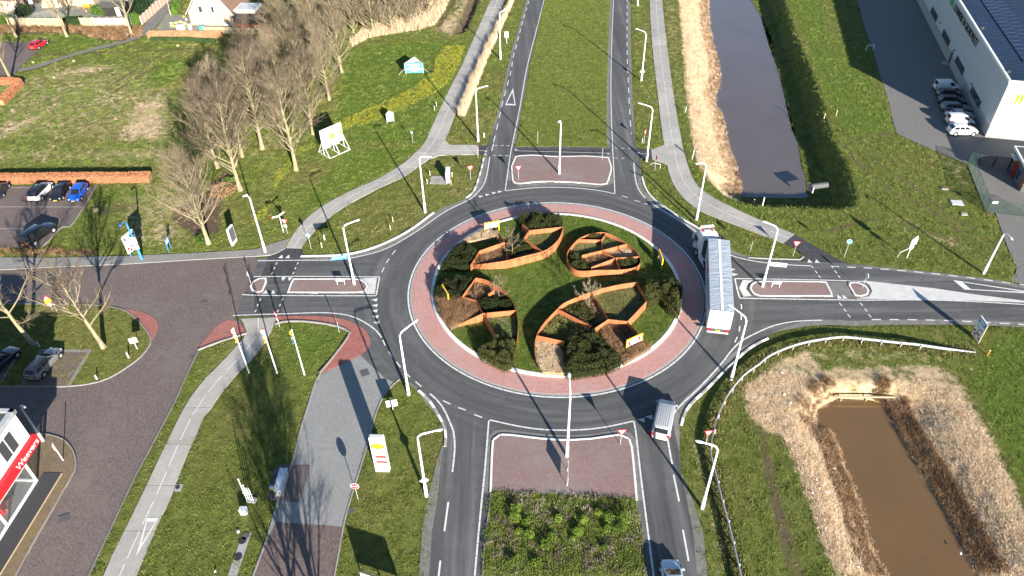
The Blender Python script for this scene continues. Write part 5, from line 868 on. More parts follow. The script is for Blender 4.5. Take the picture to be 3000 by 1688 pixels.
# ------------------------------------------------------------------ steel leaf planters on the round island
def planter(label, rg, outer, parts, h, closed=False):
    q3 = lambda pl: [(*G(rg, p[:2], ISZ+(p[2] if len(p) > 2 else h)), ISZ+(p[2] if len(p) > 2 else h)) for p in pl]
    o_ = spl(q3(outer), 5, closed); cx = sum(p[0] for p in o_)/len(o_); cy = sum(p[1] for p in o_)/len(o_); org = (cx, cy, ISZ)
    o = thing('steel_planter', label, 'planter', org, 0, 'leaf shaped steel planters')
    if closed: o_ = o_+[o_[0]]
    L = length(o_); n = max(3, int(L/4.0))
    def rib(pts, th, name): P = [tuple(p) for p in pts]; l, r = offset(P, th/2), offset(P, -th/2); MB().loft([[(*l[i], ISZ-.1), (*l[i], P[i][2]), (*r[i], P[i][2]), (*r[i], ISZ-.1)] for i in range(len(P))]).build(name, 'corten', o, org, smooth=30)
    for i in range(n): rib(along(o_, np.linspace(i*L/n+.006, (i+1)*L/n-.006, 8)), .03, 'outer_plate')
    for pl in parts:
        P = q3(pl)
        for a, b in zip(P[:-1], P[1:]): rib([(a[0], a[1], a[2]-.012), (b[0], b[1], b[2]-.012)], .025, 'inner_plate')
    return o, o_, org
nwp1 = planter('pointed leaf planter with cut-out lettering, top left of the round island', 's1', [(330, 1032, .1), (730, 1015, .45), (1000, 985, .95), (1340, 935), (1600, 870), (1950, 780), (2100, 690), (2200, 590), (2260, 480), (2290, 365)],
        [[(735, 1010), (885, 770), (1308, 622)], [(1205, 460), (1300, 600)], [(1340, 712), (1345, 935)], [(1945, 778), (1630, 555)], [(1632, 550), (1722, 428), (2285, 368)], [(1600, 310), (1720, 420)]], 1.33)
planter('rounded closed leaf planter, top right of the round island', 's4', [(1225, 195), (1500, 310), (1780, 485), (1990, 650), (2115, 820), (2145, 920), (2130, 1010), (2050, 1090), (1800, 1165), (1400, 1187), (1000, 1190), (650, 1215), (450, 1195), (300, 1100), (220, 980), (185, 850), (210, 700), (300, 570), (400, 450), (510, 355), (700, 262), (950, 200)],
        [[(515, 372), (1105, 385)], [(1220, 205), (1105, 385), (1130, 652)], [(1775, 490), (1135, 660), (590, 792)], [(1135, 668), (1468, 858)], [(1465, 868), (832, 1112)], [(1485, 862), (2110, 826)], [(1482, 872), (1610, 1178)], [(832, 1115), (842, 1188)]], 1.0, True)
planter('leaf planter with long thin rim, lower left of the round island', 's2', [(630, 105), (760, 130), (900, 200), (1000, 270), (1090, 380), (1150, 520), (1175, 660), (1170, 850, 1.1), (1150, 980, .8), (1105, 1140, .25)],
        [[(628, 108), (460, 335)], [(300, 360, .7), (455, 345, .9), (635, 395, 1.1)], [(637, 400), (720, 553)], [(300, 755, .1), (725, 560), (1148, 521)], [(727, 565), (890, 840)], [(790, 312), (870, 262)]], 1.3)
planter('largest leaf planter, lower right of the round island', 's3', [(1500, 120), (1200, 165), (860, 255), (500, 400), (390, 490), (260, 620), (170, 730), (105, 850), (80, 960, 1.1), (80, 1080, .8), (115, 1230, .5), (170, 1350, .2)],
        [[(400, 492), (850, 725)], [(108, 852), (480, 935)], [(862, 262), (1085, 628)], [(905, 752), (1085, 632), (1350, 660), (1610, 385), (1495, 150)], [(1352, 670), (1510, 840)]], 1.3)
# lettering cut through the plate: dark letters standing just proud of it, read from the far side
po, pol, porg = nwp1
pa = GG('s1', [(2130, 720)], 1.3)[0]; pd = GG('s1', [(1500, 925)], 1.3)[0]
pol = [p[:2] for p in pol]; P_, D_ = cum(pol); sA = D_[np.argmin(np.hypot(P_[:, 0]-pa[0], P_[:, 1]-pa[1]))]; sB = D_[np.argmin(np.hypot(P_[:, 0]-pd[0], P_[:, 1]-pd[1]))]
msg = '4300 v Chr. - Swifterbant - 1957'
for i, ch in enumerate(msg):
    if ch == ' ': continue
    s = sA+(sB-sA)*(i+.5)/len(msg); q = along(pol, [s-.1, s, s+.1]); tx, ty = q[2]-q[0]; a = math.atan2(ty, tx)
    nrm = Vector((ty, -tx)).normalized()        # towards the lawn in front
    if nrm.y > 0: nrm = -nrm
    x, y = q[1][0]+nrm.x*.022-porg[0], q[1][1]+nrm.y*.022-porg[1]
    t_ = text(ch, .42, 'dark_slot', po, (x, y, 1.0), (R_(90), 0, math.atan2(nrm.x, -nrm.y)), 'cut_letter', .003); t_.scale = (-1, 1, 1)
# ------------------------------------------------------------------ shrub blocks
def shrub(label, rg, poly, h, base=ISZ, mat='yew', dens=620, leaf=.115, z=None, name='clipped_shrub', cat='shrub', group='yew shrub blocks on the round island', seed=None, taper=.45, top_noise=.35):
    P = spl(GG(rg, poly, base+h*.75 if z is None else z), 3, True); c = np.mean(np.array(P), 0); org = (c[0], c[1], base); o = thing(name, label, cat, org, 0, group); A = abs(area(P))
    sd = seed or random.randint(0, 9999)
    def shape(r, n):
        X, Y = rand_in(P, n/A*1.0); d = segdist(P, X, Y); hz = h*(.25+.75*sstep(d, -.05, taper))*(1-top_noise+top_noise*1.6*vnoise(X, Y, 1.4)+.18*vnoise(X+9, Y, 3.5))
        u = r.random(len(X)); zz = hz*np.where(r.random(len(X)) < .7, 1-.22*u**2, u); out = np.stack([X-c[0], Y-c[1], zz+.02], 1)
        L = length(P+[P[0]]); k = int(n*.35); s = r.random(k)*L; q = along(P+[P[0]], s); side = np.stack([q[:, 0]-c[0]+r.normal(0, .06, k), q[:, 1]-c[1]+r.normal(0, .06, k), h*r.random(k)*.75], 1)
        return np.concatenate([out, side])
    leaf_mass(int(A*dens), leaf, shape, sd).build('foliage', mat, o)
    # a woody heart that keeps the block opaque
    X, Y = rand_in(P, 6); d = segdist(P, X, Y); mb = MB()
    for x, y, dd in zip(X, Y, d):
        if dd > .2: mb.tube([(x-c[0], y-c[1], 0), (x-c[0]+random.uniform(-.2, .2), y-c[1]+random.uniform(-.2, .2), h*.8*min(1, .3+dd))], [.05, .02], 4)
    if mb.v: mb.build('stems', 'twig', o)
    MB().prism(offset(P, .28*(1 if area(P) > 0 else -1), True), base-org[2]+.01, h*.55).build('heart', mat, o, (c[0], c[1], 0)); return o
for a in [('yew block at the left point of the lettered planter', 's1', [(250, 960), (330, 870), (420, 730), (500, 660), (640, 640), (720, 690), (880, 770), (810, 900), (730, 1000), (500, 1010), (300, 1010)], 1.5), ('yew block behind the lettered planter at the top of the island', 's1', [(1530, 200), (1600, 160), (1800, 130), (2200, 150), (2285, 330), (2200, 375), (1750, 425), (1640, 300)], 1.5),
          ('yew behind the lettered plate beside the small bare tree', 's1', [(1390, 800), (1480, 640), (1620, 570), (1750, 660), (1790, 760), (1600, 800), (1420, 880)], 1.0), ('yew block behind the edge-on board at the left rim', 's2', [(120, 180), (300, 95), (560, 85), (610, 150), (460, 330), (300, 350), (110, 330)], 1.4),
          ('yew in the middle of the lower left planter under a bare tree', 's2', [(650, 400), (900, 330), (1060, 340), (1135, 500), (900, 525), (725, 545)], 1.0), ('round yew at the foot of the lower left planter', 's2', [(660, 1030), (850, 870), (1000, 830), (1130, 900), (1160, 960), (1110, 1130), (1040, 1230), (850, 1160)], 1.6),
          ('largest yew block beside the arrow board, lower right', 's3', [(510, 900), (800, 830), (860, 750), (950, 830), (1070, 960), (1270, 1170), (1080, 1290), (800, 1340), (550, 1370), (480, 1250), (490, 1000)], 1.5), ('tall yew at the right rim of the island next to the trailer', 's3', [(1510, 150), (1650, 100), (1760, 140), (1850, 80), (2080, 130), (2085, 330), (2050, 520), (1920, 460), (1790, 330), (1620, 370)], 1.7),
          ('low yew inside the largest planter under a bare tree', 's3', [(430, 490), (700, 370), (840, 430), (940, 650), (850, 720), (600, 580)], .7), ('small yew at the top of the rounded planter', 's4', [(570, 290), (800, 170), (1050, 120), (1200, 210), (1100, 360), (560, 370)], .9),
          ('yew filling the left end of the rounded planter', 's4', [(220, 680), (500, 750), (600, 880), (820, 1050), (820, 1185), (500, 1190), (300, 1100), (215, 950)], .95), ('small yew at the right end of the rounded planter', 's4', [(1490, 870), (1900, 850), (2100, 880), (2110, 1000), (1900, 1120), (1620, 1090)], .85)]:
    shrub(*a)
# ------------------------------------------------------------------ arrow boards with yellow frames
def arrow_board(label, rg, b0, b1, h, front, logo=True):
    p0, p1 = Vector(G(rg, b0, ISZ)), Vector(G(rg, b1, ISZ)); d = p1-p0; W = d.length; d /= W; c = (p0+p1)/2; o = thing('arrow_board', label, 'sign', (c.x, c.y, ISZ), math.atan2(d.y, d.x), 'yellow framed arrow boards')
    for s in (-1, 1): MB().box((s*W/2, 0, h/2), (.14, .14, h)).build('leg', 'yellow', o)
    MB().box((0, 0, h+.06), (W+.14, .14, .12)).build('top_rail', 'yellow', o); bh = h*.58; f = -1 if front else 1
    p = MB().box((0, 0, h-bh/2-.02), (W-.14, .06, bh)).build('panel', 'white_paint', o); y = f*.034
    def q2(nm, pts, mat, k=1.0): m = MB(); m.add([(a*W, y*k, h-bh/2-.02+b*bh) for a, b in pts], [tuple(range(len(pts)))]); m.build(nm, mat, p)
    if logo:
        for s in (-1, 1): q2('red_chevron', [(s*.44, 0), (s*.32, .42), (s*.20, .42), (s*.30, 0), (s*.20, -.42), (s*.32, -.42)], 'red_sign')
        r_ = .15; q2('emblem', [(.0, -.3), (.06, -.12), (.10, .05), (.02, .02), (0, .3), (-.03, .05), (-.12, .0), (-.05, -.15)], 'teal'); 
        m = MB()
        for i in range(18):
            a0, a1 = 2*math.pi*i/18, 2*math.pi*(i+.8)/18; 
            if 5 < i < 9: continue
            m.add([(.33*bh*math.cos(a)*k_, y*1.05, h-bh/2-.02+.40*bh*math.sin(a)*k_) for a, k_ in ((a0, 1), (a1, 1), (a1, .86), (a0, .86))], [(0, 1, 2, 3)])
        m.build('emblem_ring', 'sign_blue', p)
    return o
arrow_board('blank board in a yellow frame at the top left rim', 's1', (978, 470), (1213, 428), 1.55, False, False); arrow_board('arrow board with red chevrons, lower right of the island', 's3', (1325, 1075), (1530, 980), 1.7, True)
arrow_board('arrow board at the left rim seen from the side', 's2', (215, 330), (285, 450), 1.6, True); arrow_board('arrow board at the right rim seen almost edge-on', 'b3', (1468, 1165), (1503, 1258), 1.6, True)
# ------------------------------------------------------------------ bare trees
def branch(mb, p, d, L, r0, r1, n, seg, r, curl=.25, jit=.12, rise=.12):
    pts = [Vector(p)]; rad = [r0]; d = Vector(d).normalized()
    for i in range(seg):
        d = (d+Vector((r.uniform(-jit, jit), r.uniform(-jit, jit), r.uniform(-jit, jit)+rise))).normalized(); pts.append(pts[-1]+d*L/seg); rad.append(r0+(r1-r0)*(i+1)/seg)
    mb.tube(pts, rad, n, False); return pts, d
def rnd_dir(r, d, ang):
    d = Vector(d).normalized(); u = d.orthogonal().normalized(); v = d.cross(u); a = r.uniform(0, 6.283); return (d*math.cos(ang)+(u*math.cos(a)+v*math.sin(a))*math.sin(ang)).normalized()
def make_tree(seed, H, clear=.25, limbs=26, spread=.30, up=38, sub=8, twigs=8, tr=.26, tw=.018, droop=0.0):
    r = random.Random(seed); T, C, K = MB(), MB(), MB(); pts = [Vector((0, 0, -.1))]; rad = [tr*1.35]; d = Vector((r.uniform(-.03, .03), r.uniform(-.03, .03), 1)); n = 10
    for i in range(n): d = (d+Vector((r.uniform(-.05, .05), r.uniform(-.05, .05), .3))).normalized(); pts.append(pts[-1]+d*H*.86/n); rad.append(tr*(1-.86*((i+1)/n)**.9))
    T.tube(pts, rad, 9); P = np.array([tuple(p) for p in pts])
    for i in range(limbs):
        f = clear+(.97-clear)*((i+r.random()*.6)/limbs); k = f*n; j = min(int(k), n-1); p = pts[j].lerp(pts[j+1], k-j); rr = rad[j]
        a = i*2.4+r.uniform(-.4, .4); el = R_(up+r.uniform(-12, 12))*(1.25-.6*f); dd = Vector((math.cos(a)*math.sin(el), math.sin(a)*math.sin(el), math.cos(el))); L = H*spread*(1.32-.95*f)*r.uniform(.75, 1.2)
        bp, bd = branch(K, p, dd, L, min(rr*.5, .10), .018, 5, 6, r, jit=.10, rise=.09-droop)
        for s in range(sub):
            q = r.uniform(.2, 1.0); k2 = q*6; j2 = min(int(k2), 5); p2 = bp[j2].lerp(bp[j2+1], k2-j2); d2 = rnd_dir(r, bp[j2+1]-bp[j2], R_(r.uniform(22, 50))); L2 = L*r.uniform(.22, .42)*(1.25-.6*q)
            sp_, sd = branch(K if s % 2 else C, p2, d2, L2, .030*(1.2-.6*q), .012, 3, 3, r, jit=.12, rise=.13-droop)
            for t_ in range(twigs):
                k3 = r.uniform(.25, 1)*3; j3 = min(int(k3), 2); p3 = sp_[j3].lerp(sp_[j3+1], k3-j3); d3 = rnd_dir(r, sp_[j3+1]-sp_[j3], R_(r.uniform(18, 48))); branch(C, p3, d3, r.uniform(.5, 1.25)*H/15, tw, tw*.45, 3, 2, r, jit=.12, rise=.12-droop)
    ms = [T.build('trunk', 'bark', smooth=60), K.build('limbs', 'limb'), C.build('crown', 'twig')]; out = [o.data for o in ms]
    for o in ms: bpy.data.objects.remove(o)
    return out
ROW = [make_tree(11+i, 15.5, .19, 34, .38, 42, 9, 11, .27, .0105) for i in range(4)]
STREET = [make_tree(31+i, 11.0, .34, 15, .52, 58, 10, 10, .27, .012) for i in range(2)]
EDGE = [make_tree(41+i, 15.0, .30, 16, .38, 42, 8, 7, .30, .013) for i in range(2)]
SMALL = [make_tree(51, 5.5, .28, 14, .42, 62, 6, 5, .055, .010)]
THICK = [make_tree(61+i, 8.0, .04, 36, .5, 38, 7, 7, .16, .017) for i in range(3)]
def plant_tree(var, xy, s, label, group, rz=None, name='bare_tree', lean=(0, 0), z=0.0, sxy=1.0):
    o = thing(name, label, 'tree', (xy[0], xy[1], z), random.uniform(0, 6.28) if rz is None else rz, group); o.scale = (s*sxy, s*sxy, s); o.rotation_euler[0], o.rotation_euler[1] = lean
    for m, nm in zip(var, ('trunk', 'limbs', 'crown')):
        c = bpy.data.objects.new(nm, m); COL.objects.link(c); c.parent = o
    return o
TR = [((525, 613), (425, 365), 'nearest bare tree of the left row with forked pale trunk'), ((605, 478), (512, 205), 'bare tree second from the front in the left row'), ((548, 422), (465, 185), 'bare tree at the left flank of the row, trunk half hidden'), ((660, 375), (598, 110), 'bare tree in the middle of the row behind the billboard lawn'),
      ((745, 428), (700, 165), 'bare tree standing free in front of the billboard'), ((788, 338), (752, 118), 'bare tree directly behind the billboard'), ((828, 252), (783, 62), 'bare tree at the lawn edge two behind the billboard'), ((860, 182), (838, 0), 'rear bare tree at the lawn edge beside the thicket'), 
      ((692, 300), (655, 95), 'bare tree inside the row seen between two trunks'), ((760, 215), (722, 20), 'bare tree in the second rank near the thicket'), ((650, 250), (640, 40), 'bare tree at the back left of the row'), ((720, 160), (690, -30), 'bare tree at the back of the row by the garden wall'), ((800, 140), (790, -40), 'bare tree at the back right of the row, crown at photo top'), ((560, 330), (500, 150), 'bare tree on the field side of the row'), ((610, 395), (555, 190), 'bare tree in the middle of the front half of the row'), ((705, 225), (675, 60), 'bare tree deep inside the row'), ((790, 195), (765, 20), 'bare tree between the lawn edge and the thicket'), ((845, 95), (830, -60), 'rearmost bare tree where row and thicket meet')]
for i, (b, t_, lb) in enumerate(TR):
    H = HT('f', b, 'f', t_); plant_tree(ROW[i % 4], G('f', b), H/15.5, lb, 'bare trees in the row on the lawn', sxy=1.14)
for i, (b, h, lb) in enumerate([((262, 875), 12.0, 'bare street tree with thick pale trunk on the street green'), ((85, 868), 12.0, 'leaning bare street tree beside the parked dark car')]): plant_tree(STREET[i], G('f', b), h/11, lb, 'street trees', lean=((0, R_(-3)) if i == 0 else (0, R_(-8))), rz=0)
for i, (b, lb) in enumerate([((675, 368), 'bare tree in front of the garden fence right of the red car'), ((1325, 345), 'bare tree beside the footpath at the pink fence'), ((165, 372), 'bare tree behind the red car at the far left'), ((112, 803), 'pale bare tree at the left edge by the court')]): plant_tree(EDGE[i % 2], G('a1', b), [1.0, 1.05, .95, .9][i], lb, 'bare trees along the gardens')
for (rg, b, h), lb in zip([('s1', (1437, 888), 5.0), ('s2', (933, 412), 4.4), ('s3', (810, 530), 5.2)], ['young bare tree behind the lettered plate', 'young bare tree in the lower left planter', 'young bare tree in the largest planter']): plant_tree(SMALL[0], G(rg, b, ISZ), h/5.5, lb, 'young trees on the round island', z=ISZ)
rr = random.Random(5); k = 0; pos_names = ['left', 'centre', 'right', 'rear']
for x, y in [(980, 330), (1080, 270), (1180, 330), (1270, 230), (1370, 300), (1460, 220), (1560, 260), (1650, 190), (1740, 150), (1120, 130), (1300, 110), (1480, 80), (1640, 40), (1000, 160), (900, 200), (1800, 20), (1400, 0), (1200, -20), (1000, 20), (880, 60)]:
    plant_tree(THICK[k % 3], G('a2', (x, y)), rr.uniform(.85, 1.3), 'pale tangled thicket tree beyond the lawn', 'thicket trees at the top of the photo', name='thicket_tree', sxy=1.15); k += 1
# trees below the picture whose shadows fall across the service road
for (x, y), s in (((-18.5, -50), .95), ((-21.5, -47), .85)): plant_tree(ROW[int(s*10) % 4], (x, y), s, 'bare tree outside the photo, casting shade on the service road', 'trees beyond the photo bottom')
# tree stumps with chips
for rg, c, s, lb in (('a1', (335, 632), .5, 'cut stump right of the court, beside the footpath'), ('a1', (742, 618), .5, 'cut stump below the footpath bend'), ('a1', (545, 785), .55, 'largest pale stump on the field at the left'), ('a1', (1790, 462), .6, 'cut stump near the hedge below the house'), ('b1', (972, 668), .7, 'orange stump with chips beside the parking place'), ('b1', (1945, 680), .9, 'wide pale stump left of the front tree trunk')):
    x, y = G(rg, c); o = thing('tree_stump', lb, 'stump', (x, y, 0)); MB().tube([(0, 0, -.1), (0, 0, .22)], [s*.62, s*.5], 11).build('stump_side', 'bark', o); MB().disc((0, 0, .235), s*.49, (0, 0, 1), 11, .03).build('cut_face', 'wood_cut', o)
# ------------------------------------------------------------------ hedges
def hedge(label, line, w, h, mat='beech', dens=500, leaf=.12, name='hedge', group='brown beech hedges'):
    L = length(line); org = tuple(along(line, [L/2])[0][:2])+(0,); o = thing(name, label, 'hedge', org, 0, group)
    def shape(r, n):
        s = r.random(n)*L; q = along(line, s); q2 = along(line, np.minimum(s+.05, L)); t = q2-q+1e-6; t /= np.linalg.norm(t, axis=1, keepdims=True); nn = np.stack([-t[:, 1], t[:, 0]], 1)
        f = r.random(n); off = np.where(f < .5, r.uniform(-.5, .5, n), np.where(f < .85, -.5, .5)+r.normal(0, .03, n))*w; z = np.where(f < .5, h*r.uniform(.9, 1.06, n), h*r.random(n)); p = q+nn*off[:, None]
        return np.stack([p[:, 0]-org[0], p[:, 1]-org[1], z*(.93+.12*vnoise(p[:, 0], p[:, 1], 1.2))], 1)
    leaf_mass(int(L*(w+2*h)*dens), leaf, shape, 5).build('foliage', mat, o); mb = MB(); a = offset(line, w*.4); b = offset(line, -w*.4)
    mb.prism(a+b[::-1], 0, h*.85); mb.build('heart', 'brown_blade' if mat == 'beech' else mat, o, org); return o
hedge('long brown beech hedge behind the parked cars', M(('b1', [(-500, 388), (200, 380), (900, 372), (1520, 366)])), 1.4, 1.15, dens=260, leaf=.16); hedge('brown beech hedge corner at the left edge below the court', M(('a1', [(-200, 845), (120, 845), (215, 860), (120, 960), (20, 1060)])), 1.1, 1.1, dens=260, leaf=.16)
hedge('ragged brown hedge below the house garden', M(('a1', [(1500, 375), (1800, 372), (2100, 372), (2240, 370)])), 1.4, 1.1, 'brown_blade', 220, .18, group=None); hedge('dark green hedge strip below the brown hedge', M(('a1', [(1520, 405), (1900, 410), (2170, 430)])), .8, .6, 'dark_shrub', 260, .16, group=None)
hedge('green hedge between the garden fences', M(('a1', [(690, 262), (825, 260)])), .7, 1.9, 'dark_shrub', 300, .15, group=None)
# garden bushes
def bush(label, rg, c, rx, h, mat, n=900, leaf=.2, name='garden_shrub', cone=False, cat='shrub', z=0):
    x, y = G(rg, c); o = thing(name, label, cat, (x, y, z))
    def shape(r, m):
        v = r.normal(size=(m, 3)); v /= np.linalg.norm(v, axis=1, keepdims=True); v *= (r.random((m, 1))**.25); u = (v[:, 2]+1)/2; k = (1-u*.95) if cone else np.ones(m); lump = .8+.4*vnoise(v[:, 0]*3+x, v[:, 1]*3+y, 1.0)
        return np.stack([v[:, 0]*rx*k*lump*(1.3 if cone else 1), v[:, 1]*rx*k*lump*(1.3 if cone else 1), u*h*lump], 1)
    leaf_mass(n, leaf, shape, int(abs(x*7+y*3)) % 1000).build('foliage', mat, o); MB().tube([(0, 0, 0), (0, 0, h*.6)], [.09, .03], 6).build('stem', 'twig', o); return o
bush('dark green tree-like shrub behind the pink fence', 'a1', (1420, 150), 2.2, 4.2, 'dark_shrub', 2600, .26); bush('lighter shrub in front of the pink fence corner', 'a1', (1370, 250), 1.2, 2.6, 'conifer', 1200, .2); bush('tall bright conifer left of the house', 'a1', (1790, 95), .9, 3.2, 'conifer', 1300, .18, cone=True); bush('short bright conifer beside the tall one', 'a1', (1760, 150), .9, 2.0, 'conifer', 900, .18, cone=True)
bush('dark shrub at the garden shed left', 'a1', (250, 160), 2.0, 2.4, 'dark_shrub', 1800, .24); bush('sloping green hedge mound in the gardens', 'a1', (1040, 140), 2.6, 2.2, 'conifer', 2600, .22); bush('green shrub at the far left garden', 'a1', (40, 250), 2.0, 2.2, 'conifer', 1600, .22); bush('dark shrub by the fence lane', 'a1', (1460, 60), 2.4, 3.4, 'dark_shrub', 2400, .26)
bush('ivy clump at the foot of the front tree', 'b1', (2045, 980), 1.0, .9, 'conifer', 600, .15); bush('dark green shrub behind the house shed', 't4', (1285, 130), 2.2, 2.6, 'dark_shrub', 1800, .24); bush('brambles at the lawn tree row', 'b1', (2250, 480), 2.2, .9, 'brown_blade', 1500, .25); bush('brambles in front of the second tree', 'b1', (2330, 400), 1.6, .7, 'conifer', 900, .2)
# bright shrubs in the south bed
for i, (x, y, r_, dd) in enumerate([(720, 905, .42, 0), (975, 885, .6, 0), (1120, 900, .75, 0), (1100, 985, .6, 0), (955, 990, .4, 0), (670, 1015, .5, 0), (405, 1075, .45, 0), (330, 1160, .5, 0), (170, 1055, .5, 0), (140, 930, .4, 0), (35, 800, .55, 0), (30, 890, .6, 0), (870, 830, .4, 0), (70, 1015, .35, 0), (615, 1085, .3, 0), (20, 1330, .5, 0), (240, 1330, .4, 0), (470, 890, .4, 0), (930, 1180, .35, 0), (640, 1010, .35, 0)]):
    bush('bright green shrub clump in the south planting bed', 'd3', (x, y), r_, r_*1.3, 'bright_leaf', int(900*r_), .10, 'planting_shrub', z=.13)['group'] = 'bright shrubs in the south bed'
# ------------------------------------------------------------------ buildings
def on_plane(rg, p, o, n):                     # survey point on an upright plane through o with normal n
    u, v = uv(rg, p); d = _fw+((u-1500)/FPX)*_r2-((v-844)/FPX)*_u2; c = np.array([-CX, -CY, CAMH]); o = np.array([o[0], o[1], 0.]); n = np.array([n[0], n[1], 0.])
    return c+d*((o-c)@n/(d@n))
def rot_of(d): return math.atan2(d[1], d[0])
# --- big shed on the right: local x runs along the west wall away from the camera, local y points right (into the building)
A = Vector(G('a4', (2180, 1380))); B = Vector(G('a4', (1490, 0))); ux = (B-A).normalized(); uy = Vector((ux.y, -ux.x)); HW = 9.5; LW, DW = 78.0, 46.0
wh = thing('warehouse', 'large light clad shed with dark blue roof and letters, top right', 'building', (A.x, A.y, 0), rot_of(ux))
def loc(p): d = Vector((p[0]-A.x, p[1]-A.y)); return (d.dot(ux), -d.dot(uy), p[2])     # local y = -uy side (left-handed turn) 
# in this local frame the building lies at negative y
mb = MB(); mb.box((LW/2, -DW/2, 1.0), (LW-.02, DW-.02, 2.0)); mb.build('plinth', 'concrete_grey', wh)
def ribs(name, x0, x1, y, z0, z1, horiz, mat, step=.33, out=1):       # ribbed cladding sheet (real ribs)
    mb = MB(); n = int(abs(x1-x0)/step); s = (x1-x0)/n; pts = []
    for i in range(n): a = x0+i*s; pts += [(a, 0), (a+s*.45, 0), (a+s*.55, .11), (a+s*.9, .11)]
    pts.append((x1, 0))
    for a, b in zip(pts[:-1], pts[1:]):
        if horiz == 'x': mb.quad((a[0], y+out*a[1], z0), (b[0], y+out*b[1], z0), (b[0], y+out*b[1], z1), (a[0], y+out*a[1], z1))
        else: mb.quad((y+out*a[1], a[0], z0), (y+out*b[1], b[0], z0), (y+out*b[1], b[0], z1), (y+out*a[1], a[0], z1))
    return mb.build(name, mat, wh)
MB().box((LW/2, -DW/2, (2.0+HW-.3)/2), (LW-.3, DW-.3, HW-2.3)).build('frame_box', 'concrete_grey', wh)
MB().box((LW/2, -.04, (2.0+HW)/2), (LW, .12, HW-2.0)).build('west_wall', 'panel_grey', wh); ribs('south_wall', 0, -DW, 0.0, 2.0, HW, 'y', 'cladding', .62, -1)
mb = MB(); n = 90
for i in range(n): x0 = .3+i*(LW-.6)/n; mb.box((x0+.12, -DW/2, HW+.03), (.09, DW-.6, .06))
mb.box((LW/2, -DW/2, HW-.08), (LW-.4, DW-.4, .16)); mb.build('roof', 'roof_sheet', wh)
MB().box((LW/2, -.02, HW+.10), (LW+.2, .34, .36)).build('roof_trim', 'white_paint', wh); MB().box((-.03, -DW/2, HW+.10), (.34, DW, .36)).build('roof_trim', 'white_paint', wh)
nrm = (-uy.x, -uy.y)
def wpt(rg, p): q = on_plane(rg, p, A, uy); return loc(q)
for a, b in (((380, 92), (432, 195)), ((495, 325), (558, 445)), ((630, 590), (700, 735)), ((785, 895), (865, 1070))):
    p, q = wpt('t1', a), wpt('t1', b); zc = (p[2]+q[2])/2; f = MB().box(((p[0]+q[0])/2, .04, zc), (abs(p[0]-q[0])+.2, .12, 1.25)).build('window', 'grey_dark', wh); 
    for k in range(3): w_ = abs(p[0]-q[0])/3; MB().box((min(p[0], q[0])+w_*(k+.5), .07, zc), (w_-.08, .08, 1.1)).build('pane', 'window', f)
p = wpt('t1', (575, 570)); d_ = MB().box((p[0], .05, 1.25), (1.1, .12, 2.4)).build('door', 'grey_dark', wh); MB().box((p[0], .5, .1), (1.6, 1.2, .2)).build('step', 'concrete_grey', wh)
for q in ((612, 507), (470, 230), (787, 852)): p = wpt('t1', q); MB().box((p[0], .12, p[2]), (.25, .2, .2)).build('wall_lamp', 'dark_steel', wh)
p0, p1 = wpt('t1', (612, 60)), wpt('t1', (840, 460)); zl = (p0[2]+p1[2])/2
def wall_text(body, xa, xb, z, size, mat, sq=None):
    t_ = text(body, size, mat, wh, ((xa+xb)/2, .07, z), (R_(90), 0, R_(180)), 'wall_lettering', .03); bpy.context.view_layer.update(); w_ = t_.dimensions.x; t_.scale = (abs(xb-xa)/max(w_, .1), 1, 1)
wall_text('LOONWERK EN GRONDVERZET', p0[0], p1[0], zl, 1.75, 'letter_dark'); wall_text('BR', p0[0]+.8, p0[0]+3.4, zl, 2.0, 'green_letter')
# letters on the sunlit front
for ch, dy in (('B', -4.6), ('R', -6.2)):
    text(ch, 1.7, 'lime', wh, (-.09, dy, 6.9), (R_(90), 0, R_(-90)), 'front_letter', .03)
q = MB().box((-.08, -2.3, 6.9), (.04, 1.6, 1.5)).build('logo_block', 'lime', wh)
for k in range(4): MB().box((-.11, -2.9+k*.22, 6.9+k*.12), (.02, .08, .9)).build('logo_stripe', 'letter_dark', q)
f = MB().box((-.05, -6.4, 2.55), (.1, 1.8, 1.0)).build('window', 'grey_dark', wh); MB().box((-.09, -6.4, 2.55), (.06, 1.6, .8)).build('pane', 'window', f)
# solar rows
ra = loc((*G('a4', (2130, 0), HW), HW)); rb = loc((*G('a4', (2575, 690), HW), HW)); yr = -abs((ra[1]+rb[1])/2)
cellm = None
for row, yy in enumerate((ra[1]-1.0, ra[1]-3.0)):
    x0 = 9.0
    for i in range(32):
        m = MB(); cx_ = x0+i*1.72; m.add([(cx_-.82, yy+.85, HW+.12), (cx_+.82, yy+.85, HW+.12), (cx_+.82, yy-.85, HW+.42), (cx_-.82, yy-.85, HW+.42), (cx_-.82, yy+.85, HW+.08), (cx_+.82, yy+.85, HW+.08), (cx_+.82, yy-.85, HW+.38), (cx_-.82, yy-.85, HW+.38)], [(3, 2, 1, 0), (4, 5, 6, 7), (0, 1, 5, 4), (1, 2, 6, 5), (2, 3, 7, 6), (3, 0, 4, 7)])
        pn = m.build('solar_panel', 'solar', wh); MB().obox((cx_+.85, yy+.85, HW+.14), (cx_+.85, yy-.85, HW+.44), .03, .03).build('clamp', 'grey_dark', pn)
for px in ((888, 285), (1155, 725)): q = loc((*G('t1', px, HW+.2), HW)); MB().box((q[0], q[1], HW+.25), (.5, .5, .4)).build('roof_vent', 'dark_steel', wh)
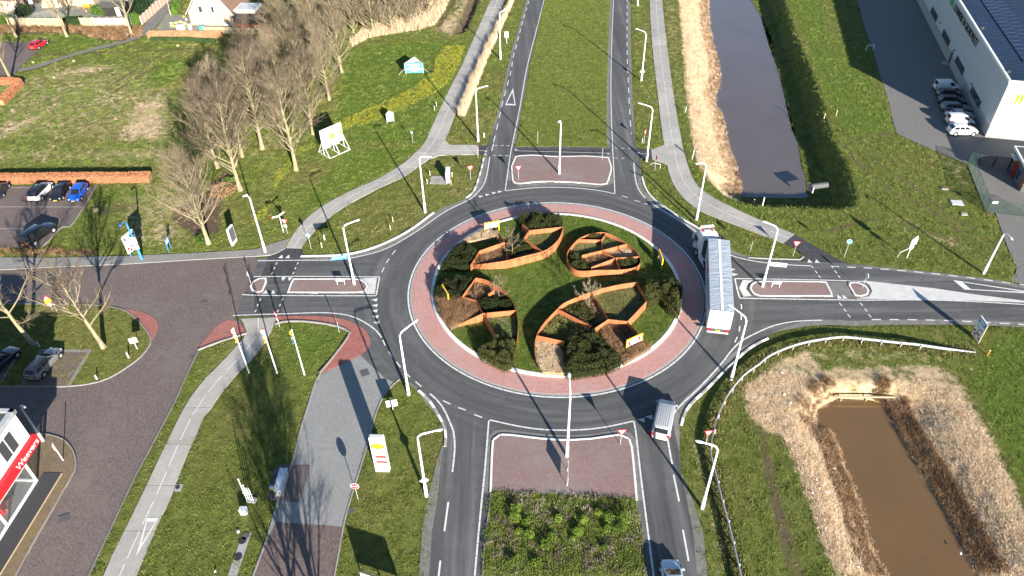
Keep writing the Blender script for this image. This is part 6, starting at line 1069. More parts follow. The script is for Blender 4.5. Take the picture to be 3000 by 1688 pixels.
# --- shop with the red fascia, bottom left
S0 = Vector(G('d1', (375, 495), .12)); S1 = Vector(G('d1', (130, 880), .12)); sx = (S1-S0).normalized(); sn = Vector((-sx.y, sx.x))   # sn: towards the street (right)
if sn.x < 0: sn = -sn
ZF = 2.8; ZT = 7.4
sh = thing('shop_building', 'white shop building with red name fascia and glass front, bottom left', 'building', (S0.x, S0.y, .12), rot_of(sx))
yo = 1 if Vector((-sx.y, sx.x)).dot(sn) > 0 else -1          # local +y is street side when yo=1
def L2(x, y, z): return (x, y*yo, z)
e0 = on_plane('d1', (385, 95), S0, sn); K = (Vector((e0[0], e0[1]))-S0).dot(sx)-.2; K = min(K, -2.0); LX = 26.0; DP = 13.0
def bx(name, x0, x1, y0, y1, z0, z1, mat, par=sh): return MB().box(((x0+x1)/2, (y0+y1)/2*yo, (z0+z1)/2), (abs(x1-x0), abs(y1-y0), abs(z1-z0))).build(name, mat, par)
bx('upper_wall', K+.3, LX, -DP, -.35, ZF+.1, ZT, 'white_paint'); bx('north_wall', K+.14, K+.3, -DP, -.5, ZF+.1, ZT-.3, 'orange_brick'); bx('north_wall_lower', K+3.2, K+3.5, -DP, -3.2, 0, ZF, 'orange_brick')
bx('roof', K+.5, LX, -DP+.2, -.7, ZT, ZT+.06, 'roof_bitumen'); bx('rear_shadow_block', K+.4, LX, -DP-8, -4.2, 0, 10.2, 'cladding')  # unseen taller block behind the shop, added to lengthen its shadow
for a in ((K+.1, K+.5, -DP, -.2), (LX-.4, LX, -DP, -.2)): bx('roof_edge', *a, ZT-.25, ZT+.25, 'galv')
bx('roof_edge', K+.1, LX, -.7, -.2, ZT-.25, ZT+.25, 'galv')
fa = bx('fascia', K, LX, -.5, .12, ZF, ZF+1.05, 'weev_red'); 
tx = text('Weevers', .95, 'white_paint', sh, L2(-.75, .14, ZF+.52), (R_(90), 0, 0 if yo < 0 else math.pi), 'fascia_lettering', .01)
for x in (0, 4.9, 9.8, 14.7): bx('glass_post', x-.09, x+.09, -.12, .06, 0, ZF, 'white_paint')
bx('base_rail', -.1, LX, -.12, .06, 0, .25, 'white_paint'); bx('top_rail', -.1, LX, -.12, .06, ZF-.15, ZF, 'white_paint'); bx('side_rail', -.1, .1, -6, -.1, 0, .2, 'white_paint')
for x in (0, 4.9, 9.8): g = bx('glass_pane', x+.1, x+4.8, -.05, -.03, .25, ZF-.15, 'clear_glass')
bx('side_glass', -.02, .0, -6, -.15, .2, ZF-.1, 'clear_glass'); bx('shop_floor', 0, LX, -DP, -.15, 0, .06, 'interior'); bx('back_wall', 0, LX, -DP, -DP+.2, 0, ZF, 'interior'); bx('column', 3.2, 3.5, -3.5, -3.2, 0, ZF, 'grey_dark')
for x in (.1, 4.4, 8.7):                         # upper windows
    f = bx('window', x-1.15, x+1.15, -.4, -.28, 4.3, 6.7, 'white_paint')
    for s in (-1, 1): bx('pane', x+s*.53-.45, x+s*.53+.45, -.36, -.26, 4.45, 6.55, 'window', f)
def machine(label, x, y, rz, z=.18):
    p = S0+sx*x+sn*y; o = thing('farm_implement', label, 'machine', (p.x, p.y, z), rz, 'red machines at the shop')
    MB().obox((-1.6, 0, .5), (1.6, 0, .5), .18, .18).build('frame_beam', 'red', o); MB().obox((-.2, -.9, .55), (-.2, .9, .55), .14, .14).build('cross_beam', 'red', o); MB().box((.9, 0, 1.0), (1.1, .9, .7), 0, .8).build('hopper', 'red', o)
    for s in (-1, 1):
        MB().tube([(-1.2, s*.7, .42), (-1.2, s*.85, .42)], .42, 14).build('wheel', 'rubber', o); MB().obox((.3, s*.4, .55), (1.7, s*.9, 1.3), .1, .1).build('arm', 'red', o)
    MB().tube([(-.4, 0, .6), (.2, 0, 1.1)], .12, 8).build('cylinder', 'yellow', o); return o
machine('red farm implement behind the shop window', 3.0, -1.6, rot_of(sx)+.5); machine('red farm implement at the bottom left corner before the shop', 14.0, 2.0, rot_of(sx)+.2)
bedp = [S0+sx*-1.0+sn*.1, S0+sx*30+sn*.1, S0+sx*30+sn*1.9, S0+sx*-1.0+sn*1.9]; struct('gravel_strip', MB().prism([tuple(p) for p in bedp], .1, .16), 'gravel_dark'); kerb_run('kerb', [tuple(bedp[3]), tuple(bedp[2])], .12, .1, .19, 'plank_tan', bpy.data.objects['gravel_strip'], 1.0, side=1)
# --- brick utility house on the far right
U0 = Vector(G('t2', (1850, 975))); U1 = Vector(G('t2', (1650, 580))); vx = (U1-U0).normalized(); vy = Vector((vx.y, -vx.x)); HU = 3.3
ub = thing('brick_kiosk', 'dark brick building with white flat roof and red door, right edge', 'building', (U0.x, U0.y, 0), rot_of(vx)); WU = (U1-U0).length+.4
MB().box((WU/2, -6, HU/2), (WU, 12, HU)).build('wall', 'brown_brick', ub); MB().box((WU/2, -6, HU+.12), (WU+.7, 12.7, .35)).build('roof_edge', 'white_paint', ub); MB().box((WU/2, -6, HU+.2), (WU+.2, 12.2, .22)).build('roof', 'roof_bitumen', ub); MB().box((-.02, -6, .6), (.06, 11.9, 1.2)).build('base_band', 'grey_dark', ub); MB().box((-.03, -6, 2.25), (.06, 11.9, 2.0)).build('front_wall', 'orange_brick', ub)
dd = MB().box((WU*.62, .05, 1.1), (1.5, .1, 2.2)).build('door', 'door_red', ub); MB().box((WU*.62+.5, .12, 1.1), (.05, .06, .2)).build('handle', 'steel', dd); f = MB().box((WU*.36, .05, 1.4), (1.3, .1, 1.8)).build('window', 'sign_blue', ub); MB().box((WU*.36, .09, 1.4), (1.1, .06, 1.6)).build('pane', 'window', f); MB().box((WU*.8, .3, 2.6), (1.8, .6, .12)).build('canopy', 'white_paint', ub)
# --- chain link fence and bar gate
def mesh_fence(name, label, pts, h, cell=.16):
    org = (pts[0][0], pts[0][1], 0); o = thing(name, label, 'fence', org)
    L = length(pts); n = int(round(L/2.4)); q = along(pts, np.linspace(0, L, n+1))
    for p in q: MB().tube([(p[0], p[1], 0), (p[0], p[1], h+.05)], .035, 6).build('post', 'fence_green', o, org)
    for a, b in zip(pts[:-1], pts[1:]):
        for z in (h, .08): MB().obox((*a, z), (*b, z), .04, .04).build('rail', 'fence_green', o, org)
        mb = MB(); d = np.array(b)-np.array(a); l = np.linalg.norm(d); d = d/l; k = -h
        while k < l:
            for s in (1, -1):
                x0, x1 = max(k, 0), min(k+h, l); 
                if x1 <= x0: continue
                z0, z1 = (x0-k, x1-k) if s > 0 else (h-(x0-k), h-(x1-k)); mb.obox((a[0]+d[0]*x0, a[1]+d[1]*x0, z0), (a[0]+d[0]*x1, a[1]+d[1]*x1, z1), .011, .011)
            k += cell
        w_ = mb.build('wire_mesh', 'fence_green', o, org); w_['kind'] = 'stuff'
    return o
mesh_fence('chain_link_fence', 'green chain link fence along the yard at the right', GG('t2', [(1100, 520), (930, 490), (1250, 1335)]), 2.0); mesh_fence('chain_link_fence', 'green chain link fence with a white plate across the yard entrance', GG('t2', [(1255, 1338), (1420, 1362), (2100, 1440)]), 2.0)
fo = bpy.data.objects['chain_link_fence.001']; pp = GG('t2', [(1330, 1350)])[0]; MB().box((pp[0]-fo.location.x, pp[1]-fo.location.y-.06, 1.75), (.7, .03, .35), R_(-8)).build('plate', 'white_paint', fo)
ga = GG('t2', [(1100, 520), (1640, 575)]); o = thing('bar_gate', 'dark bar gate in two leaves before the brick kiosk', 'gate', (*ga[0], 0)); d = Vector(ga[1])-Vector(ga[0]); L = d.length; d /= L
for z in (.15, 1.85): MB().obox((0, 0, z), (d.x*L, d.y*L, z), .06, .08).build('gate_rail', 'dark_steel', o)
for s in np.linspace(0, L, 40): MB().obox((d.x*s, d.y*s, .15), (d.x*s, d.y*s, 1.9), .05, .03).build('gate_bar', 'dark_steel', o)
for s in (0, L/2, L): MB().box((d.x*s, d.y*s, 1.0), (.14, .14, 2.0)).build('gate_post', 'dark_steel', o)
# manhole covers in that grass
for rg, c, sz, mt, lb in (('t2', (740, 1178), (1.5, 1.1), 'lamp_grey', 'pale grey hatch plate in the grass before the fence'), ('t2', (525, 920), (.8, .55), 'brown_brick', 'small brown hatch in the grass left of the pale plate'), ('t2', (870, 1380), (.7, .5), 'concrete_grey', 'small concrete hatch in the grass below the pale plate')):
    x, y = G(rg, c); o = thing('hatch', lb, 'hatch', (x, y, 0), R_(-8)); MB().box((0, 0, .06), (*sz, .2)).build('lid', mt, o); MB().box((0, 0, .02), (sz[0]+.16, sz[1]+.16, .2)).build('rim', 'concrete_grey', o)
# --- house with cream gable
h0, h1 = Vector(G('t4', (515, 300))), Vector(G('t4', (950, 310))); hx = (h1-h0).normalized(); WH = (h1-h0).length+1.0; EV = HT('t4', (520, 300), 't4', (490, 150)); hs = thing('house', 'cream brick house with steep brown roof at the top left', 'house', (h0.x, h0.y, 0), rot_of(hx)); DH = 10.0; RG = EV+WH*.5*1.45
mb = MB(); prof = [(-.4, 0), (WH, 0), (WH, EV), (WH/2, RG), (-.4, EV)]; mb.add([(p[0], 0, p[1]) for p in prof]+[(p[0], DH, p[1]) for p in prof], [(0, 1, 2, 3, 4), (9, 8, 7, 6, 5), (1, 6, 7, 2), (5, 0, 4, 9)]); mb.build('wall', 'cream_brick', hs)
for s in (0, 1):
    a, b = ((WH/2, RG), (WH+.5, EV-.5)) if s else ((-.9, EV-.5), (WH/2, RG)); mb = MB(); mb.add([(a[0], -.25, a[1]+.05), (b[0], -.25, b[1]+.05), (b[0], DH+.2, b[1]+.05), (a[0], DH+.2, a[1]+.05), (a[0], -.25, a[1]+.3), (b[0], -.25, b[1]+.3), (b[0], DH+.2, b[1]+.3), (a[0], DH+.2, a[1]+.3)], [(3, 2, 1, 0), (4, 5, 6, 7), (0, 1, 5, 4), (1, 2, 6, 5), (2, 3, 7, 6), (3, 0, 4, 7)]); mb.build('roof', 'roof_tile', hs); MB().obox((a[0], -.3, a[1]+.16), (b[0], -.3, b[1]+.16), .1, .3, (0, -1, 0)).build('barge_board', 'white_paint', hs)
for x, z, w_, h_ in ((2.6, EV*1.28, 1.0, 1.5), (5.3, EV*1.28, .8, 1.5)): f = MB().box((x, -.03, z), (w_, .1, h_)).build('window', 'white_paint', hs); MB().box((x, -.06, z), (w_-.2, .08, h_-.25)).build('pane', 'window', f); MB().box((x, -.09, z-h_/2-.06), (w_+.2, .16, .1)).build('sill', 'white_paint', f)
f = MB().box((WH-1.9, -.03, 1.25), (1.0, .1, 2.3)).build('door', 'white_paint', hs); MB().box((WH-1.9, -.07, 1.55), (.75, .08, 1.3)).build('door_glass', 'plank_tan', f)
MB().box((WH+2.4, 3.2, 1.4), (4.6, 4.0, 2.8)).build('annex', 'cream_brick', hs); MB().box((WH+2.4, 3.2, 2.95), (5.0, 4.5, .35)).build('annex_roof', 'white_paint', hs); MB().box((WH+2.5, 3.2, 3.14), (4.4, 3.8, .06)).build('annex_felt', 'lamp_grey', hs)
sp_ = Vector(G('t4', (1010, 330))); shd = thing('garden_shed', 'black garden shed right of the cream house', 'shed', (sp_.x, sp_.y, 0), rot_of(hx)); MB().box((3.2, 1.2, 1.1), (6.4, 2.4, 2.2)).build('wall', 'shed_dark', shd); MB().box((3.2, 1.2, 2.3), (6.8, 2.8, .16)).build('roof', 'roof_bitumen', shd); MB().box((3.0, -.02, .5), (5.6, .06, .5)).build('red_board', 'red', shd)
struct('house_terrace', MB().sheet(GG('t4', [(60, 360), (200, 160), (520, 200), (960, 300), (960, 385), (80, 392)]), .06), 'walk_tile'); struct('garden_paving', MB().sheet(GG('a1', [(330, 130), (560, 95), (650, 160), (640, 175), (300, 180)]), .06), 'slab'); struct('garden_ground', MB().sheet(GG('a1', [(-200, 180), (1380, 185), (1700, -30), (1700, -300), (-300, -300)]), .04), 'walk_tile')
def panel_fence(name, label, a, b, h, mat, pw=1.8, rail='post_white', step=None):
    d = Vector(b)-Vector(a); L = d.length; d /= L; n = max(1, int(round(L/pw))); o = thing(name, label, 'fence', (a[0], a[1], 0), rot_of(d)); w_ = L/n
    for i in range(n):
        pn = MB().box((w_*(i+.5), 0, h/2), (w_-.12, .06, h-.1)).build('fence_panel', mat, o)
        for k in range(5): MB().box((w_*(i+.5), -.045, h*(.1+.2*k)), (w_-.16, .03, h*.16)).build('board', mat, pn)
    for i in range(n+1): MB().box((w_*i, 0, h/2+.04), (.12, .14, h+.08)).build('post', rail, o)
    return o
panel_fence('garden_fence', 'tan plank fence at the far left gardens', G('a1', (95, 265)), G('a1', (650, 268)), 1.9, 'plank_tan', rail='plank_tan'); panel_fence('garden_fence', 'greenish plank fence right of the green hedge', G('a1', (825, 264)), G('a1', (950, 264)), 1.9, 'plank_tan', rail='plank_tan'); panel_fence('garden_fence', 'pink panel fence with white posts facing the field', G('a1', (960, 265)), G('a1', (1330, 265)), 1.9, 'pink_fence')
panel_fence('garden_fence', 'pink panel fence with white posts along the lane', G('a1', (1432, 250)), G('a1', (1740, -30)), 1.9, 'pink_fence'); panel_fence('garden_fence', 'brown plank fence below the house', G('t4', (645, 392)), G('t4', (1250, 405)), 1.4, 'plank_tan', rail='plank_tan')
panel_fence('garden_fence', 'white edged fence on the house side of the lane', G('t4', (245, 180)), G('t4', (205, 0)), 1.2, 'pink_fence')
for i, (c, w_, d_, h_, wm, rm, lb) in enumerate([((130, 90), 4.5, 3, 2.4, 'pink_fence', 'roof_tile', 'pink walled garden house at the top left corner'), ((840, 30), 6.5, 3.5, 2.3, 'wood_post', 'roof_bitumen', 'dark roofed shed at the top of the photo'), ((1180, 140), 5.0, 3.0, 2.0, 'shed_dark', 'roof_bitumen', 'low dark garden shed behind the pink fence'), ((560, 60), 4.0, 2.5, 2.3, 'wood_post', 'roof_bitumen', 'small shed behind the grey garden paving'), ((300, 20), 5, 3, 2.5, 'shed_dark', 'roof_tile', 'brown roofed shed at the top left edge')]):
    x, y = G('a1', c); o = thing('garden_shed', lb, 'shed', (x, y, 0), R_(3)); MB().box((0, 0, h_/2), (w_, d_, h_)).build('wall', wm, o); mb = MB(); mb.add([(-w_/2-.2, -d_/2-.2, h_), (w_/2+.2, -d_/2-.2, h_), (w_/2+.2, d_/2+.2, h_), (-w_/2-.2, d_/2+.2, h_), (-w_/2-.2, 0, h_+.8), (w_/2+.2, 0, h_+.8)], [(0, 1, 5, 4), (2, 3, 4, 5), (0, 4, 3), (1, 2, 5), (3, 2, 1, 0)]); mb.build('roof', rm, o); MB().box((w_*.2, -d_/2-.03, 1.0), (.9, .08, 1.9)).build('door', 'post_white', o)
# things standing in the gardens
def pot(rg, c, mat, lb, s=.35, nm='plant_pot'):
    x, y = G(rg, c); o = thing(nm, lb, 'pot', (x, y, .06), 0, 'pots and ornaments before the cream house'); MB().tube([(0, 0, 0), (0, 0, s*.9)], [s*.4, s*.55], 10).build('bowl', mat, o); bb = MB(); bb.box((0, 0, s*1.15), (s*.5, s*.5, s*.5), .6, .5); bb.build('plant', 'bright_leaf' if mat == 'yellow' else 'heather', o)
for i, c in enumerate([(248, 290), (275, 290), (305, 283), (335, 272), (362, 270), (390, 280), (415, 290), (440, 300), (490, 298), (515, 298), (545, 296), (575, 294), (255, 320), (285, 325), (315, 325), (400, 210), (430, 245)]): pot('t4', c, 'yellow' if i % 2 else 'white_paint', 'small garden pot in the cluster before the cream house', .4)
for c, d_, m, lb in (((375, 355), (1.6, 1.2, 1.0), 'lamp_grey', 'grey storage box at the house terrace edge'), ((482, 360), (.5, 1.0, 1.1), 'white_paint', 'white narrow cabinet on the house terrace'), ((622, 358), (1.0, .8, .9), 'teal_box', 'teal storage box on the house terrace')): x, y = G('t4', c); o = thing('storage_box', lb, 'box', (x, y, .06), R_(5)); MB().box((0, 0, d_[2]/2), d_).build('body', m, o); MB().box((0, 0, d_[2]+.03), (d_[0]+.08, d_[1]+.08, .06)).build('lid', m, o)
for c, m, lb in (((880, 95), 'orange', 'orange garden bench behind the tan fence'), ((820, 85), 'wood_post', 'brown garden bench left of the orange one')):
    x, y = G('a1', c); o = thing('garden_bench', lb, 'bench', (x, y, .05)); MB().box((0, 0, .45), (1.6, .5, .08)).build('seat', m, o); MB().box((0, .25, .8), (1.6, .06, .6)).build('backrest', m, o)
    for s in (-1, 1): MB().box((s*.7, 0, .22), (.08, .45, .44)).build('leg', m, o)
rg_ = random.Random(9)
for i in range(16):
    px, py = rg_.choice([(rg_.uniform(20, 150), rg_.uniform(100, 140)), (rg_.uniform(400, 640), rg_.uniform(20, 110)), (rg_.uniform(740, 1000), rg_.uniform(40, 130)), (rg_.uniform(1200, 1330), rg_.uniform(20, 70))]); x, y = G('a1', (px, py)); o = thing('garden_clutter', 'small garden object behind the fences at the top left', 'garden item', (x, y, .05), rg_.random()*3, 'loose garden objects'); m = rg_.choice(['white_paint', 'pink_fence', 'red', 'lamp_grey', 'wood_post', 'white_paint']); s = rg_.uniform(.4, .9)
    MB().box((0, 0, s*.35), (s, s*.7, s*.7), 0, .8).build('body', m, o); MB().box((0, 0, s*.75), (s*.7, s*.5, .08)).build('top', 'white_paint', o)
# ------------------------------------------------------------------ vehicles (local x forward, z up)
def wheel(o, x, y, r, w_=.22, rim='galv'):
    s = 1 if y > 0 else -1; t_ = MB().tube([(x, y-s*w_, r), (x, y-s*.03, r), (x, y, r)], [r, r, r*.93], 18).build('wheel', 'rubber', o); m = MB(); m.disc((x, y+s*.006, r), r*.62, (0, 1, 0), 16, .02)
    for k in range(5): a = k*1.2566; m.obox((x, y+s*.02, r), (x+r*.58*math.cos(a), y+s*.02, r+r*.58*math.sin(a)), .05, .02, (0, 1, 0))
    m.build('rim', rim, t_); return t_
def face_patch(o, name, mat, A, B, C, D, u0, u1, v0, v1, off=.008):      # panel on a face A(bottom start) B(bottom end) C(top end) D(top start)
    A, B, C, D = map(Vector, (A, B, C, D)); f = lambda u, v: (A*(1-u)+B*u)*(1-v)+(D*(1-u)+C*u)*v; n = (B-A).cross(D-A).normalized(); n = n*off; return MB().add([tuple(f(u, v)+n) for u, v in ((u0, v0), (u1, v0), (u1, v1), (u0, v1))], [(0, 1, 2, 3)]).build(name, mat, o)
SPEC = {  # L, W, belt z, roof z, stations (x/L, ztop/belt), glasshouse x (base front, roof front, roof rear, base rear)/L measured from the nose
 'hatch': (4.25, 1.78, .92, 1.47, [(0, .60), (.015, .68), (.04, .74), (.08, .80), (.14, .86), (.27, .97), (.5, 1.0), (.9, 1.02), (.97, .98), (1, .75)], (.24, .44, .84, .97)), 'suv': (4.6, 1.86, 1.05, 1.64, [(0, .66), (.03, .78), (.12, .90), (.27, .99), (.5, 1.0), (.9, 1.02), (.975, 1.0), (1, .75)], (.26, .41, .87, .975)),
 'estate': (4.8, 1.85, .95, 1.48, [(0, .62), (.03, .72), (.12, .84), (.28, .97), (.5, 1.0), (.9, 1.02), (.975, 1.0), (1, .75)], (.27, .44, .90, .985)), 'sedan': (4.5, 1.78, .93, 1.43, [(0, .62), (.03, .74), (.12, .85), (.27, .97), (.5, 1.0), (.78, 1.02), (.97, 1.02), (1, .78)], (.27, .43, .70, .82)),
 'smallvan': (4.4, 1.80, 1.02, 1.84, [(0, .62), (.03, .75), (.12, .88), (.22, .99), (.5, 1.0), (.9, 1.0), (.985, 1.0), (1, .8)], (.19, .36, .96, .995)), 'minibus': (5.1, 1.95, 1.10, 1.97, [(0, .62), (.02, .74), (.08, .86), (.17, .99), (.5, 1.0), (.9, 1.0), (.985, 1.0), (1, .8)], (.14, .30, .955, .992)),
 'pickup': (5.2, 1.88, 1.10, 1.80, [(0, .70), (.02, .82), (.1, .92), (.27, 1.0), (.5, 1.0), (.9, 1.0), (.985, 1.0), (1, .8)], (.26, .37, .93, .985))}
def car(kind, col, label, xy, rz, plate=True, z=.03, group=None, name='parked_car', van_sides=False, cat='car', roof=None):
    L, W, bz, rz_, st, gh = SPEC[kind]; o = thing(name, label, cat, (*xy, z), rz, group); h = W/2; X = lambda f: L/2-f*L
    rings = []; wr = .33 if kind not in ('suv', 'pickup', 'minibus') else .37
    for f, t_ in st:
        e = min(f, 1-f); k = 1-(.34 if f < .5 else .2)*max(0, 1-e/.14)**2; zb = .24+.16*max(0, 1-e/.06); zt = bz*t_; w_ = h*k
        rings.append([(X(f), y, z_) for y, z_ in ((-w_*.86, zb), (-w_*.985, zb+.10), (-w_, (zb+zt)/2), (-w_*.965, zt-.10), (-w_*.90, zt-.015), (-w_*.5, zt+.018), (w_*.5, zt+.018), (w_*.90, zt-.015), (w_*.965, zt-.10), (w_, (zb+zt)/2), (w_*.985, zb+.10), (w_*.86, zb))])
    body = MB().loft(rings).build('body', col, o, smooth=38)
    b = [X(g) for g in gh]; wb, wr_ = h*.90, h*.72 if kind not in ('smallvan', 'minibus', 'pickup') else h*.80; z0, z1 = bz-.02, rz_
    bot = [(b[0], -wb*.93, z0), (b[0], wb*.93, z0), (b[3], wb*.93, z0), (b[3], -wb*.93, z0)]; top = [(b[1], -wr_, z1-.05), (b[1], wr_, z1-.05), (b[2], wr_, z1-.06), (b[2], -wr_, z1-.06)]
    cap = [(b[1]-.10, -wr_*.86, z1), (b[1]-.10, wr_*.86, z1), (b[2]+.10, wr_*.86, z1-.01), (b[2]+.10, -wr_*.86, z1-.01)]
    m = MB(); m.add(bot+top+cap, [(0, 1, 5, 4), (1, 2, 6, 5), (2, 3, 7, 6), (3, 0, 4, 7), (4, 5, 9, 8), (5, 6, 10, 9), (6, 7, 11, 10), (7, 4, 8, 11), (8, 9, 10, 11)]); m.build('cabin', roof or col, o, smooth=30)
    face_patch(o, 'windscreen', 'glass', bot[1], bot[0], top[0], top[1], .06, .94, .04, .97) if False else face_patch(o, 'windscreen', 'glass', bot[0], bot[1], top[1], top[0], .06, .94, .05, .96)
    face_patch(o, 'rear_window', 'glass', bot[2], bot[3], top[3], top[2], .09, .91, .25, .93)
    segs = ([(.05, .30), (.335, .60), (.635, .93)] if not van_sides else [(.05, .27)]) if kind not in ('hatch',) else [(.06, .42), (.46, .90)]
    for u0, u1 in segs:
        face_patch(o, 'side_window', 'glass', bot[1], bot[2], top[2], top[1], u0, u1, .14, .90); face_patch(o, 'side_window', 'glass', bot[3], bot[0], top[0], top[3], 1-u1, 1-u0, .14, .90)
    for f in (.18, .80 if kind != 'minibus' else .82):
        for s in (-1, 1):
            MB().disc((X(f), s*(h*.985), wr+.04), wr+.07, (0, 1, 0), 20, .05).build('wheel_arch', 'black', o); wheel(o, X(f), s*(h+.005), wr)
    zt = bz*st[2][1]
    for s in (-1, 1):
        MB().box((X(.05), s*h*.62, bz*.68), (.16, h*.34, .13), s*-.5).build('headlight', 'head_light', o); MB().box((X(.985), s*h*.74, bz*.86), (.12, h*.32, .16 if kind not in ('smallvan', 'minibus') else .5), s*.2).build('tail_light', 'tail_light', o)
        MB().box((b[0]-.15, s*(h+.07), bz+.06), (.12, .2, .14)).build('mirror', col, o)
    MB().box((X(.004), 0, bz*.52), (.06, W*.55, .16)).build('grille', 'black', o); MB().box((X(.99), 0, .36), (.10, W*.8, .16)).build('rear_bumper', 'black', o)
    if plate: MB().box((X(-.002), 0, .45), (.03, .5, .11)).build('number_plate', 'plate_yellow', o); MB().box((X(1.002), 0, .62), (.03, .5, .11)).build('number_plate', 'plate_yellow', o)
    if kind == 'minibus':
        for k in range(6): MB().box(((b[1]+b[2])/2, (k-2.5)*.22, z1+.005), (abs(b[2]-b[1])-.5, .06, .02)).build('roof_rib', col, o)
    if kind in ('suv', 'estate'):
        for s in (-1, 1): MB().obox((b[1]-.2, s*wr_*.9, z1+.03), (b[2]+.1, s*wr_*.9, z1+.03), .05, .05).build('roof_rail', 'dark_steel' if col != 'car_silver' else 'galv', o)
    return o
def two(rg, rear, front, z=.6): a, b = Vector(G(rg, rear, z)), Vector(G(rg, front, z)); d = b-a; return tuple((a+b)/2), math.atan2(d.y, d.x)
def put(kind, col, label, rg, rear, front, zp=.6, **kw): c, a = two(rg, rear, front, zp); return car(kind, col, label, c, a, **kw)
g1 = 'cars on the brick parking place'; g2 = 'cars beside the warehouse'
put('suv', 'car_white', 'white crossover with black roof nose to the hedge', 't6', (345, 245), (455, 135), .9, group=g1, roof='car_black'); put('sedan', 'car_black', 'black saloon facing the camera between white and blue cars', 't6', (640, 140), (555, 270), .7, group=g1); put('hatch', 'car_blue', 'bright blue car at the right end of the row', 't6', (820, 150), (735, 280), .7, group=g1); put('hatch', 'car_navy', 'dark car cut by the left edge of the parking row', 't6', (-40, 240), (20, 140), .7, group=g1)
put('pickup', 'car_black', 'black pickup with hardtop parked across the lower bays', 't6', (275, 690), (470, 555), .9, group=g1)
put('hatch', 'car_red', 'red car alone on the court at the top left', 't3', (315, 430), (400, 380), .7)
put('estate', 'car_grey', 'grey estate car with sunroof half in shade on the street bay', 'c1', (350, 850), (525, 650), .8, z=.12); put('sedan', 'car_navy', 'dark car at the left edge in the shaded street bay', 'c1', (-90, 800), (85, 650), .8, z=.12)
WC = [((410, 880), (650, 880), 'smallvan', 'car_white', 'white van at the far end of the row by the warehouse', True), ((440, 945), (672, 945), 'hatch', 'car_black', 'black car next to the far white van'), ((470, 1015), (712, 1025), 'estate', 'car_black', 'black estate car third from the far end'), ((487, 1085), (760, 1095), 'estate', 'car_grey', 'dark grey estate with silver rails beside the warehouse'), ((535, 1160), (785, 1165), 'sedan', 'car_silver', 'silver car behind the near white van'), ((540, 1220), (790, 1225), 'smallvan', 'car_white', 'near white delivery van in the sun edge', True), ((545, 1320), (830, 1320), 'suv', 'car_white', 'white crossover nearest the warehouse corner')]
for rear, front, k, c, lb, *vs in WC: put(k, c, lb, 't1', rear, front, .6, group=g2, van_sides=bool(vs))
put('minibus', 'car_silver', 'silver grey van entering the ring with ribbed roof', 's6', (520, 1010), (680, 230), 1.2, name='van', cat='van', roof='car_silver'); c, a = two('s7', (1230, 1900), (1010, 620), .7); d = Vector((math.cos(a), math.sin(a))); fr_ = Vector(G('s7', (1010, 600), .7)); car('hatch', 'car_iceblue', 'pale blue car at the bottom edge, front half visible', tuple(fr_-d*2.15), a, name='car')
# --- articulated truck
r4 = [Vector(G('s5', p, 4.0)) for p in ((388, 235), (632, 262), (683, 1105), (412, 1075))]; rear = (r4[2]+r4[3])/2; front = (r4[0]+r4[1])/2; d = (front-rear).normalized(); a = math.atan2(d.y, d.x); LT = 13.6; c = (front+rear)/2
tl = thing('semi_trailer', 'long white semi-trailer with blue-grey tarpaulin roof in the ring', 'trailer', (c.x, c.y, .03), a); hL, hW = LT/2, 1.275
MB().box((0, 0, 1.12), (LT, 2.4, .3)).build('chassis', 'grey_dark', tl); 
for s in (-1, 1):
    MB().box((0, s*hW, 2.6), (LT, .05, 2.65)).build('side_curtain', 'car_white', tl); MB().box((0, s*(hW+.012), 3.86), (LT, .06, .24)).build('top_rail', 'lamp_grey', tl); MB().box((0, s*(hW+.012), 1.3), (LT, .06, .16)).build('bottom_rail', 'galv', tl); MB().box((-.5, s*1.2, .75), (6.0, .05, .5)).build('side_guard', 'galv', tl)
mb = MB(); nx_, ny_ = 40, 9
vs = [((i/nx_-.5)*(LT-.05), (j/ny_-.5)*2.56, 3.985+.05*math.sin(math.pi*j/ny_)+.007*math.sin(i*.9+j*.7)*math.sin(math.pi*j/ny_)) for i in range(nx_+1) for j in range(ny_+1)]; mb.add(vs, [(i*(ny_+1)+j, (i+1)*(ny_+1)+j, (i+1)*(ny_+1)+j+1, i*(ny_+1)+j+1) for i in range(nx_) for j in range(ny_)]); rf = mb.build('roof_tarpaulin', 'tarp', tl, smooth=60)
MB().box((0, .0, 4.045), (LT-.1, .28, .03)).build('roof_stripe', 'white_paint', rf); MB().box((hL, 0, 2.6), (.06, 2.55, 2.75)).build('front_wall', 'car_white', tl)
for s in (-1, 1):
    dr = MB().box((-hL, s*.63, 2.6), (.06, 1.23, 2.7)).build('rear_door', 'car_white', tl)
    for k in (.15, .95): MB().tube([(-hL-.05, s*k, 1.3), (-hL-.05, s*k, 3.9)], .02, 6).build('lock_rod', 'galv', dr)
    MB().box((-hL-.04, s*1.0, 1.02), (.08, .42, .18)).build('tail_light', 'tail_light', tl)
MB().box((-hL-.035, 0, 2.15), (.02, 2.3, .06)).build('red_strip', 'red_sign', tl); MB().box((-hL-.1, 0, .72), (.16, 2.4, .16)).build('rear_bumper', 'lamp_grey', tl); MB().box((-hL-.06, 0, .95), (.06, .52, .12)).build('number_plate', 'plate_yellow', tl)
for x in (-5.2, -3.9, -2.6):
    for s in (-1, 1): wheel(tl, x, s*1.27, .5, .38)
text('VOS', 1.15, 'red_sign', tl, (2.6, 1.31, 2.75), (R_(90), 0, R_(180)), 'side_lettering', .006, sx=1.5); text('GENTRANS', .95, 'blue', tl, (-2.0, 1.31, 2.7), (R_(90), 0, R_(180)), 'side_lettering', .006, sx=1.2)
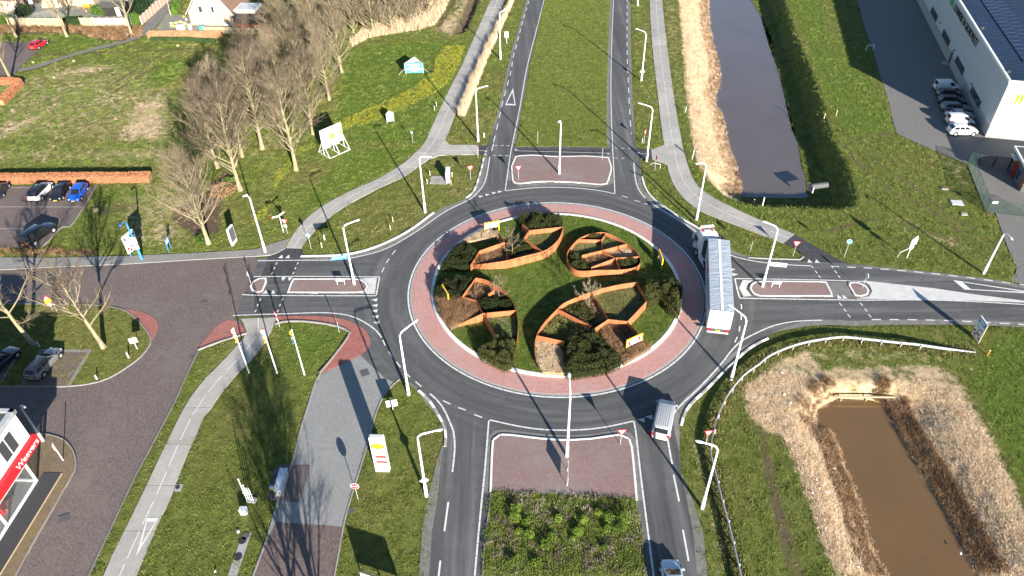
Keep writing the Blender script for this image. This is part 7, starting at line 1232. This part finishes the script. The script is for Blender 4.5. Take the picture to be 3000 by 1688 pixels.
f0, f1 = Vector(G('s5', (322, 555), .5)), Vector(G('s5', (237, 405), .5)); td = (f1-f0).normalized(); ta = math.atan2(td.y, td.x); sdv = Vector((td.y, -td.x)); tc = (f1+f0)/2+sdv*1.25
tk = thing('truck_tractor', 'white truck tractor with a roof lamp bar pulling the trailer', 'truck', (tc.x, tc.y, .03), ta); wb2 = (f1-f0).length/2
CXm = wb2+.25; rings = []
for x, k, zt in ((CXm-1.15, 1.0, 3.55), (CXm-.6, 1.0, 3.72), (CXm+.3, 1.0, 3.66), (CXm+.95, .97, 3.35), (CXm+1.12, .94, 3.05)):
    w_ = 1.23*k; rings.append([(x, y, z_) for y, z_ in ((-w_, .75), (-w_, 2.6), (-w_*.95, zt-.35), (-w_*.80, zt-.06), (0, zt), (w_*.80, zt-.06), (w_*.95, zt-.35), (w_, 2.6), (w_, .75))])
mb = MB().loft(rings); mb.build('cab', 'car_white', tk, smooth=35)
MB().box((CXm+1.08, 0, 2.35), (.14, 2.05, .85)).build('windscreen', 'glass', tk); MB().box((CXm+1.12, 0, 1.35), (.16, 2.0, .8)).build('grille', 'grey_dark', tk); MB().box((CXm+1.1, 0, .7), (.25, 2.4, .45)).build('bumper', 'car_white', tk); MB().obox((CXm+1.15, -1.0, 2.98), (CXm+1.15, 1.0, 2.98), .35, .08).build('sun_visor', 'grey_dark', tk)
for s in (-1, 1):
    MB().box((CXm+.45, s*1.235, 2.35), (.85, .04, .75)).build('side_window', 'glass', tk); MB().box((CXm+1.05, s*1.42, 2.3), (.14, .22, .7)).build('mirror', 'car_white', tk); MB().box((-.3, s*1.12, .7), (1.5, .35, .6)).build('fuel_tank', 'car_white', tk)
    mb = MB(); mb.obox((CXm+.9, s*1.25, 2.0), (CXm-.8, s*1.25, 1.15), .02, .16); mb.build('red_stripe', 'red_sign', tk); MB().box((CXm-1.35, s*1.15, 2.2), (.5, .06, 2.6)).build('air_fairing', 'car_white', tk)
    wheel(tk, wb2, s*1.25, .5, .32); wheel(tk, -wb2, s*1.25, .5, .55); MB().box((CXm+1.2, s*.95, .85), (.1, .4, .25)).build('headlight', 'head_light', tk); MB().disc((wb2, s*1.235, .55), .6, (0, 1, 0), 20, .02).build('wheel_arch', 'black', tk)
MB().box((-.6, 0, .8), (wb2*2+1.6, .9, .25)).build('chassis', 'grey_dark', tk); MB().box((CXm-1.25, 0, 2.0), (.08, 2.2, 2.2)).build('cab_back', 'grey_dark', tk)
mb = MB(); mb.tube([(CXm+.55, -1.0, 3.86), (CXm+.55, 1.0, 3.86)], .04, 8); [mb.obox((CXm+.55, s, 3.5), (CXm+.55, s, 3.86), .05, .05) for s in (-.9, .9)]; mb.build('lamp_bar', 'steel', tk)
for y in (-.72, -.36, 0, .36, .72): MB().tube([(CXm+.48, y, 3.98), (CXm+.66, y, 3.98)], [.13, .17], 14).build('roof_lamp', 'white_paint', tk)
for y in (-.6, .6): MB().tube([(CXm-.1, y, 3.68), (CXm+.45, y, 3.72)], [.06, .10], 10).build('air_horn', 'red_sign', tk)
# ------------------------------------------------------------------ crash barrier
rail = spl(M(('c4', [(2110, 612), (1600, 572), (1300, 545), (940, 505), (760, 490), (600, 505), (420, 535), (280, 570), (130, 625), (0, 690)]), ('c3', [(2480, 770), (2350, 860), (2250, 970), (2170, 1080), (2110, 1200), (2060, 1320), (2035, 1449)]), ('d3', [(2010, 100), (2005, 220), (2050, 400), (2110, 650), (2180, 900), (2240, 1150), (2310, 1449)]), z=.75), 4); rail.append(far(rail, 10))
gr = thing('crash_barrier', 'steel crash barrier on short posts curving round the pond', 'barrier', (rail[0][0], rail[0][1], 0)); gorg = (rail[0][0], rail[0][1], 0)
L = length(rail); prof = [(0, -.16), (.05, -.14), (.05, -.05), (0, -.03), (0, .03), (.05, .05), (.05, .14), (0, .16), (-.012, .16), (-.012, -.16)]; zr = lambda s: .62*min(1, (s+.4)/7)+.06
n = int(L/4.2)
for i in range(n):
    ss = np.linspace(i*L/n+.01, (i+1)*L/n-.01, 6); q = along(rail, ss); t_ = np.gradient(q, axis=0); t_ /= np.linalg.norm(t_, axis=1, keepdims=True); nn = np.stack([t_[:, 1], -t_[:, 0]], 1)
    MB().loft([[(p[0]+k[0]*a*1.4, p[1]+k[1]*a*1.4, zr(s)+b) for a, b in prof] for p, k, s in zip(q, nn, ss)]).build('rail_beam', 'galv', gr, gorg)
for s in np.arange(6, L, 2.1):
    p = along(rail, [s, s+.1]); a = math.atan2(*(p[1]-p[0])[::-1]); nn = (-math.sin(a)*.09, math.cos(a)*.09); z0 = float(ground_z(np.array([p[0][0]]), np.array([p[0][1]]))[0]); MB().box((p[0][0]+nn[0], p[0][1]+nn[1], (zr(s)+.1+z0-.1)/2), (.1, .12, zr(s)+.2-z0), a).build('post', 'wood_post' if random.random() < .5 else 'galv', gr, gorg)
# ------------------------------------------------------------------ petrol price pylon
b0, b1 = Vector(G('t7', (258, 705))), Vector(G('t7', (515, 712))); d = b1-b0; W = d.length; a = math.atan2(d.y, d.x); c = (b0+b1)/2; H = 5.15; py = thing('price_pylon', 'white petrol price pylon with a yellow shell emblem', 'pylon', (c.x, c.y, 0), a)
MB().box((0, .25, H/2), (W, .5, H)).build('cabinet', 'white_paint', py); MB().box((0, .25, .06), (W+.06, .56, .12)).build('foot', 'galv', py); MB().box((0, .25, H+.03), (W-.2, .4, .06)).build('top', 'lamp_grey', py)
def fan(r, n=14): return [(r*.30, -.62*r), (r*.42, -.42*r)]+[(r*1.05*math.cos(R_(-14+208*i/n))*(1 if i % 2 == 0 else .965), r*.92*math.sin(R_(-14+208*i/n))*(1 if i % 2 == 0 else .965)) for i in range(n+1)]+[(-r*.42, -.42*r), (-r*.30, -.62*r)]
def pface(nm, pts, mat, y, z, par=None, s=1.0): MB().add([(p[0]*s, y, z+p[1]*s) for p in pts], [tuple(range(len(pts)))]).build(nm, mat, par or py)
pface('emblem_rim', fan(.62), 'red_sign', -.006, H-1.25); pface('emblem_field', fan(.53), 'yellow', -.011, H-1.25)
for i in range(7): an = R_(20+140*i/6); MB().obox((0.06*math.cos(an), -.016, H-1.25-.28), (.50*math.cos(an), -.016, H-1.25+.44*math.sin(an)), .02, .006, (0, 1, 0)).build('emblem_rib', 'red_sign', py)
for z in (H-2.75, H-3.55):
    p = MB().box((.08, -.01, z), (W*.72, .03, .32)).build('price_display', 'dark_steel', py)
    for k in range(4): MB().box((.08+(k-1.2)*.30, -.03, z), (.22, .012, .22)).build('price_digit', 'led_red', p)
for k in range(9): MB().box(((k-4)*.12, -.004, H-2.1), (.05, .006, .06)).build('small_letter', 'lamp_grey', py)
# ------------------------------------------------------------------ service point beside the service road
struct('service_pad', MB().sheet(GG('d2', [(230, 332), (545, 335), (440, 706), (100, 690), (170, 400)]), .048), 'lot_brick')
p0, p1 = Vector(G('d2', (280, 375), 1.0)), Vector(G('d2', (215, 590), 1.0)); d = p1-p0; o = thing('service_unit', 'long pale blue metal service unit beside the service road', 'machine', (*((p0+p1)/2), .04), math.atan2(d.y, d.x)); Ls = d.length
MB().box((0, 0, .55), (Ls, .62, 1.0)).build('body', 'galv', o); MB().box((0, 0, 1.08), (Ls+.1, .75, .09)).build('lid', 'car_iceblue', o); MB().box((.5, 0, 1.13), (1.6, .4, .015)).build('label_plate', 'white_paint', o); MB().box((0, 0, .06), (Ls-.3, .5, .12)).build('foot', 'grey_dark', o)
x, y = G('d2', (190, 650)); o = thing('service_post', 'dark post with yellow box beside the service unit', 'post', (x, y, .04)); MB().tube([(0, 0, 0), (0, 0, 1.5)], .08, 8).build('post', 'grey_dark', o); MB().box((0, 0, 1.35), (.25, .22, .3)).build('yellow_box', 'yellow', o); MB().box((0, 0, 1.54), (.3, .26, .06)).build('hood', 'car_iceblue', o)
pb = Vector(G('d1', (2520, 700))); o = thing('vent_pipes', 'four white vent pipes on a rail in the grass', 'pipes', (pb.x, pb.y, 0), R_(-10))
for k, h in enumerate((3.5, 2.6, 2.2, 2.2)): MB().tube([(k*.22-.3, .0, 0), (k*.22-.3, 0, h)], .045, 8).build('pipe', 'white_paint', o); MB().disc((k*.22-.3, 0, h), .07, (0, 0, 1), 10, .08).build('pipe_cap', 'white_paint', o)
MB().obox((-.45, 0, 1.3), (.5, 0, 1.3), .05, .06).build('cross_rail', 'white_paint', o); MB().box((.1, .1, .12), (.9, .5, .24)).build('base', 'concrete_grey', o)
x, y = G('d1', (2460, 815)); o = thing('white_cabinet', 'small white cabinet below the vent pipes', 'cabinet', (x, y, 0)); MB().box((0, 0, .35), (.6, .45, .7)).build('body', 'white_paint', o); MB().box((0, 0, .72), (.66, .5, .05)).build('lid', 'white_paint', o)
struct('tank_pad', MB().sheet(GG('d1', [(2440, 1030), (2530, 1018), (2385, 1449), (2290, 1449)]), .05), 'concrete_grey')
for c, m in (((2470, 1050), 'grey_dark'), ((2440, 1095), 'dark_steel'), ((2395, 1260), 'dark_steel')): x, y = G('d1', c); o = MB().disc((x, y, .07), .36, (0, 0, 1), 18, .05).build('tank_cover', m); o['kind'] = 'structure'
struct('small_pad', MB().sheet(GG('d1', [(1775, 530), (1845, 525), (1820, 605), (1750, 600)]), .05), 'concrete_grey'); x, y = G('d1', (1790, 560)); o = MB().disc((x, y, .07), .2, (0, 0, 1), 12, .05).build('pad_lid', 'dark_steel'); o['kind'] = 'structure'
# ------------------------------------------------------------------ cabinet on its slab
struct('cabinet_slab', MB().prism(GG('b2', [(1765, 325), (1905, 328), (1922, 407), (1745, 403)]), 0, .07), 'slab'); c0 = Vector(G('b2', (1915, 403))); c1 = Vector(G('b2', (1912, 330))); d = c1-c0; o = thing('electric_cabinet', 'pale grey electric cabinet at the right of a paved slab', 'cabinet', (c0.x, c0.y, .05), 0); MB().box((.25, 1.1, .8), (.55, 2.0, 1.55)).build('body', 'lamp_grey', o); MB().box((.25, 1.1, 1.62), (.65, 2.1, .08)).build('roof', 'white_paint', o); MB().box((-.035, .6, .8), (.02, .9, 1.3)).build('door', 'galv', o); MB().box((-.035, 1.6, .8), (.02, .9, 1.3)).build('door', 'galv', o)
# ------------------------------------------------------------------ boards on the lawn
REG['u1'] = (930, 350, 7.444); REG['u2'] = (1170, 150, 10.23)
def panel3(o, org, bl, br, zb, zt, name, mat, th=.06):
    bl, br = Vector(bl), Vector(br); m = MB().obox((bl.x, bl.y, (zb+zt)/2), (br.x, br.y, (zb+zt)/2), th, zt-zb); return m.build(name, mat, o, org)
fl, frt = Vector(G('u1', (215, 775))), Vector(G('u1', (540, 620))); dv = (frt-fl).normalized(); nv = Vector((dv.y, -dv.x)); bl, br = Vector(G('u1', (115, 635), 1.3)), Vector(G('u1', (570, 435), 1.3)); zt = HT('s', pix(bl.x, bl.y, 0), 'u1', (30, 255)); org = (bl.x, bl.y, 0)
bb = thing('billboard', 'large white billboard with a picture of a building on steel legs', 'billboard', org); panel3(bb, org, bl, br, 1.3, zt, 'panel', 'white_paint', .1); u = (br-bl).normalized(); Wb = (br-bl).length; nf = Vector((u.y, -u.x)); 
if nf.y > 0: nf = -nf
def bp(x, z, k=.056): p = bl+u*(x*Wb)+nf*k; return (p.x, p.y, 1.3+z*(zt-1.3))
def bpoly(nm, pts, mat, k=.056): MB().add([bp(a, b, k) for a, b in pts], [tuple(range(len(pts)))]).build(nm, mat, bb, org)
bpoly('printed_sky', [(.35, .62), (.62, .80), (.86, .80), (.75, .62), (.6, .66)], 'sky_blue'); bpoly('printed_house', [(.42, .25), (.62, .25), (.62, .62), (.55, .68), (.42, .55)], 'plate_yellow', .06); bpoly('printed_house_side', [(.62, .25), (.74, .27), (.74, .55), (.62, .62)], 'white_paint', .061)
for z in (.32, .43, .54): bpoly('printed_balcony', [(.55, z), (.62, z), (.62, z+.06), (.55, z+.06)], 'orange', .064)
bpoly('printed_tree', [(.88, .35), (.97, .35), (1.0, .5), (.93, .62), (.87, .5)], 'lime', .06); bpoly('printed_sign', [(.33, .14), (.41, .14), (.41, .2), (.33, .2)], 'red_sign', .06)
for t_ in (0.02, .5, .98):
    p = bl+u*(t_*Wb); q = p+nf*1.5; r_ = p-nf*1.6; mb = MB()
    for e in (q, r_): mb.obox((p.x, p.y, zt*.55), (e.x, e.y, .05), .07, .07)
    mb.obox((q.x, q.y, .06), (r_.x, r_.y, .06), .08, .08); mb.obox((p.x, p.y, .1), (p.x, p.y, 1.4), .07, .07); mb.build('leg_frame', 'white_paint', bb, org)
for e in (1.5, -1.6): p, q = bl+nf*e, br+nf*e; MB().obox((p.x, p.y, .06), (q.x, q.y, .06), .08, .08).build('ground_beam', 'white_paint', bb, org)
def tri_board(name, label, rg, bl, br, ap, tl, frontmat, zb=.25):
    B0, B1 = Vector(G(rg, bl, zb)), Vector(G(rg, br, zb)); zt = HT('s', pix(B0.x, B0.y, 0), rg, tl); ap_ = Vector(G(rg, ap, zt)); org = (B0.x, B0.y, 0); o = thing(name, label, 'sign', org)
    f = panel3(o, org, B0, B1, zb, zt, 'front_panel', frontmat); panel3(o, org, B1, ap_, zb, zt, 'side_panel', 'white_paint'); panel3(o, org, ap_, B0, zb, zt, 'side_panel', 'white_paint')
    for p in (B0, B1, ap_): MB().obox((p.x, p.y, 0), (p.x, p.y, zt), .1, .1).build('post', 'galv', o, org)
    return o, org, B0, B1, zb, zt
o, org, B0, B1, zb, zt = tri_board('teal_sign', 'three sided teal board with white lines of text on the lawn', 'u2', (180, 655), (725, 640), (445, 170), (160, 370), 'teal'); u = (B1-B0).normalized(); W = (B1-B0).length; nf = Vector((u.y, -u.x)); nf = -nf if nf.y > 0 else nf
for x0, x1, z in ((.14, .82, .86), (.34, .64, .72), (.26, .74, .58), (.08, .92, .40), (.34, .68, .22)):
    P = [B0+u*(W*x)+nf*.04 for x in (x0, x1)]; h = (zt-zb)*.045; zz = zb+(zt-zb)*z; MB().add([(P[0].x, P[0].y, zz-h), (P[1].x, P[1].y, zz-h), (P[1].x, P[1].y, zz+h), (P[0].x, P[0].y, zz+h)], [(0, 1, 2, 3)]).build('text_line', 'white_paint', o, org)
for s, P in ((-1, B0), (1, B1)): MB().obox((P.x+s*.1, P.y, zt*.5), (P.x+s*1.3, P.y-.4, .05), .06, .06).build('stay', 'galv', o, org)
tri_board('white_corner_sign', 'small three sided white board before the daffodil strip', 'a2', (1318, 1225), (1388, 1212), (1335, 1115), (1305, 1145), 'white_paint', .3)
# ------------------------------------------------------------------ timber and odd pieces at the water
def beam(label, rg, a, b, z, w_, h, mat, name='timber_beam'):
    p, q = G(rg, a, z), G(rg, b, z); o = thing(name, label, 'beam', (p[0], p[1], z)); MB().obox((0, 0, 0), (q[0]-p[0], q[1]-p[1], 0), w_, h).build('beam', mat, o)
    for t_ in (.1, .5, .9): MB().tube([((q[0]-p[0])*t_, (q[1]-p[1])*t_+.12, -1.0), ((q[0]-p[0])*t_, (q[1]-p[1])*t_+.12, -.02)], .08, 8).build('pile', mat, o)
beam('yellow timber beam edging the head of the pond', 'c4', (690, 1093), (1325, 1097), -.75, .16, .16, 'plank_tan'); p0, p1 = G('c4', (320, 960), -.1), G('c4', (430, 1150), -.6); o = thing('loose_plank', 'loose yellow plank lying in the straw left of the pond', 'plank', (p0[0], p0[1], .05)); MB().obox((0, 0, 0), (p1[0]-p0[0], p1[1]-p0[1], -.55), .12, .06).build('plank', 'plank_tan', o)
x, y = G('b4', (520, 420), -.7); o = thing('culvert', 'dark concrete culvert end in the canal bank', 'culvert', (x, y, -.75), R_(8)); MB().tube([(-1.3, 0, 0), (1.2, 0, .1)], .45, 16).build('pipe', 'grey_dark', o); MB().box((-1.3, 0, -.2), (.2, 1.4, 1.0)).build('headwall', 'concrete_grey', o)
x, y = G('a4', (1020, 505)); o = thing('trestle', 'white trestle at the yard edge in shade', 'trestle', (x, y, 0), R_(10)); MB().obox((-.8, 0, 1.0), (.8, 0, 1.0), .08, .08).build('top_bar', 'white_paint', o)
for s in (-1, 1):
    for k in (-.3, .3): MB().obox((s*.75, 0, 1.0), (s*.8, k, 0), .05, .05).build('leg', 'white_paint', o)
x, y = G('a1', (1305, 405)); o = thing('waste_bin_post', 'small dark bin on a post beside the garden footpath', 'bin', (x, y, 0)); MB().tube([(0, 0, 0), (0, 0, .9)], .05, 8).build('post', 'grey_dark', o); MB().box((0, 0, .9), (.35, .3, .5)).build('bin', 'dark_steel', o); MB().box((0, 0, 1.17), (.3, .25, .05)).build('lid', 'white_paint', o)
# scraps of litter
for i, (rg, c) in enumerate([('d4', (605, 610)), ('d4', (685, 325)), ('d4', (432, 640)), ('d4', (475, 500)), ('d4', (905, 1350)), ('d4', (1965, 1180)), ('c4', (130, 885)), ('c4', (150, 1108)), ('c4', (212, 1188)), ('c4', (460, 1303)), ('s3', (405, 1293)), ('s3', (462, 1272)), ('d1', (2395, 1005)), ('d1', (2165, 1405)), ('c1', (550, 550))]):
    x, y = G(rg, c, -.4 if rg[1] == '4' else .1); z = float(ground_z(np.array([x]), np.array([y]))[0]); z = ISZ+.15 if rg == 's3' else max(z, -1.2)+.12; o = thing('litter', 'scrap of pale litter lying in the grass', 'litter', (x, y, z), random.random()*6, 'litter'); s = random.uniform(.12, .24); MB().add([(-s, -s*.6, 0), (s, -s*.4, .05), (s*.8, s*.7, .02), (-s*.7, s*.5, .09), (0, 0, .12)], [(0, 1, 4), (1, 2, 4), (2, 3, 4), (3, 0, 4)]).build('scrap', 'red' if i == 10 else 'white_paint', o)
for nm, a, b in (('dry_bed', (0.16, 0.11, 0.06), (0.42, 0.31, 0.18)), ('olive_bed', (0.085, 0.085, 0.034), (0.25, 0.235, 0.115)), ('bark_bed', (0.07, 0.045, 0.028), (0.22, 0.15, 0.09))):
    t = NT(nm); f = t.noise(4.5, 5, 0.75); t.bump(f, .8, .15); MAT[nm] = t.out(t.ramp(f, [(.35, a), (.65, b)]), .95)
# ------------------------------------------------------------------ grass, straw, reeds, flowers
P_grass = [tuft('grass_tuft', 'grass_blade', 18, .12, .26, .03, 1.1, s) for s in (1, 2, 3)]; P_lawn = [tuft('lawn_tuft', 'lawn_blade', 18, .12, .26, .03, 1.1, s) for s in (21, 22)]; P_olive = [tuft('olive_tuft', 'olive_blade', 18, .13, .26, .03, 1.1, s) for s in (4, 5)]
P_straw = [tuft('straw_tuft', 'straw_blade', 26, .26, .38, .028, 2.6, s) for s in (6, 7, 8)]; P_brown = [tuft('brown_tuft', 'brown_blade', 20, .6, .34, .026, 1.0, s) for s in (9, 10)]; P_reed = [tuft('reed_tuft', 'straw_blade', 20, 1.7, .35, .03, .35, s) for s in (11, 12)]
P_daf = [tuft('daffodil_tuft', 'grass_blade', 16, .36, .26, .035, .6, s, .17, 'daffodil', .055) for s in (13, 14, 15)]; P_heath = [tuft('heather_tuft', 'heather', 26, .26, .28, .05, .6, s) for s in (16, 17)]
N = 190000; X = RNG.uniform(-128, 114, N*2); Y = RNG.uniform(-42, 112, N*2); Xc, Yc = X+CX, Y+CY; dep = Yc*_c+CAMH*_s; U = 1500+FPX*Xc/dep; ok = (np.abs(U-1500) < 1600) & (RNG.random(N*2) < (78/np.maximum(dep, 60))**2.2*.9)
X, Y = X[ok], Y[ok]; hd = sample(hard.astype(float), X, Y) > .5; iw = inside(canal, X, Y) | inside(pond, X, Y); k = ~hd & ~iw; X, Y = X[k], Y[k]; Z = ground_z(X, Y); dr, dt, lu = sample(A_dry, X, Y), sample(A_dirt, X, Y), sample(A_lush, X, Y); nz = vnoise(X, Y, .6)*.6+vnoise(X, Y, 2.2)*.4-.5; dep = (Y+CY)*_c+CAMH*_s; sc = (.45+1.0*RNG.random(len(X))**2+.5*vnoise(X+50, Y, .8))*np.clip(dep/85, .9, 1.5)
isdry = dr+nz*.9 > .52; isdirt = dt+nz*.7 > .5; ol = (vnoise(X, Y, .12)*.7+nz*.4 > .46) & ~(lu > .5)
g = ~isdry & ~isdirt & ~ol; P3 = np.stack([X, Y, Z], 1)
scatter('grass', P3[g], sc[g], P_grass, 'grass', 'short green winter grass on the verges and lawns', 'grass'); g = ~isdry & ~isdirt & ol; scatter('dull_grass', P3[g], sc[g], P_olive, 'olive', 'dull olive grass between the greener patches', 'grass'); g = isdirt & (RNG.random(len(X)) < .35); scatter('withered_grass', P3[g], sc[g]*.35, P_brown, 'brown', 'withered brown growth on bare earth', 'grass')
g = isdry & (dr > .8); scatter('straw', P3[g], sc[g]*.75, P_straw, 'straw', 'matted pale straw on the ditch banks', 'straw'); g = isdry & (dr <= .8); scatter('dry_grass', P3[g], sc[g]*.32, P_straw, 'straw', 'short dry yellow grass in the lawns', 'grass')
def fill(name, poly, dens, protos, key, smin, smax, label, cat, z=None, margin=0):
    x, y = rand_in(poly, dens, margin); kk = ~(inside(pond, x, y) | inside(canal, x, y)); x, y = x[kk], y[kk]; zz = ground_z(x, y) if z is None else np.full(len(x), z); return scatter(name, np.stack([x, y, zz], 1), RNG.uniform(smin, smax, len(x)), protos, key, label, cat)
fill('reeds', reed_e, 9, P_straw, 'straw', .8, 1.5, 'pale straw and reeds along the left canal bank', 'reeds'); fill('pond_straw', reed_s_in, 9, P_straw, 'straw', .5, 1.15, 'pale straw around the pond', 'straw')
fill('reed_strip', reed_strip, 16, P_reed, 'reed', .7, 1.15, 'tall reed strip right of the north-west cycle path', 'reeds'); fill('thicket_reeds', reed_thicket, 6, P_reed, 'reed', .5, .9, 'pale reeds at the foot of the thicket', 'reeds')
def near_edge(nm, line, w_, n, z, protos, key, smin, smax, label):
    L = length(line); s = RNG.random(n)*L; q = along(line, s); t_ = along(line, np.minimum(s+.1, L))-q+1e-9; t_ /= np.linalg.norm(t_, axis=1, keepdims=True); off = RNG.uniform(*w_, n); p = q+np.stack([-t_[:, 1], t_[:, 0]], 1)*off[:, None]; scatter(nm, np.c_[p, np.maximum(ground_z(p[:, 0], p[:, 1]), z)], RNG.uniform(smin, smax, n), protos, key, label, 'reeds')
near_edge('barrier_grass', rail, (-.5, .5), 1500, 0, P_olive, 'olive', 1.4, 2.8, 'taller grass along the crash barrier'); near_edge('shore_growth', canal_l[:-1], (-2.2, .05), 1300, WZ, P_brown, 'brown', .6, 1.2, 'brown dead growth along the canal shore'); near_edge('pond_shore_left', pond[:13], (-2.1, -.25), 1300, PZ, P_brown, 'brown', .5, 1.1, 'brown dead growth along the left pond shore'); near_edge('pond_shore_right', pond_r[::-1], (-2.2, -.2), 1600, PZ, P_brown, 'brown', .5, 1.2, 'brown dead growth along the right pond shore')
daf = M(('a2', [(2000, 470), (2095, 470), (2075, 560), (2040, 650), (1980, 760), (1930, 850), (1800, 940), (1600, 1040), (1400, 1130), (1250, 1210), (1050, 1270), (870, 1320), (790, 1310), (800, 1240), (960, 1170), (1250, 1050), (1500, 930), (1700, 800), (1780, 720), (1810, 620), (1860, 530), (1910, 470)])); fill('daffodils', daf, 11, P_daf, 'daf', .8, 1.25, 'curving strip of yellow daffodils across the lawn', 'flowers')
for p in (M(('b2', [(230, 250), (340, 160), (370, 190), (330, 290), (250, 360), (200, 440), (180, 430)])), M(('b2', [(40, 680), (180, 550), (170, 590), (60, 760), (-20, 820), (-40, 790)])), M(('b2', [(400, 60), (560, 0), (600, 20), (480, 80)]))): fill('daffodils', p, 10, P_daf, 'daf', .7, 1.1, 'small yellow daffodil patch between the tree row and the path', 'flowers')
fill('brown_bushes', M(('a1', [(-300, 270), (1425, 270), (1420, 370), (1250, 415), (1000, 390), (750, 330), (-300, 330)])), 3.2, P_brown, 'brown', 1.1, 1.9, 'low brown leafless bushes below the garden fences', 'bushes'); fill('roadside_bushes', M(('b1', [(-200, 1060), (980, 1065), (985, 1115), (-200, 1130)])), 5, P_brown, 'brown', .6, 1.3, 'low brown bushes between parking place and pavement', 'bushes')
# raised greens
X, Y = rand_in([(15.1*x, 15.1*y) for x, y in circ], 16); scatter('island_grass', np.stack([X, Y, np.full(len(X), ISZ)], 1), RNG.uniform(.6, 1.3, len(X)), P_lawn, 'lawn', 'green grass on the round island', 'grass')
CM = [('s1', [(600, 610), (950, 400), (1220, 450), (1200, 520), (1000, 560), (780, 600)], P_straw, 'straw', 9, .5, 1.0), ('s2', [(120, 370), (280, 365), (620, 410), (700, 550), (310, 745), (200, 620)], P_brown, 'brown', 22, .7, 1.2), ('s3', [(95, 930), (400, 965), (480, 1150), (520, 1370), (180, 1350), (120, 1220)], P_straw, 'straw', 12, .5, .9), ('s3', [(960, 760), (1090, 690), (1330, 690), (1480, 850), (1670, 1010), (1300, 1230), (1060, 970)], P_brown, 'brown', 16, .5, .9),
      ('s3', [(885, 300), (1480, 150), (1595, 385), (1350, 645), (1095, 615)], P_olive, 'olive', 18, .8, 1.4), ('s1', [(1650, 545), (1730, 440), (2265, 385), (2190, 570), (2080, 690), (1950, 760), (1740, 625)], P_olive, 'olive', 18, .9, 1.6), ('s3', [(170, 820), (390, 590), (800, 750), (450, 920)], P_olive, 'olive', 14, 2.0, 3.2), ('s1', [(750, 1005), (895, 785), (1300, 635), (1335, 925)], P_brown, 'brown', 9, .6, 1.0), ('s2', [(475, 335), (632, 125), (760, 150), (880, 210), (780, 310), (640, 385)], P_brown, 'brown', 9, .5, .8), ('s4', [(620, 880), (600, 810), (1130, 690), (1430, 860), (840, 1090)], P_brown, 'brown', 9, .5, .8), ('s4', [(330, 600), (420, 480), (520, 390), (1090, 400), (1120, 640), (600, 775), (520, 740)], P_olive, 'olive', 14, .8, 1.2), ('s4', [(1250, 690), (1770, 530), (2080, 800), (1490, 845)], P_straw, 'straw', 10, .4, .7), ('s1', [(1350, 925), (1345, 720), (1320, 630), (1620, 565), (1930, 775), (1600, 862)], P_brown, 'brown', 3, .3, .6), ('s2', [(645, 405), (880, 290), (1000, 290), (1135, 505), (728, 545)], P_brown, 'brown', 0, .3, .6), ('s2', [(740, 575), (1135, 535), (1160, 850), (900, 850)], P_lawn, 'lawn', 14, .7, 1.1), ('s3', [(420, 500), (850, 275), (1070, 620), (850, 715)], P_brown, 'brown', 4, .3, .6), ('s4', [(1215, 225), (1750, 480), (1145, 635), (1118, 400)], P_lawn, 'lawn', 14, .7, 1.1), ('s4', [(850, 1110), (1455, 885), (1590, 1165), (855, 1180)], P_brown, 'brown', 4, .3, .5)]
for i, (rg, pl, pr, ky, dn, a, b) in enumerate(CM):
    sz = .42 if rg == 's4' else .52; q = GG(rg, pl, ISZ+sz); struct('planter_soil', MB().prism(q, ISZ-.02, ISZ+sz-i*.003), ['dry_bed', 'olive_bed', 'bark_bed'][{'straw': 0, 'olive': 1, 'brown': 2, 'reed': 1, 'lawn': 1}[ky]]); fill('bed_growth', q, dn*1.3, pr, ky, a, b, 'dead stems and dry grass inside a steel planter bed', 'bed growth', ISZ+sz) if dn else None
fill('median_grass', n_med[:3]+[nr_left[0], nr_left[1], nr_left[2], nr_left[3]]+nl_right[::-1][1:], 9, P_grass, 'grass', .8, 1.4, 'grass on the median between the north lanes', 'grass', .11); fill('green_grass', gi[:-1], 10, P_olive, 'olive', .7, 1.1, 'grass on the street green', 'grass', .11, .25)
bx_, by_ = rand_in(s_bed_l+[s_bed_l[-1], s_bed_r[-1]]+s_bed_r[::-1], 20); m = vnoise(bx_, by_, .9)*.5+vnoise(bx_, by_, 2.5)*.5; zz = np.full(len(bx_), .13); p3 = np.stack([bx_, by_, zz], 1)
scatter('bed_grass', p3[m > .36], RNG.uniform(.9, 1.9, (m > .36).sum()), P_grass, 'grass', 'rough grass in the south planting bed', 'grass'); g = (m <= .45) & (RNG.random(len(m)) < .4); scatter('bed_heather', p3[g], RNG.uniform(.5, 1.3, g.sum()), P_heath, 'heather', 'brown heather cushions in the south planting bed', 'heather')

# ------------------------------------------------------------------ labels that single out look-alikes by their order across the photo
ORD = ['first', 'second', 'third', 'fourth', 'fifth', 'sixth', 'seventh', 'eighth', 'ninth', 'tenth', 'eleventh', 'twelfth', 'thirteenth', 'fourteenth', 'fifteenth', 'sixteenth', 'seventeenth', 'eighteenth', 'nineteenth', 'twentieth']
for grp, lead in (('thicket trees at the top of the photo', 'tangled thicket tree at the photo top'), ('bright shrubs in the south bed', 'bright green shrub clump in the south planting bed'), ('pots and ornaments before the cream house', 'small garden pot before the cream house'), ('loose garden objects', 'small garden object behind the top left fences'), ('litter', 'scrap of pale litter on the ground'), ('trees beyond the photo bottom', 'bare tree below the photo shading the service road')):
    obs = sorted([o for o in COL.objects if o.get('group') == grp], key=lambda o: pix(*o.location)[0])
    for i, o in enumerate(obs): o['label'] = lead+', '+ORD[i]+' from the left'
